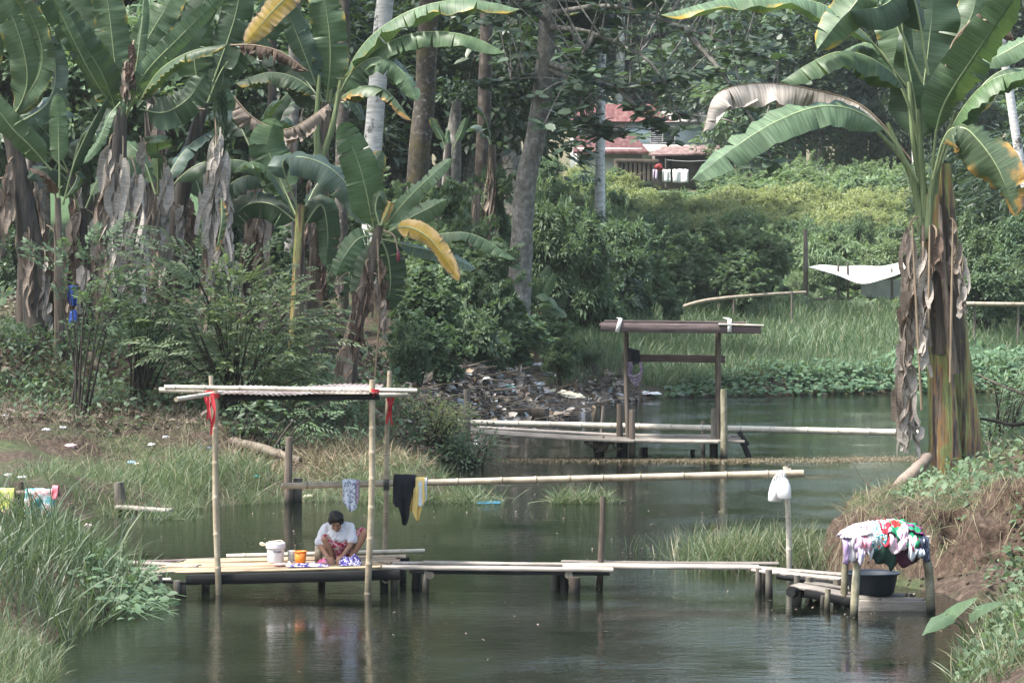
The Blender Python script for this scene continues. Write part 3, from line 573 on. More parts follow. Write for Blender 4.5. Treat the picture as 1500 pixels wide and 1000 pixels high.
for px, py, L, w, az, k in ((1344, 318, 1.3, .5, -2.6, 'r'), (1342, 380, 1.5, .55, -2.2, 'r'), (1346, 452, 1.1, .5, -2.7, 'w'), (1340, 470, 1.7, .5, -2.9, 'r'), (1352, 350, 1.7, .42, -1.7, 'w'), (1366, 330, 1.2, .4, -1.3, 'k'),
                           (1392, 320, 1.0, .36, -.9, 'r'), (1398, 370, .9, .3, -.9, 'w'), (1338, 520, 1.3, .4, -2.7, 'w'), (1340, 560, 1.1, .34, -2.6, 'w')):
    rag_leaf(R, W(px, py, -.15), L, w, k, az, random.uniform(.12, .3))
for (x0, y0, x1, y1) in ((1396, 320, 1392, 560), (1336, 330, 1350, 600), (1362, 330, 1360, 480)):
    mb = MB(); tube(mb, [W(x0, y0, -.4), W((x0+x1)/2, (y0+y1)/2, -.45), W(x1, y1, -.4)], [.012, .022, .02], 7, 10); mb.build('dry_stalk', M_['midrib_dry'], R)
# ---- left grove: traced leaves plus free ones -------------------------------------
def plant(label, px, d, stempts, r, sm='stem_dark'):
    t = banana(label, px, d); stem(t, [ground_at(px, d)-Vector((0, 0, .1))]+[P(x, y, d) for x, y in stempts], r, sm); return t
D1 = 62.0
A = plant('banana plant at the left edge of the grove with a thick dark bent stem', 62, D1, [(45, 360), (22, 230), (5, 170)], [.34, .3, .2, .12])
for q in (([(10, 190), (40, 120, -.3), (20, 30, -.5), (-20, -30, -.6)], 60, 'c', 20, 'd'), ([(8, 185), (60, 100, -.4), (48, 30, -.6), (15, -20, -.8)], 44, 'cl', 25, 'g'), ([(10, 190), (70, 150, -.3), (80, 90, -.3), (55, 40, -.3)], 40, 'cl', 40, 'b'),
          ([(0, 200), (-20, 120), (-10, 60), (5, 20)], 46, 'c', 25, 'e'), ([(75, 250, -.5), (45, 215, -.7), (15, 185, -.8), (-25, 130, -.8)], 46, 'cl', 20, 'g')): BL(A, D1, q[0], q[1]*.9, q[2], q[3], q[4], int(RNG.integers(1, 5)), .07)
for px, py, L, az in ((20, 230, 1.5, -1.9), (40, 330, 1.6, -1.2), (5, 260, 1.8, -2.4), (58, 360, 1.6, -.8), (68, 330, 1.9, -.4)): rag_leaf(A, P(px, py, D1-.1), L, .4, random.choice('rkw'), az, .25)
Bp = plant('young banana plant with one upright leaf beside the dark stems at far left', 88, D1-1.5, [(86, 380), (85, 290)], [.12, .1, .06], 'stem_brown')
BL(Bp, D1-1.5, [(86, 300), (87, 262), (86, 215), (85, 170), (84, 135)], 28, 'c', 12, 'g', t0=.38)
BL(Bp, D1-1.5, [(92, 300), (108, 240, -.2), (130, 190, -.3), (158, 140, -.4)], 20, 'cl', 55, 'd', t0=.25)
BL(Bp, D1-1.5, [(84, 300), (76, 265, -.3), (60, 250, -.5), (42, 246, -.5)], 20, 'u', 50, 'k', 2, .2, t0=.2, name='dead_leaf')
BL(Bp, D1-1.5, [(96, 290), (110, 268), (116, 250), (126, 262)], 22, 'u', 40, 'd', t0=.1)
C1 = plant('largest banana plant of the grove, broad dark leaves over a pale dead leaf skirt', 160, D1, [(158, 400), (172, 260), (178, 160)], [.3, .26, .2, .12])
for q in (([(178, 190), (150, 110, -.4), (110, 50, -.7), (52, -25, -.9)], 56, 'c', 10, 'd', .12), ([(176, 180), (150, 110, .3), (128, 50, .5), (105, -30, .6)], 60, 'c', 12, 'd', .1), ([(178, 170), (168, 90), (160, 20), (150, -50)], 60, 'c', 15, 'g', .12), ([(172, 165), (140, 120, -.6), (108, 60, -.9), (70, -20, -1.)], 26, 'cl', 30, 'g', .1),
          ([(176, 178), (195, 120), (206, 50), (212, -10)], 22, 'cl', 55, 'l', .45), ([(184, 176), (196, 140, -.3), (190, 110, -.4), (178, 172, -.5)], 10, 'c', 20, 'l', .3),
          ([(180, 180), (210, 112, -.4), (262, 56, -.6), (332, -12, -.8)], 36, 'cr', 15, 'l', .1), ([(200, 156, -.4), (232, 105, -.7), (278, 76, -.9), (334, 64, -1.1)], 36, 'u', 52, 'e', .08), ([(205, 160, .2), (240, 165, .3), (275, 145, .3), (300, 110, .3)], 60, 'c', 20, 'd', .1),
          ([(176, 150, -.5), (160, 170, -.8), (146, 205, -.9), (122, 240, -.9)], 20, 'cl', 20, 'l', .12), ([(180, 170, .5), (240, 90, .7), (290, 20, .8), (330, -60, .8)], 56, 'c', 15, 'd', .1), ([(176, 170, .6), (205, 80, .8), (250, 0, .9), (270, -40, .9)], 60, 'c', 12, 'd', .1)): BL(C1, D1, q[0], q[1]*.9, q[2], q[3], q[4], int(RNG.integers(1, 6)), .07, q[5], n=36)
for px, py, L, az, k in ((168, 195, 2.2, -2., 'w'), (180, 200, 3.0, -1.4, 'w'), (190, 230, 2.4, -.9, 'w'), (172, 300, 1.7, -1.8, 'w'), (186, 310, 1.6, -1.1, 'r'), (178, 330, 1.5, -1.5, 'w'), (165, 250, 2.2, -2.4, 'r'), (196, 60, .9, -1.5, 'k'), (188, 90, .8, -1.8, 'r')): rag_leaf(C1, P(px, py, D1-.25), L, .46, k, az, .24)
C2 = plant('banana plant with a bright yellow green leaf stalk behind the pale dead skirt', 250, D1+3, [(255, 380), (275, 240), (300, 150)], [.28, .22, .18, .12])
for q in (([(312, 120), (340, 40), (352, -10), (362, -50)], 56, 'c', 15, 'd', .02), ([(300, 160), (285, 90), (290, 20), (310, -50)], 60, 'c', 15, 'g', .1), ([(300, 160), (330, 95), (385, 40), (420, -40)], 60, 'c', 20, 'd', .1), ([(338, 66), (372, 66, -.3), (412, 76, -.5), (452, 104, -.6)], 46, 'u', 84, 'k', .1), ([(440, -22, -3.4), (402, 14, -3.5), (358, 64, -3.6)], 40, 'c', 15, 'y', .02), ([(300, 165), (260, 150, -.3), (238, 160, -.4), (225, 190, -.4)], 36, 'u', 40, 'd', .1)): BL(C2, D1+3, q[0], q[1]*.92, q[2], q[3], q[4], 12 if q[4] == 'k' else 3, .7 if q[4] == 'k' else .1, q[5], n=40)
BL(C2, D1+2, [(300, 160), (262, 158, -.3), (238, 160, -.5), (215, 150, -.5)], 34, 'u', 82, 'w', 9, .9, .1, name='dead_leaf')
BL(C2, D1+2, [(343, 142), (368, 170), (400, 187), (430, 186), (482, 152)], 50, 'u', 82, 'r', 16, .75, .03, n=44, name='dead_leaf', label='brown leaf torn to a hanging fringe')
for px, py, L, az, k in ((315, 170, 3., -1.4, 'w'), (322, 200, 2.6, -1.1, 'w'), (310, 240, 2.4, -1.9, 'w'), (326, 290, 1.6, -1.0, 'w'), (240, 230, 1.7, -1.2, 'w'), (232, 290, 1.4, -1.6, 'r'), (262, 300, 1.2, -1.2, 'w'), (280, 290, 1.3, -1.6, 'k'), (205, 200, 1., -1.3, 'w')): rag_leaf(C2, P(px, py, D1+1.2), L, .42, k, az, .25)
BL(C2, D1, [(324, 290, -.3), (325, 320, -.4), (321, 345, -.4), (316, 370, -.4)], 15, 'cl', 40, 't', 3, .3, .05)
for k, (lab, px, d, h, ln, nl, nd2) in enumerate((('slim banana stem wrapped in brown rags between the two big plants', 222, 64, 3.6, .15, 4, 8), ('banana plant half hidden behind the left edge stem', 30, 66, 4.4, .3, 6, 6), ('banana plant with drooping dead leaves behind the compound leaved shrub', 300, 66, 3.3, .1, 3, 9), ('banana plant in the second row of the grove left of the white trunk', 360, 70, 5.2, .2, 7, 5), ('banana plant standing behind the young one at far left', 118, 66, 4.0, -.2, 6, 7),
    ('banana plant rising behind the broad dark leaves at top left', 215, 70, 6.2, .1, 8, 4), ('banana stem with dark rags beside the blue cloth', 128, 62.5, 3.0, -.1, 2, 8))):
    auto_banana(lab, px, d, h, ln, nl, nd2, seed=k*1.7, kinds='dgdbd', ll=2.6, wl=.62)
D2 = 66.0
E1 = plant('banana plant with two long leaves arching right in front of the white trunk', 452, D2, [(462, 420), (470, 280), (478, 150)], [.26, .2, .16, .1], 'stem_brown')
petiole(E1, (462, 235), (486, 120), (478, 180), D2, (.09, .04)); petiole(E1, (470, 235), (500, 110), (488, 180), D2-.1, (.09, .04)); petiole(E1, (466, 230), (468, 110), (464, 180), D2-.15, (.09, .04))
for q in (([(486, 150), (535, 62, -.3), (610, 12, -.5), (690, 0, -.6), (764, 14, -.7)], 50, 'u', 48, 'g', .12), ([(492, 150), (545, 78, -.4), (612, 48, -.6), (685, 52, -.8), (742, 78, -.9)], 46, 'u', 62, 'g', .14), ([(490, 150), (520, 100, -.4), (558, 84, -.6), (592, 108, -.7), (612, 148, -.8)], 42, 'uc', 42, 'l', .1),
          ([(478, 150), (484, 90, -.2), (480, 30, -.3), (466, -40, -.3)], 54, 'c', 10, 'l', .1), ([(472, 150), (450, 90, -.2), (430, 40, -.3), (408, -10, -.4)], 42, 'cl', 22, 'b', .15), ([(474, 150), (440, 118, .2), (395, 106, .3), (344, 122, .3)], 44, 'u', 55, 'd', .12), ([(480, 160), (450, 120, .6), (420, 80, .9), (380, 90, 1.)], 60, 'u', 50, 'd', .1)): BL(E1, D2, q[0], q[1], q[2], q[3], q[4], int(RNG.integers(1, 4)), .05, q[5], wave=.16, n=38)
BL(E1, D2, [(488, 152), (525, 128, -.3), (565, 132, -.5), (604, 178, -.6)], 40, 'u', 55, 't', 4, .3, .1, name='leaf', label='withering leaf, pale brown and torn')
BL(E1, D2, [(500, 150, -.2), (520, 152, -.3), (533, 176, -.3)], 18, 'uc', 35, 'b', t0=.05)
for px, py, L, az, k in ((450, 300, 1.8, -2., 'k'), (462, 330, 1.5, -1., 'k'), (455, 250, 1.6, -1.7, 'r'), (478, 300, 1.4, -.8, 'k'), (424, 200, 1.4, -1.5, 'r')): rag_leaf(E1, P(px, py, D2-.2), L, .36, k, az, .2)
E2 = plant('low banana plant with a leaf arching over to the left of the white trunk', 432, D2-3, [(436, 420), (440, 300)], [.16, .13, .09], 'stem_green')
for q in (([(440, 330, .2), (395, 250, 0), (360, 238, -.2), (342, 254, -.3)], 34, 'u', 45, 'g', .2), ([(442, 320), (415, 236, -.4), (470, 238, -.7), (512, 275, -.9), (536, 330, -1.)], 52, 'uc', 40, 'b', .2), ([(440, 330), (405, 250, .6), (392, 210, .7), (404, 172, .7)], 60, 'c', 10, 'g', .3), ([(440, 330), (400, 300, .3), (362, 300, .4), (330, 330, .4)], 46, 'c', 35, 'd', .1), ([(440, 320), (470, 262, .5), (510, 240, .7), (556, 258, .8)], 30, 'u', 40, 'd', .1), ([(440, 340), (470, 300), (480, 340), (478, 390)], 40, 'c', 25, 'd', .1)): BL(E2, D2-3, q[0], q[1], q[2], q[3], q[4], 1, .04, q[5], n=36)
D3 = 60.0
Fp = plant('leaning banana plant with a yellow leaf and a red flower bud above the bank', 497, D3, [(520, 480), (540, 400), (556, 330)], [.26, .19, .14, .08], 'stem_brown')
for q in (([(550, 345), (532, 262, -.3), (516, 215, -.4), (500, 178, -.5)], 54, 'c', 8, 'g', .08, 'a'), ([(560, 340), (585, 305, -.3), (620, 268, -.5), (662, 232, -.6)], 30, 'cl', 25, 'l', .12, 'a'), ([(560, 345), (590, 325, .2), (622, 308, .3), (654, 292, .3)], 36, 'cl', 35, 'g', .12, 'a'),
          ([(560, 345), (592, 332, -.6), (632, 352, -.9), (673, 412, -1.1)], 30, 'cl', 22, 'y', .2, 'long yellow leaf with brown edge'), ([(560, 345, .3), (622, 345, .1), (690, 342, -.1), (757, 380, -.3)], 34, 'u', 55, 'g', .25, 'a'), ([(558, 350, .4), (600, 360, .4), (650, 372, .4), (698, 394, .4)], 26, 'uc', 30, 'b', .2, 'a'),
          ([(550, 345), (525, 350, -.2), (503, 378, -.3), (492, 404, -.3)], 34, 'c', 20, 'g', .1, 'a'), ([(556, 345, .3), (568, 375, .3), (572, 415, .3), (566, 455, .3)], 46, 'c', 30, 'd', .1, 'a'), ([(556, 345, .4), (540, 380, .4), (530, 420, .4), (540, 460, .4)], 36, 'c', 30, 'd', .1, 'a'), ([(552, 345, .3), (540, 290, .5), (545, 250, .6), (560, 220, .7)], 40, 'c', 25, 'b', .2, 'a')):
    BL(Fp, D3, q[0], q[1], q[2], q[3], q[4], 2, .05, q[5], n=36, label=None if q[6] == 'a' else q[6])
BL(Fp, D3-.3, [(556, 330), (550, 305), (556, 285), (566, 300)], 20, 'c', 40, 'e', 1, .2, .05); BL(Fp, D3-.3, [(558, 330), (568, 308), (572, 296), (566, 318)], 12, 'c', 40, 'y', 1, .2, .05)
for px, py, L, az, k in ((540, 380, 1., -2., 'k'), (530, 420, 1.2, -2.6, 'k'), (548, 400, 1.2, -.6, 'r'), (516, 470, 1.2, -2.3, 'r'), (520, 450, 1.0, -1.2, 'k'), (505, 510, .9, -2.5, 'r'), (552, 380, .9, -.4, 'k'), (510, 400, .5, -2.4, 'r')): rag_leaf(Fp, P(px, py, D3-.15), L, .34, k, az, .16)
mb = MB(); tube(mb, [P(562, 338, D3-.3), P(577, 345, D3-.4), P(583, 368, D3-.45)], [.022, .02, .016], 7, 10); mb.build('flower_stalk', M_['midrib_dry'], Fp)
mb = MB(); tube(mb, [P(583, 366, D3-.45), P(583.5, 372, D3-.45), P(583.5, 379, D3-.45), P(583, 385, D3-.45)], [.015, .042, .04, .006], 9, 10); mb.build('flower_bud', plain('bud_red', (.13, .015, .03), .5), Fp)
mb = MB(); tube(mb, [P(553, 350, D3-.2), P(556, 450, D3-.25), P(549, 552, D3-.3)], [.02, .022, .022], 7, 10); mb.build('dry_stalk', M_['midrib_dry'], Fp)
G1 = plant('small red stemmed banana plant in front of the pale stump trunk', 655, 84, [(656, 250), (658, 210)], [.2, .16, .08], 'stem_dark')
for q in (([(656, 245), (650, 210), (640, 190), (630, 172)], 12, 'c', 30, 'g'), ([(660, 245), (665, 215), (675, 195), (684, 172)], 12, 'c', 30, 'g'), ([(658, 245), (657, 215), (655, 200), (657, 190)], 9, 'c', 30, 'l')): BL(G1, 84, q[0], q[1], q[2], q[3], q[4], 0, 0, .5)
for k, (lab, px, d, h) in enumerate((('dead banana plant with drooping brown rags right of the pale stump trunk', 688, 86, 5.3), ('banana plant behind the bushes whose one pale leaf reaches past the grey trunk', 712, 92, 6.5))):
    t = auto_banana(lab, px, d, h, .2, 0 if k == 0 else 2, 12 if k == 0 else 4, 'stem_brown', .2, dk='krkr', seed=k*2.)
    if k: BL(t, 92, [(715, 60), (745, 30), (790, 14), (852, 18)], 26, 'u', 45, 'l', 2, .1, .1)
G2 = plant('banana plant at far right edge with leaves hanging into the picture', 1530, 47, [(1530, 300), (1535, 200)], [.2, .15, .1], 'stem_brown')
BL(G2, 47, [(1535, 205), (1522, 130), (1500, 100), (1450, 118)], 40, 'u', 45, 'd', 2, .05)
for q in ([(1535, 210), (1560, 120), (1600, 50), (1660, 10)], [(1535, 210), (1540, 100), (1535, 20), (1525, -60)], [(1535, 210), (1590, 170), (1640, 180), (1690, 240)], [(1535, 210), (1555, 130), (1575, 40), (1580, -30)]): BL(G2, 47, q, 54, 'uc', 30, 'g', 3, .06, t0=.15)
# ------------------------------------------------------------------ scatter
def in_poly(x, y, poly):
    ins = np.zeros(len(x), bool); poly = np.asarray(poly, float)
    for (x0, y0), (x1, y1) in zip(poly, np.roll(poly, -1, 0)):
        c = (y0 <= y) != (y1 <= y)
        with np.errstate(divide='ignore', invalid='ignore'): xi = x0+(y-y0)*(x1-x0)/((y1-y0) if y1 != y0 else 1e-9)
        ins ^= c & (x < xi)
    return ins
def scat(poly, dens, clump=0., minz=-.1, maxn=90000, floor=None):
    poly = np.asarray(poly, float); a, b = poly.min(0), poly.max(0); n = min(int((b-a).prod()*dens), maxn*2)
    x, y = RNG.uniform(a[0], b[0], n), RNG.uniform(a[1], b[1], n); k = in_poly(x, y, poly); x, y = x[k], y[k]
    if clump:
        f = .5+.5*np.sin(x*2.3+1.3*np.sin(y*1.1))*np.sin(y*1.9+1.7*np.sin(x*.9)); k = RNG.uniform(size=len(x)) > clump*(1-f); x, y = x[k], y[k]
    z = H(x, y) if floor is None else np.maximum(H(x, y), floor); k = z > minz; return np.stack([x, y, z], 1)[k][:maxn]
def grass(mb, pos, h, wid=1., lean=.35, mi=0, hv=.4):
    n = len(pos); d = np.array([0, 0, 1.])+RNG.normal(scale=lean, size=(n, 3))*np.array([1, 1, .2]); nr = RNG.normal(size=(n, 3))*np.array([1, 1, .2])
    nr = nr+1.2*(d-np.array([0, 0, 1.]))
    leaves(mb, pos-np.array([0, 0, .03]), d, nr, h*RNG.uniform(1-hv, 1+hv, n), 'blade', mi, wid)
def stuff(mb, name, mats, label): return tag(mb.build(name, mats, loc=(0, 0, 0)), label, None, kind='stuff')
# marsh grass
mb = MB(); p = scat([(3.2, 92.6), (8, 94.2), (14, 96.6), (24, 98), (24, 106), (2.2, 106)], 130, .3, .0)
grass(mb, p, .7, .62, .35)
p = scat([(2.2, 106), (24, 106), (30, 127), (12, 127), (6, 126), (3.2, 114)], 80, .35); grass(mb, p, .75, .75, .35)
p = scat([(1.2, 86.5), (3.4, 90.6), (4.2, 92), (4, 114), (-.2, 112), (.3, 92)], 70, .2); grass(mb, p, .75, .65, .4)
stuff(mb, 'marsh_grass', M_['marsh'], 'tall soft green grass covering the flat marsh behind the river')
mb = MB(); p = scat([(5, 91.6), (7, 92.6), (13.4, 95), (24, 97), (24, 100.5), (13, 99), (9, 97.2), (5, 93.2)], 120, .4, -.4, floor=.05); n = len(p)
p[:, 2] += RNG.uniform(.05, .55, n)*np.clip((p[:, 1]-92.5)/3, .25, 1)
leaves(mb, p, rdir(n)*np.array([1, 1, .3])+np.array([0, -.4, 0]), np.array([0, -.5, 1.])+RNG.normal(scale=.35, size=(n, 3)), RNG.uniform(.12, .25, n), 'round')
p = scat([(12, 97), (24, 98), (24, 106), (15, 104)], 40, .5); n = len(p); p[:, 2] += RNG.uniform(.2, .9, n)
leaves(mb, p, rdir(n), np.array([0, -.5, 1.])+RNG.normal(scale=.35, size=(n, 3)), RNG.uniform(.15, .28, n), 'round')
stuff(mb, 'water_creeper', M_['creeper'], 'low round leaved creeper along the far waterline')
# left bank grass by the water
mb = MB(); LB = [(-7.4, 48.3), (-6.7, 48.8), (-5.4, 50.2), (-3.9, 51.6), (-2.2, 51.6), (-.4, 52.2), (-.9, 53.4), (-2, 53.9), (-4, 53.6), (-6, 53.4), (-7.8, 52.8), (-9, 50)]
p = scat(LB, 480, .55, -.12, floor=0.); grass(mb, p, .3, .5, .55)
p = scat([(-6.6, 51), (-4.6, 51), (-4.2, 53.2), (-6, 53.6), (-7, 53)], 230, .6, -.1); grass(mb, p, .45, .55, .5)
p = scat([(-6.5, 55.5), (-3, 55), (-1.3, 58), (-1.2, 61.5), (-3, 61.5), (-5, 58)], 90, .8); grass(mb, p, .3, .9, .5)
stuff(mb, 'bank_grass', M_['grass'], 'pale green grass tufts along the left waterline')
mb = MB(); p = scat([(-5.5, 53.6), (-3.6, 52.6), (-1.6, 53.2), (-1.6, 54.6), (-3.6, 55.8), (-5.3, 55.4)], 260, .3); grass(mb, p, .4, .7, .9)
p = scat([(-10.5, 53), (-6, 53), (-3, 54.6), (-2, 58), (-3, 62), (-11, 62)], 110, .6); grass(mb, p, .32, .5, .9)
stuff(mb, 'dry_grass', M_['dry_grass'], 'bleached dry grass lying on the left slope')
M_['dead_weed'] = leaf_mat('dead_weed', [(.04, .034, .028), (.075, .062, .05), (.12, .10, .08), (.05, .055, .035)], .85, .1, (.08, .07, .04), spec=.15)
mb = MB(); p = scat([(-11.5, 53.4), (-6.5, 54), (-3, 55.4), (-1.8, 57.5), (-2.4, 61), (-5, 61.5), (-12, 61.5)], 130, .4, .1); grass(mb, p, .42, .45, .75); stuff(mb, 'dead_weeds', M_['dead_weed'], 'tangle of grey brown dead weeds on the left slope')
# near left reeds
mb = MB(); NL = [(-4.6, 31.5), (-4.75, 34), (-4.35, 36), (-4.9, 38), (-6.2, 41), (-8, 43.5), (-9.5, 43), (-9.5, 32)]
p = scat([(-4.95, 32.5), (-4.7, 35), (-4.9, 37.6), (-6, 40.6), (-7.8, 43.4), (-9.5, 43), (-9.5, 32)], 260, .35, -.1); grass(mb, p, .5, .5, .38)
p = scat([(-5.0, 33.5), (-4.6, 36.5), (-5.2, 39), (-7.6, 41), (-8, 34)], 30, .3, -.1); grass(mb, p, .72, .7, .5)
stuff(mb, 'reeds', M_['reed'], 'long bladed reeds at the near left water edge')
mb = MB(); p = scat([(-4.5, 27.5), (-4.6, 30), (-4.85, 31.8), (-6.5, 32.6), (-8, 32), (-8, 27.5)], 750, .4, -.1); grass(mb, p, .3, .5, .4); stuff(mb, 'short_grass', M_['grass'], 'short fine grass at the bottom left corner')
mb = MB(); p = scat([(-4.25, 36), (-4.6, 34.2), (-5.3, 34.5), (-5.4, 37.3), (-4.8, 38)], 130, .2, -.3, floor=.03); n = len(p); p[:, 2] += RNG.uniform(0, .4, n)*np.clip((-4.1-p[:, 0])/.9, .15, 1)
leaves(mb, p, rdir(n)*np.array([1, 1, .4])+np.array([.3, -.4, 0]), np.array([0, -.6, 1.])+RNG.normal(scale=.4, size=(n, 3)), RNG.uniform(.08, .18, n), 'simple', wid=1.25)
for k in range(60):
    q = p[RNG.integers(0, n)]; tube(mb, [q, q+np.array([RNG.uniform(-.1, .3), -.1, RNG.uniform(-.1, .1)]), (q[0]+RNG.uniform(-.1, .5), q[1]-.2, .02)], .006, 5, 6)
stuff(mb, 'broadleaf_weeds', M_['mid_leaf'], 'broad leaved waterweed at the foot of the left reeds')
# near right bank
mb = MB(); NR = [(4.25, 28), (4.7, 31.2), (5.25, 33.3), (5.6, 35), (6.6, 35.6), (9, 35), (9, 27.5)]
p = scat(NR, 240, .5, -.05); grass(mb, p, .34, .75, .5)
p = scat([(5.2, 38.6), (6.2, 37), (8.5, 36), (12, 38), (13, 48), (8, 48), (6.8, 44.8), (5.4, 42.6), (4.7, 41.6)], 110, .8); grass(mb, p, .26, .7, .7)
p = scat([(7.4, 38), (11, 38), (13, 48), (8, 46)], 90, .5); grass(mb, p, .4, .9, .5)
stuff(mb, 'right_bank_grass', M_['grass'], 'green grass over the near right bank')
mb = MB(); p = scat([(4.5, 40.5), (5.4, 38.7), (7.2, 38), (8.6, 40), (7.6, 44), (6.6, 44.6), (5.2, 42.3)], 330, .4, .1); grass(mb, p, .22, .55, 1.1)
# roots and dry stems hanging over the earth face
x = RNG.uniform(4.2, 7.4, 900); y = np.interp(x, [4.2, 5.0, 6.0, 6.7, 7.1, 7.5], [40.5, 39.2, 38.3, 38.0, 37.5, 36.8])+RNG.normal(scale=.3, size=900); z = H(x, y)+RNG.uniform(.0, .16, 900)
leaves(mb, np.stack([x, y, z], 1), np.array([0, -.6, -1.])+RNG.normal(scale=.4, size=(900, 3)), RNG.normal(size=(900, 3)), RNG.uniform(.2, .6, 900), 'blade', 0, .35)
stuff(mb, 'dry_roots', M_['dry_grass'], 'dry grass and roots hanging over the earth face of the right bank')
mb = MB(); p = scat([(5.3, 40), (7, 37.4), (10, 36.2), (13, 40), (12, 48), (8, 46), (6.4, 43.5)], 110, .6, .2); n = len(p); p[:, 2] += RNG.uniform(.02, .25, n)
leaves(mb, p, rdir(n), np.array([0, -.4, 1.])+RNG.normal(scale=.4, size=(n, 3)), RNG.uniform(.06, .16, n), 'simple', wid=1.3)
p = scat([(6.8, 37.2), (8.5, 36.4), (9.5, 38), (8, 40), (7, 39.5)], 330, .3, .2); n = len(p); p[:, 2] += RNG.uniform(.02, .2, n)
leaves(mb, p, rdir(n), np.array([0, -.4, 1.])+RNG.normal(scale=.4, size=(n, 3)), RNG.uniform(.06, .13, n), 'simple', wid=1.3)
p = scat([(5.9, 36.2), (6.6, 35.4), (9, 34.6), (9.5, 38), (6.9, 38.3)], 200, .45, 0); n = len(p); p[:, 2] += RNG.uniform(.02, .2, n); leaves(mb, p, rdir(n), np.array([0, -.4, 1.])+RNG.normal(scale=.4, size=(n, 3)), RNG.uniform(.06, .14, n), 'simple', wid=1.3)
p = scat(NR, 55, .5, 0); n = len(p); p[:, 2] += RNG.uniform(.05, .3, n); leaves(mb, p, rdir(n), np.array([0, -.4, 1.])+RNG.normal(scale=.4, size=(n, 3)), RNG.uniform(.07, .16, n), 'simple', wid=1.3)
stuff(mb, 'ground_cover', M_['mid_leaf'], 'small leaved weeds creeping over the right bank')
# leaf litter, left slope weeds
mb = MB(); SL = [(-11, 54.5), (-8, 55.5), (-5, 56), (-2, 57), (-.6, 60.5), (-1, 65), (-2, 76), (-13, 78), (-14, 62)]
p = scat(SL, 62, .2, .1); n = len(p); p[:, 2] += RNG.uniform(.0, .1, n)
leaves(mb, p, rdir(n)*np.array([1, 1, .25]), np.array([0, 0, 1.])+RNG.normal(scale=.5, size=(n, 3)), RNG.uniform(.07, .26, n), 'simple', 0, 1.1)
stuff(mb, 'leaf_litter', M_['litter'], 'brown dead leaves scattered over the left slope')
mb = MB(); p = scat(SL, 9, .2, .1)
for q in p[:900]:
    a = RNG.uniform(0, PI); L = RNG.uniform(.15, .7); e = RNG.uniform(-.1, .5); dv = np.array([math.cos(a)*math.cos(e), math.sin(a)*math.cos(e), math.sin(e)])*L
    tube(mb, [q+np.array([0, 0, .03]), q+dv+np.array([0, 0, .04])], [.012, .005], 4, 2, cap=False)
stuff(mb, 'twigs', M_['twig'], 'grey sticks and stalks lying on the left slope')
mb = MB()
for poly, dens, s in (([(-11, 54.8), (-7, 55.3), (-6.6, 58), (-11, 59)], 50, .13), ([(-6, 56.5), (-3, 56), (-1, 60), (-.6, 62.5), (-3, 63.5), (-6, 60)], 62, .13), ([(-12, 61), (-4, 61), (-3, 66), (-13, 68)], 22, .2), ([(-13, 66), (-2, 66), (-2, 80), (-16, 80)], 12, .3)):
    p = scat(poly, dens, .75, .05); n = len(p); p[:, 2] += RNG.uniform(.02, .35, n)
    leaves(mb, p, rdir(n), np.array([0, -.3, 1.])+RNG.normal(scale=.5, size=(n, 3)), s*RNG.uniform(.6, 1.3, n), 'simple', 0, 1.2)
p = scat([(-11.5, 58), (-8, 57), (-5, 57), (-3, 57.5), (-1.6, 60), (-3, 62.5), (-12, 64)], 34, .35, .1); n = len(p); k_ = np.repeat(np.arange(n), 5); q_ = p[k_]+RNG.normal(scale=.12, size=(5*n, 3)); q_[:, 2] = p[k_][:, 2]+RNG.uniform(.05, .55, 5*n)
leaves(mb, q_, rdir(5*n), np.array([0, -.3, 1.])+RNG.normal(scale=.5, size=(5*n, 3)), RNG.uniform(.07, .2, 5*n), 'simple', 0, 1.1)
stuff(mb, 'slope_weeds', M_['vine_leaf'], 'low green weeds scattered on the left slope')
# ------------------------------------------------------------------ shrubs
def unit_bush(name, kind, leaf, n, m, clumps=22, clr=.36, stems=5, droop=.4, up=.6, wid=1., sm='branch', tall=1.):
    t = thing(name, 'x', 'bush', (0, 0, -500)); mb = MB()
    cc = crown(mb, (0, 0, .48*tall), (.82, .82, .46*tall), int(n*(.45+.55*tall)), leaf, kind, int(clumps*(.5+.5*tall)), clr*(1 if tall == 1 else .72), droop, up, 0, -.75, wid=wid)
    for k in range(int(16*(.5+.5*tall))):
        o = rdir(1)[0]; o[2] = abs(o[2])*.9+.05; s0 = np.array([0, 0, .48*tall])+o*np.array([.82, .82, .46*tall]); L = RNG.uniform(.2, .5); kk = RNG.integers(8, 20); u = RNG.uniform(0, 1, kk)
        pp = s0+(o*np.array([1, 1, .5])+np.array([0, 0, .35]))*L*u[:, None]-np.array([0, 0, .25])*L*(u**2)[:, None]+RNG.normal(scale=.025, size=(kk, 3)); leaves(mb, pp, np.tile(o, (kk, 1))+RNG.normal(scale=.6, size=(kk, 3)), np.array([0, 0, 1.])+RNG.normal(scale=.3, size=(kk, 3)), leaf*RNG.uniform(.6, 1.1, kk), kind, 0, wid)
    mb.v = [a+np.array([0, 0, -500.]) for a in mb.v]; mb.build('foliage', M_[m], t)
    mb = MB()
    for c in cc[:stems*2]: tube(mb, [(c[0]*.12, c[1]*.12, -.08), (c[0]*.45, c[1]*.45, c[2]*.55), tuple(c)], [.03, .018, .006], 6, 9, 0, .1)
    mb.v = [a+np.array([0, 0, -500.]) for a in mb.v]; mb.build('branches', M_[sm], t); return t
UB = {}
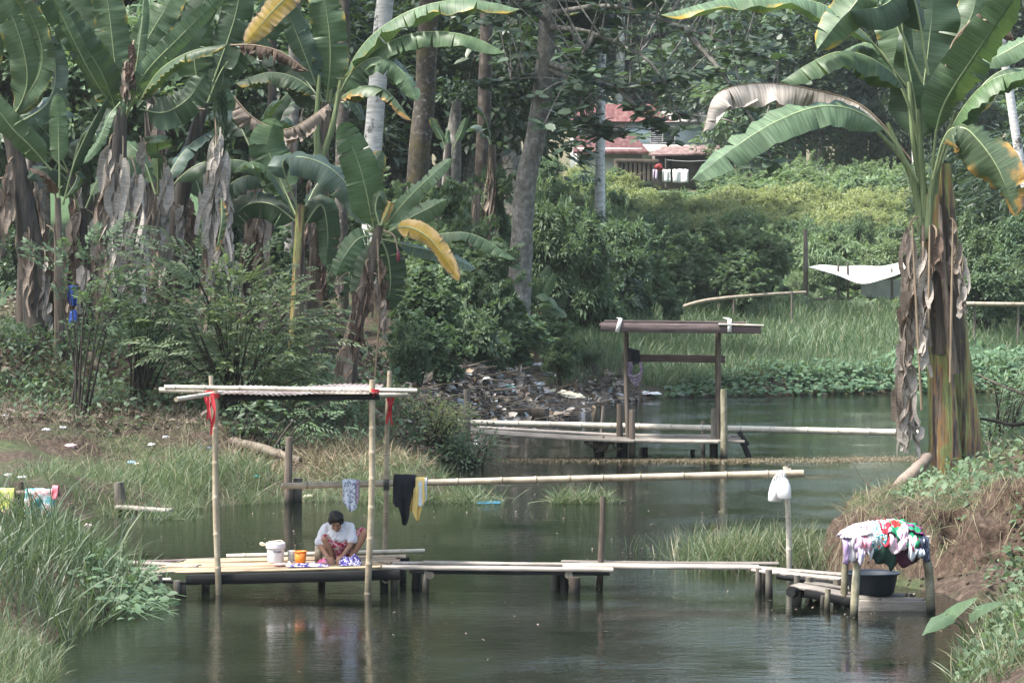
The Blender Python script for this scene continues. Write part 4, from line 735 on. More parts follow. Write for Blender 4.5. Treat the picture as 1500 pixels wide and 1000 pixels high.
for sfx, TL in (('', 1.), ('_tall', 2.5)): UB.update({'palm'+sfx: unit_bush('bush', 'palmate', .15, 1700, 'pale_leaf', 26, .32, tall=TL), 'palmd'+sfx: unit_bush('bush', 'palmate', .17, 1500, 'mid_leaf', 24, .34, tall=TL), 'lance'+sfx: unit_bush('bush', 'lance', .17, 4200, 'mid_leaf', 26, .36, droop=.2, wid=1.4, tall=TL),
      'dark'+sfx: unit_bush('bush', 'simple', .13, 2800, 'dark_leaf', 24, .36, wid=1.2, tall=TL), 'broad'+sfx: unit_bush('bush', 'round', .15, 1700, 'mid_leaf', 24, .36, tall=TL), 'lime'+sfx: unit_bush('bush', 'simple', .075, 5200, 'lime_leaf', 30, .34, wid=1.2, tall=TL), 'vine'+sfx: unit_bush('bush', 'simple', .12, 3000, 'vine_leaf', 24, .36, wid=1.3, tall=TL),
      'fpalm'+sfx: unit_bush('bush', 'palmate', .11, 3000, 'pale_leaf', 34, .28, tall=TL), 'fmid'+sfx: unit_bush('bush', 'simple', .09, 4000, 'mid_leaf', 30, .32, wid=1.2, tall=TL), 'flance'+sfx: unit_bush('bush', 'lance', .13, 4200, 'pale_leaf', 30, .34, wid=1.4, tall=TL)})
used = set()
def bush(var, px, py_top, d, hw, label, group=None, dep=.8, base=None, cat='bush'):
    src = UB[var]; g = ground_at(px, d); g.z = max(g.z, 0) if base is None else P(px, base, d).z
    ztop = P(px, py_top, d).z; h = max(.3, ztop-g.z)*1.02; r = M(hw, d)
    if h > 1.7*r: src = UB[var+'_tall']; h /= 2.5
    o = copy_tree(src, g, RNG.uniform(0, 6.28), (r, r*dep, h), label, group); o['category'] = cat; return o
FAR = 'vine covered bushes on the hillside beyond the marsh'
BS = [('palm', 600, 270, 86, 70, 'pale leaved bush below the mossy dark trunk'), ('palmd', 665, 268, 82, 70, 'bush with hand shaped leaves right below the pale stump trunk'), ('palmd', 720, 250, 92, 55, 'bush with hand shaped leaves at the foot of the grey leaning trunk'),
 ('palm', 635, 330, 79, 70, 'pale bush right of the leaning banana plant'), ('broad', 620, 395, 74, 60, 'dark broad leaved bush below the yellow banana leaf'), ('palmd', 715, 355, 80, 80, 'bushy mass of hand shaped leaves left of the upright pale ginger plant'), ('vine', 690, 430, 77, 85, 'vine smothered bush above the rubbish on the bank'),
 ('broad', 610, 460, 70, 48, 'broad leaved bush hanging down behind the roofed washing platform'), ('broad', 745, 450, 84, 70, 'leafy bush sloping down to the rubbish bank'), ('palmd', 800, 462, 90, 46, 'low bush with big leaves where rubbish bank meets the marsh grass'),
 ('vine', 600, 468, 68.5, 40, 'low leafy bush hanging over the top of the rubbish slope at left'), ('palmd', 820, 474, 86.5, 40, 'low leafy bush between the rubbish and the marsh grass, above the white bottle'), ('vine', 858, 505, 90, 34, 'low weedy bush where the marsh grass meets the end of the rubbish'), ('broad', 655, 478, 72.5, 44, 'dark broad leaved bush halfway along the rubbish slope'), ('vine', 712, 486, 77, 42, 'low vine bush just above the sea green plastic'), ('palmd', 752, 486, 84, 36, 'low bush left of the yellow bag on the rubbish'),
 ('lance', 800, 265, 96, 62, 'narrow leaved bush right of the grey leaning trunk'), ('lance', 850, 290, 100, 70, 'dull narrow leaved bush above the ginger plant'), ('lance', 905, 300, 106, 62, 'tall narrow leaved bush in the middle of the green bank'), ('palmd', 950, 330, 110, 55, 'bush left of the round vine covered mound'), ('dark', 905, 385, 104, 65, 'shadowy bush at the left end of the long bent pole'), ('lance', 860, 410, 100, 60, 'bush right of the pale upright ginger plant'),
 ('palm', 1050, 316, 125, 62, 'round mound of pale hand shaped leaves left of the white tarp shelter'), ('palm', 1120, 318, 127, 60, 'leafy mound whose right side ends at the grey fence post'), ('palmd', 1000, 345, 122, 50, 'left shoulder of the leafy mound above the bent pole'), ('palmd', 1085, 370, 121, 55, 'low front part of the leafy mound behind the bent pole'),
 ('flance', 1215, 340, 138, 60, 'pale tall weed clump right behind the tarp shelter post'), ('flance', 1285, 350, 140, 60, 'pale weeds behind the right half of the tarp shelter'), ('fmid', 1260, 310, 142, 40, 'dark bush on the hillside above the tarp shelter'),
 ('fmid', 1440, 300, 118, 62, 'dark bush right of the tall banana stem'), ('fmid', 1500, 280, 116, 60, 'dense bush at the right edge above the bamboo rail'), ('vine', 1450, 370, 112, 60, 'small leaved bush just above the bamboo rail on the right'), ('vine', 1510, 350, 114, 50, 'bush at the right edge touching the rail')]
for v_, px, pt, d, hw, lab in BS: bush(v_, px, pt, d, hw, lab)
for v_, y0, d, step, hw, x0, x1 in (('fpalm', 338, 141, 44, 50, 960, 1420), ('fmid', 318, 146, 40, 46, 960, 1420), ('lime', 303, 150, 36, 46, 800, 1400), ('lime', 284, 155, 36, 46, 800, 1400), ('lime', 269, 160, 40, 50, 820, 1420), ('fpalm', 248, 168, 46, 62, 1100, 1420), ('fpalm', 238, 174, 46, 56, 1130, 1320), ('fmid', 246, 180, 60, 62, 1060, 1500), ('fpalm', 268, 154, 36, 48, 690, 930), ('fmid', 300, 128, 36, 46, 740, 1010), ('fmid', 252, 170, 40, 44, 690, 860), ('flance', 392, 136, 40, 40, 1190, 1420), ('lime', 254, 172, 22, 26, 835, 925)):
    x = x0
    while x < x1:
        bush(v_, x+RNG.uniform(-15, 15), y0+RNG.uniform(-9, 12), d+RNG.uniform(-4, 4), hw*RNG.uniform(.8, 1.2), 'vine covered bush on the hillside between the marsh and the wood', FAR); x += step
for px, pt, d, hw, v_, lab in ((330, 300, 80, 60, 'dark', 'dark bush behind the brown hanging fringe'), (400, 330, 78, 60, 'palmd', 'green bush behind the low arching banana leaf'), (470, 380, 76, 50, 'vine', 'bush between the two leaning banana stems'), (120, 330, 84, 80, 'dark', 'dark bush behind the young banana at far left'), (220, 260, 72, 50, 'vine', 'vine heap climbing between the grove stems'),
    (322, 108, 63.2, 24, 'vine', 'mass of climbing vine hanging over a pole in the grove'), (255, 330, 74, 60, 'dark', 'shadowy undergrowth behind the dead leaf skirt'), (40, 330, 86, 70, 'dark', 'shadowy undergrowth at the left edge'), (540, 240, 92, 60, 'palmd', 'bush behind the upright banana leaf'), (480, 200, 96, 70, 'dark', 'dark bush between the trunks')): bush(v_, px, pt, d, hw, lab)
mb = MB(); p = scat([(.5, 122), (9, 126), (32, 126), (46, 190), (-6, 190), (-6, 130)], 7, .2); n = len(p); p[:, 2] += RNG.uniform(.05, .7, n)
leaves(mb, p, rdir(n), np.array([0, -.5, 1.])+RNG.normal(scale=.4, size=(n, 3)), RNG.uniform(.3, .7, n), 'palmate')
stuff(mb, 'hillside_vines', M_['pale_leaf'], 'low vines covering the hillside beyond the marsh')
# compound leaved shrub in front of the grove
def leafy_shrub(label, px, d, tips, kind, leaf, m, per, spread, name='shrub'):
    b = ground_at(px, d); t = thing(name, label, 'shrub', b); mb = MB(); ms = MB()
    for (x, y, dd) in tips:
        e = np.array(P(x, y, d+dd)); bb = np.array(b)+RNG.normal(scale=.1, size=3)*np.array([1, 1, 0]); midp = bb*.5+e*.5+np.array([0, 0, .22*np.linalg.norm(e-bb)*RNG.uniform(.3, 1.)]); pts = spline([bb, midp, e], 10); tube(ms, [bb, midp, e], [.03, .018, .007], 6, 10)
        for k in range(per):
            o = e+(RNG.normal(size=3)*spread) if k > 3 else pts[RNG.integers(6, 10)]; dr = unit((o-pts[5])+RNG.normal(scale=.25, size=3)); dr[2] = dr[2]*.5-.1
            leaves(mb, np.array([o]), np.array([dr]), np.array([[RNG.normal()*.25, -.35+RNG.normal()*.25, 1.]]), leaf*RNG.uniform(.7, 1.25), kind)
    mb.build('foliage', M_[m], t); ms.build('branches', M_['branch'], t); return t
tips = [(x+RNG.uniform(-9, 9), y+RNG.uniform(-9, 9), RNG.uniform(-.9, .7)) for x, y in ((210, 372), (250, 368), (285, 385), (300, 410), (340, 400), (370, 395), (345, 430), (385, 420), (410, 430), (425, 455), (440, 480), (395, 465), (360, 470), (320, 450), (290, 440), (260, 455), (235, 430), (215, 415), (200, 440), (330, 500), (370, 510), (410, 515), (440, 525), (465, 520), (420, 545), (380, 550), (345, 545), (400, 490), (300, 480), (270, 490), (240, 475), (360, 360+75), (455, 505), (310, 520), (430, 500), (280, 415), (225, 395), (395, 440), (330, 470), (375, 480), (415, 475), (355, 520), (395, 530), (300, 540), (320, 560), (440, 550), (250, 520), (230, 500), (275, 530), (340, 565), (400, 560), (430, 565), (370, 580), (460, 545), (290, 505), (325, 525), (445, 440), (455, 470))]
leafy_shrub('large shrub with pale compound leaves spreading in front of the banana grove', 345, 57.5, tips, 'pinnate', .44, 'shrub_leaf', 13, .24)
leafy_shrub('thin shrub with drooping compound leaf sprays on a long bent stalk at left', 120, 57, [(60, 378, 0), (95, 380, .2), (130, 365, 0), (150, 355, .3), (115, 440, .1), (140, 445, -.2), (170, 450, 0), (160, 400, .2), (185, 420, .3)], 'pinnate', .42, 'mid_leaf', 9, .16)
leafy_shrub('small white flecked shrub beneath the dead leaf skirt', 200, 58, [(170+RNG.uniform(0, 110), 440+RNG.uniform(0, 70), RNG.uniform(-.4, .4)) for k in range(22)], 'simple', .17, 'mid_leaf', 34, .2)
leafy_shrub('leafy sapling growing under the tin roof', 395, 55, [(390, 610, 0), (430, 600, .1), (460, 610, 0), (410, 640, 0), (445, 630, .2), (370, 600, .1), (480, 590, .3), (475, 625, .1)], 'pinnate', .34, 'mid_leaf', 8, .14)
leafy_shrub('dark seedling bush behind the left bamboo post', 355, 55.5, [(340+RNG.uniform(0, 70), 590+RNG.uniform(0, 50), RNG.uniform(-.2, .3)) for k in range(9)], 'simple', .24, 'dark_leaf', 18, .16)
leafy_shrub('low bush with pale leaf tips beside the hanging red strips', 640, 60.5, [(580+RNG.uniform(0, 110), 598+RNG.uniform(0, 40), RNG.uniform(-.4, .4)) for k in range(14)], 'simple', .10, 'lime_leaf', 70, .16)
leafy_shrub('weedy bush on the point of the left bank', 690, 60.3, [(640+RNG.uniform(0, 90), 640+RNG.uniform(0, 34), RNG.uniform(-.5, .3)) for k in range(16)], 'simple', .11, 'vine_leaf', 60, .14)
leafy_shrub('grey blue flowered weeds right of the big banana stem', 1462, 47, [(1440+RNG.uniform(0, 70), 545+RNG.uniform(0, 90), RNG.uniform(-.5, .3)) for k in range(18)], 'lance', .16, 'mid_leaf', 26, .10)
def rosette(name, label, px, d, pts_list, w, m, droop=20):
    b = ground_at(px, d); t = thing(name, label, 'plant', b)
    for pts in pts_list:
        mb = MB(); blade(mb, [P(x, y, d+dd) for x, y, dd in pts], M(w, d), (0, -.8, .6), droop, 20, .12, 0, 0, .1, (0, 0), .01); mb.build('leaf', B_[m], t)
    return t
rosette('ginger_plant', 'pale upright large leaved plant in the middle of the bank', 786, 90, [[(785, 448, 0), (775, 425, -.2), (766, 402, -.4)], [(785, 448, 0), (780, 420, -.1), (777, 400, -.2)], [(785, 448, 0), (793, 415, -.2), (805, 388, -.3)], [(786, 448, 0), (800, 425, -.3), (813, 400, -.6)], [(785, 446, 0), (770, 430, -.5), (757, 432, -.9)], [(786, 446, 0), (800, 438, -.5), (815, 450, -1)], [(786, 446, 0), (808, 450, -.6), (830, 464, -1)], [(786, 446, 0), (790, 430, -.6), (800, 440, -1.2)]], 17, 'l')
# taro at the lower right
b = ground_at(1415, 31.5); t = thing('taro_plant', 'large leaved taro plant growing at the water edge in the lower right corner', 'plant', b)
def heart(mb, c, tip, nr, w):
    c, tip, nr = np.array(c), np.array(tip), np.array(nr, float); ax = tip-c; L = np.linalg.norm(ax); ax /= L; nr = unit(nr-(nr@ax)*ax); sd = np.cross(nr, ax)
    ol = [(-.36, .16), (-.38, .34), (-.15, .54), (.2, .52), (.55, .34), (.85, .12), (1.04, 0)]; ol = ol+[(a, -b) for a, b in ol[-2::-1]]
    pts = [c+ax*L*a+sd*w*b-nr*L*(.10*a*a+.35*abs(b)**1.5*w/L)+nr*.028*math.sin(a*9+b*14) for a, b in ol]; n = len(pts)
    inn = [c+ax*L*a*.5+sd*w*b*.5+nr*.012-nr*L*.03*a for a, b in ol]
    uv = [(.5+.4*a, .5+b*.9) for a, b in ol]
    mb.add([c]+inn+pts, [(0, 1+i, 2+i) for i in range(n-1)]+[(1+i, 1+n+i, 2+n+i, 2+i) for i in range(n-1)], 0, [(.5, .5)]+[(.5+.2*a, .5+b*.45) for a, b in ol]+uv)
for c, tp, nr, w, k in (((1390, 898, 0), (1428, 872, -.2), (-.2, -.55, .95), .30, 'g'), ((1434, 892, .2), (1468, 878, 0), (.3, -.6, .8), .32, 'g'), ((1382, 905, -.2), (1352, 925, -.5), (-.5, -.9, .35), .2, 'e')):
    mb = MB(); heart(mb, P(c[0], c[1], 31.3+c[2]), P(tp[0], tp[1], 31.3+tp[2]), nr, w); mb.build('leaf', B_[k], t)
    mb = MB(); tube(mb, [b, P((c[0]+1425)/2+4, (c[1]+960)/2-14, 31.4), P(c[0], c[1], 31.3+c[2])], [.018, .012, .008], 7, 12); mb.build('leaf_stalk', M_['petiole'], t)
# grass clumps standing in the river
def clump(label, pts, h, n, sx, sy, d, wid=1., lean=.4, m='grass'):
    mb = MB(); q = np.array([P(x, y, d) for x, y in pts]); k = RNG.integers(0, len(q), n); p = q[k]+RNG.normal(size=(n, 3))*np.array([sx, sy, 0]); p[:, 2] = .0
    grass(mb, p, h, wid, lean); o = mb.build('grass_clump', [M_[m]]); return tag(o, label, 'grass clump')
clump('small grass clump with dead stalks standing alone in mid river', [(825, 730), (850, 732), (876, 728)], .34, 800, .13, .12, 51.5, .6, .75, 'grass')
clump('grass clump in the shallows left of the earth bank below the two white jugs', [(1040, 828), (1080, 825), (1120, 826), (1160, 825), (1180, 822)], .5, 3200, .26, .5, 41.0, .42, .4)
o = clump('few upright grass blades left of the right hand grass clump', [(940, 800), (962, 798), (975, 812), (1005, 800)], .3, 26, .12, .3, 43., .9, .2); o['kind'] = 'stuff'; del o['category']; o.name = 'sparse_grass'
clump('wet grass tuft beside the floating board near the left bank', [(215, 770), (240, 768), (260, 765)], .25, 260, .25, .15, 48.3, .9, .7)
clump('grass tuft trailing in the water behind the hanging shirts', [(560, 738), (600, 737), (650, 735), (690, 733)], .4, 900, .3, .2, 51.7, .55, .9)
# ------------------------------------------------------------------ trees
def tree(label, pts, d, w, m, crownspec=None, leafm='dark_leaf', kind='simple', leaf=.22, n=5000, cat='tree', branches=(), ext=5):
    b = Vector(P(pts[0][0], pts[0][1], d)); gz = h1(b.x, b.y); t = thing('tree', label, cat, (b.x, b.y, gz))
    path = [Vector((b.x, b.y, gz-.2))]+[P(x, y, d) for x, y in pts[0:]]
    top = path[-1]; path.append(top+(top-path[-2]).normalized()*ext)
    mb = MB(); r = M(w, d)/2; tube(mb, path, [r*1.25, r*1.02, r, r*.9, r*.45], 12, 26, 0, .05); 
    for bp, br in branches: tube(mb, [P(x, y, d+dd) for x, y, dd in bp], [br, br*.7, br*.3], 7, 14, 0, .08)
    mb.build('trunk', M_[m], t)
    e = path[-1]; rad = crownspec or (3.2, 3., 2.6); mb = MB(); crown(mb, (e.x, e.y, e.z+rad[2]*.35), rad, n, leaf, kind, 26, .36)
    mb.build('crown', M_[leafm], t); return t
tree('white barked slender tree trunk beside the long arching banana leaves', [(545, 245), (555, 100), (566, -20)], 88, 26, 'bark_white')
tree('dark mossy tree trunk with white lichen spots and a widening foot', [(612, 262), (622, 150), (626, 60)], 90, 31, 'bark_mossy')
tree('dark trunk behind the drooping brown banana rags', [(706, 250), (710, 150), (712, 40)], 100, 20, 'bark_dark')
tree('pale broken trunk standing like a stump among the bushes', [(660, 300), (664, 210), (668, 160)], 92, 30, 'bark_grey', (.7, .7, .5), n=260, ext=.3)
tree('spotted dark trunk behind the vertical banana leaf', [(500, 250), (503, 120), (504, -20)], 84, 18, 'bark_mossy')
tree('dark trunk at the left behind the banana leaves', [(52, 330), (48, 150), (45, -20)], 74, 24, 'bark_grey')
tree('short pale and brown trunk left of the banana with arching leaves', [(426, 260), (428, 170), (430, 110)], 86, 18, 'bark_grey')
tree('thin white trunk in front of the red roofed house', [(879, 255), (880, 150), (882, 20)], 150, 14, 'bark_white', leafm='mid_leaf', leaf=.4)
tree('pale trunk behind the red roofed house, seen through the big leaves', [(904, 200), (908, 120), (910, -20)], 232, 13, 'bark_white', leafm='mid_leaf', leaf=.4)
tree('white leaning trunk at the right edge', [(1545, 440), (1502, 275), (1478, 130), (1465, 40)], 95, 13, 'bark_white', leaf=.3)
tree('white trunk hidden behind the crown of the right banana', [(1347, 280), (1343, 200), (1341, 90), (1340, 0)], 176, 17, 'bark_white', leaf=.4, n=3000)
tree('dark trunk in the grove behind the yellow leaf', [(395, 330), (398, 180), (400, -10)], 78, 13, 'bark_dark')
tree('unseen tall tree added left of the grove to shade it', [(-130, 520), (-120, 200), (-115, -60)], 58, 26, 'bark_dark', (5.5, 4.5, 3.6), n=7000, leaf=.26)  # out of view, added so its crown darkens the grove
tree('second unseen tall tree added farther back to shade the grove', [(-60, 470), (-70, 150), (-60, -150)], 67, 24, 'bark_dark', (5.5, 4.5, 3.4), n=7000, leaf=.26)  # also out of view, added for more shade on the grove
# big leaved tree with the long drooping branches
d = 88.; b = P(768, 292, d); t = thing('tree', 'grey leaning tree with large round leaves on drooping branches over the hill', 'tree', (b.x, b.y, h1(b.x, b.y)))
mb = MB(); tube(mb, [Vector((b.x-.25, b.y, h1(b.x, b.y)-.2)), b, P(785, 200, d), P(797, 110, d), P(803, 20, d), P(812, -80, d)], [M(19, d), M(17, d), M(15, d), M(13.5, d), M(10, d)], 14, 30, 0, .05)
BR = [[(800, 92, 0), (850, 108, -1.5), (905, 128, -2.5), (960, 122, -3.), (1010, 112, -3.4)], [(799, 100, 0), (838, 118, -1), (852, 150, -1.6), (886, 188, -2), (925, 196, -2.4)], [(798, 112, 0), (770, 112, -.4), (735, 120, -.8), (700, 124, -1.)], [(803, 40, 0), (870, 50, -2), (950, 90, -3), (985, 150, -3.4), (1000, 186, -3.6)], [(804, 20, 0), (900, 10, -2), (1000, 40, -3.5), (1080, 70, -4.5), (1140, 90, -5)],
      [(806, 0, 0), (920, -30, 2), (1040, -10, 3), (1130, 20, 4)], [(803, 30, 0), (760, 10, -2), (720, 30, -3)], [(1000, 40, -3.5), (1060, 110, -4.4), (1105, 180, -5), (1130, 235, -5.2)], [(905, 128, -2.5), (940, 165, -2.8), (975, 195, -3)], [(850, 150, -1.6), (858, 180, -1.7), (880, 200, -2)], [(870, 50, -2), (850, 90, -3), (840, 130, -3.4)]]
for q in BR: tube(mb, [P(x, y, d+dd) for x, y, dd in q], [.10, .075, .05, .025], 7, 22, 0, .12)
ml = MB(); ends = []
for q in BR:
    s = spline([P(x, y, d+dd) for x, y, dd in q], 16)
    for k in range(5, 16): ends.append(s[k])
for k in range(300):
    x, y = RNG.uniform(690, 1170), 400*RNG.uniform(0, 1)**1.2-190; lim = np.interp(x, [690, 760, 810, 845, 870, 1000, 1080, 1170], [60, 120, 215, 170, 140, 135, 125, 110])
    if y < lim: ends.append(np.array(P(x, y, d+RNG.uniform(-5.5, 3))))
for x, y in ((1125, 200), (1112, 225), (1135, 240), (1090, 190), (985, 205), (830, 215), (850, 205), (940, 200), (1000, 190), (835, 190), (1100, 245)): ends.append(np.array(P(x, y, d-4)))
ends = np.array(ends)
for e in ends:
    k = RNG.integers(5, 9); a = RNG.uniform(0, 2*PI)+np.arange(k)*2.4; dr = np.stack([np.cos(a), np.sin(a)*.8, RNG.uniform(-.5, .45, k)], 1); nr = np.array([0, -.35, 1.])+dr*.3+RNG.normal(scale=.25, size=(k, 3))
    leaves(ml, np.repeat(e[None], k, 0)+dr*.06, dr, nr, RNG.uniform(.26, .48, k), 'round', 0, .95)
    if RNG.uniform() < .3:
        j = ends[RNG.integers(0, 60)]
        j = min((ends[i] for i in RNG.integers(0, 120, 14)), key=lambda q: np.linalg.norm(q-e)); tube(mb, [j, (j+e)/2+np.array([0, 0, .12]), e], [.03, .02, .01], 5, 6, cap=False)
mb.build('trunk', M_['bark_grey'], t); ml.build('crown', M_['big_leaf'], t)
# wood behind: six crown shapes, copied
def wood_tree(kind, leaf, n, m, rad, h):
    t = thing('tree', 'x', 'tree', (0, 0, -500)); O = np.array([0, 0, -500.]); mb = MB(); crown(mb, np.array((0, 0, h-rad[2]*.8)), rad, n, leaf, kind, 40, .3, .3, .7, 0, -.9); mb.v = [a+O for a in mb.v]; mb.build('crown', M_[m], t)
    mb = MB(); tube(mb, [(0, 0, -.5), (.2, .1, h*.35), (.1, 0, h*.7)], [.35, .26, .12], 8, 12, 0, .1)
    for k in range(5):
        a = k*1.3; tube(mb, [(.1, 0, h*.4+.3*k), (math.cos(a)*rad[0]*.4, math.sin(a)*rad[0]*.4, h*.6+.2*k), (math.cos(a)*rad[0]*.75, math.sin(a)*rad[0]*.75, h*.72)], [.13, .08, .03], 6, 8)
    mb.v = [a+O for a in mb.v]; mb.build('trunk', M_['bark_grey'], t); return t
WT = [wood_tree('simple', .42, 5200, 'dark_leaf', (4.2, 4.2, 4.6), 11), wood_tree('simple', .5, 4600, 'mid_leaf', (4.6, 4.6, 4.2), 10), wood_tree('round', .42, 4600, 'dark_leaf', (3.8, 3.8, 5), 12), wood_tree('lance', .6, 6000, 'dark_leaf', (4.4, 4.4, 4.4), 10.5), wood_tree('palmate', .6, 2600, 'mid_leaf', (4, 4, 4.2), 9.5)]
WG = 'leafy trees of the dark wood in the background'
def wt(k, px, d, s, lab='leafy tree in the dark wood closing off the background', grp=WG, z=None):
    g = ground_at(px, d); g.z -= .5; return copy_tree(WT[k], g, RNG.uniform(0, 6.28), (s*RNG.uniform(.85, 1.15), s*RNG.uniform(.85, 1.15), s*RNG.uniform(.9, 1.15)), lab, grp)
for d, x0, x1, st, s0, s1 in ((100, -420, 520, 95, .85, 1.1), (112, -380, 720, 105, 1., 1.3), (128, -400, 800, 105, 1.3, 1.7), (150, 500, 745, 80, 1.5, 2.)):
    x = x0
    while x < x1: wt(int(RNG.integers(0, 4)), x+RNG.uniform(-20, 20), d+RNG.uniform(-4, 4), RNG.uniform(s0, s1)); x += st
for d, x0, x1, st, s0, s1 in ((185, 1090, 1560, 62, .85, 1.05), (200, 1080, 1600, 75, 1.1, 1.4), (235, 640, 1600, 80, 1.6, 2.1), (262, 600, 1650, 90, 2.5, 3.2)):
    x = x0
    while x < x1: wt(int(RNG.integers(0, 5)), x+RNG.uniform(-18, 18), d+RNG.uniform(-4, 4), RNG.uniform(s0, s1)); x += st
for px, d, s, k in ((1440, 128, .62, 2), (1500, 124, .75, 0), (1560, 120, .9, 3), (1395, 140, .6, 3)): wt(k, px, d, s, 'dark leafy tree behind the right banana plant', 'dark trees at the right edge')
bush('fmid', 806, 226, 176, 34, 'bush hiding the left end of the far houses'); bush('lime', 848, 240, 178, 26, 'low bush in front of the rusty low house'); bush('fpalm', 900, 243, 178, 22, 'low bush before the orange brown plank fence'); wt(1, 905, 188, .2, 'small round tree between the thin white trunk and the shack', None); wt(0, 1100, 180, .36, 'dark tree right of the shack under the dry leaf', None)
for u_ in UB.values():
    for c in list(u_.children): bpy.data.objects.remove(c)
    bpy.data.objects.remove(u_)
for u_ in WT:
    for c in list(u_.children): bpy.data.objects.remove(c)
    bpy.data.objects.remove(u_)
def gp(px, py, d0=27., d1=190.):
    """first point of the ground or water seen at that pixel"""
    ds = np.arange(d0, d1, .15); pts = np.array([tuple(P(px, py, d)) for d in ds[::1]]); hz = np.maximum(H(pts[:, 0], pts[:, 1]), 0)
    k = np.argmax(pts[:, 2] <= hz); return Vector((pts[k, 0], pts[k, 1], hz[k]))
def part_bamboo(t, name, a, b, r, m='bamboo', **k): mb = MB(); bamboo(mb, a, b, r, **k); return mb.build(name, M_[m], t)
def part_plank(t, name, a, b, w, th, m, **k): mb = MB(); plank(mb, a, b, w, th, **k); return mb.build(name, M_[m], t)
def part_post(t, name, a, b, r, m='wood_z', wob=.10, seg=9): mb = MB(); a, b = Vector(a), Vector(b); tube(mb, [a, a*.5+b*.5+Vector((RNG.normal()*.01, 0, 0)), b], [r*1.08, r, r*.92], seg, 9, 0, wob); return mb.build(name, M_[m], t)
def top_post(name, label, cat, a, b, r, m='wood_z', group=None, wob=.1):
    mb = MB(); a, b = Vector(a), Vector(b); tube(mb, [a, a*.5+b*.5+Vector((RNG.normal()*.015, 0, 0)), b], [r*1.1, r, r*.85], 10, 10, 0, wob); o = mb.build(name, M_[m]); return tag(o, label, cat, group)
def wl(px, d, z=-.5): return Vector((X(px, d), d, z))
def at(px, py, d): return P(px, py, d)
# ------------------------------------------------------------------ washing platform
DF, DB = 37.35, 38.95; zl, zr = P(250, 836, DF).z, P(545, 829, DF).z
t = thing('washing_platform', 'low bamboo washing platform on dark beams where the woman squats', 'platform', (X(420, 38), 38.1, 0))
ns = 13
for i in range(ns):
    dd = DF+.05+(DB-DF-.1)*i/(ns-1); x0 = X(250+RNG.uniform(-22, 16)+max(0, i-6)*7, dd); x1 = X(560+RNG.uniform(-8, 14)+i*3, dd)
    part_plank(t, 'deck_slat', (x0, dd, zl+.005*RNG.normal()-.016), (x1, dd, zr+.005*RNG.normal()-.016), .108, .026, 'wood_tan', n=18, rag=.012)
part_bamboo(t, 'edge_pole', (X(330, DB), DB+.08, zl+.02), (X(622, DB), DB+.08, zr+.035), .035, 'bamboo_pale')
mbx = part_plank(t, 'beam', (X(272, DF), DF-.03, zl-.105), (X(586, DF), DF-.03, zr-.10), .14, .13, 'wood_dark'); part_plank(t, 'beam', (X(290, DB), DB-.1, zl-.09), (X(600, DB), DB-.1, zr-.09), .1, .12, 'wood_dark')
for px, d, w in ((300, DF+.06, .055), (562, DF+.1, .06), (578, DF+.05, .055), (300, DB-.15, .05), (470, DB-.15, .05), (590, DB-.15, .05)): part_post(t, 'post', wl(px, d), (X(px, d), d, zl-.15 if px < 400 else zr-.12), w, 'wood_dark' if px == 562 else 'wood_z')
for px, py in ((304, 853), (565, 848)):
    mb = MB(); c = P(px, py, DF-.06); a = np.linspace(0, 2*PI, 14, endpoint=False); L = 1.7
    ring = lambda r, y: np.stack([c.x+r*np.cos(a), np.full(14, y), c.z+r*np.sin(a)], 1)
    v = np.concatenate([ring(.055, c.y+L), ring(.055, c.y), ring(.038, c.y), ring(.038, c.y+L)]); mb.add(v, [(k*14+i, k*14+(i+1) % 14, (k+1)*14+(i+1) % 14, (k+1)*14+i) for k in range(3) for i in range(14)]); mb.build('joist', M_['bamboo_grey'][0], t)
part_bamboo(t, 'loose_stick', P(540, 823, 38.3)+Vector((0, 0, .03)), P(572, 829, 37.6)+Vector((0, 0, .04)), .018, 'bamboo_grey')
# old boards running to the left bank
t = thing('old_walkway', 'weathered grey boards joining the washing platform to the left bank', 'walkway', (X(230, 38), 38, 0))
for a, b, w, th, m in (((152, 822, 39), (300, 828, 38.4), .2, .035, 'wood_x'), ((178, 834, 38.2), (292, 829, 37.9), .2, .04, 'wood_x'), ((160, 840, 37.6), (258, 836, 37.5), .16, .03, 'wood_pale'), ((188, 850, 37.1), (250, 848, 37.2), .16, .03, 'wood_pale'), ((190, 823, 39.3), (318, 818, 39.1), .1, .04, 'wood_brown'), ((170, 846, 36.9), (272, 853, 37.1), .1, .03, 'wood_dark')): part_plank(t, 'board', P(*a), P(*b), w, th, m)
for px, y1, d in ((233, 850, 36.8), (259, 858, 36.9), (268, 862, 37.1), (200, 848, 37.4)): part_post(t, 'post', wl(px, d), P(px, y1-8, d), .045)
# ------------------------------------------------------------------ bamboo shelter over it
t = thing('bamboo_shelter', 'bamboo post shelter with a rusty corrugated tin roof and red cloth ties', 'shelter', (X(430, 38), 38.1, 0))
dl = 37.2
part_bamboo(t, 'corner_post', wl(319, dl), P(314, 572, dl), .042, 'bamboo', node=.42); part_bamboo(t, 'corner_post', wl(538, dl), P(547, 556, dl), .047, 'bamboo', node=.36)
part_bamboo(t, 'corner_post', wl(559, DB+.2), P(571, 543, DB+.2), .038, 'bamboo_grey', node=.4); part_bamboo(t, 'corner_post', wl(322, DB+.2), P(310, 550, DB+.2), .036, 'bamboo_grey', node=.4)
zf = P(320, 578, dl).z
part_bamboo(t, 'roof_pole', P(241, 567, dl+.12), P(611, 572, dl+.12), .032, 'bamboo_pale', node=.45); part_bamboo(t, 'roof_pole', P(233, 571, DB+.1), P(590, 579, DB+.1), .036, 'bamboo_pale', node=.45)
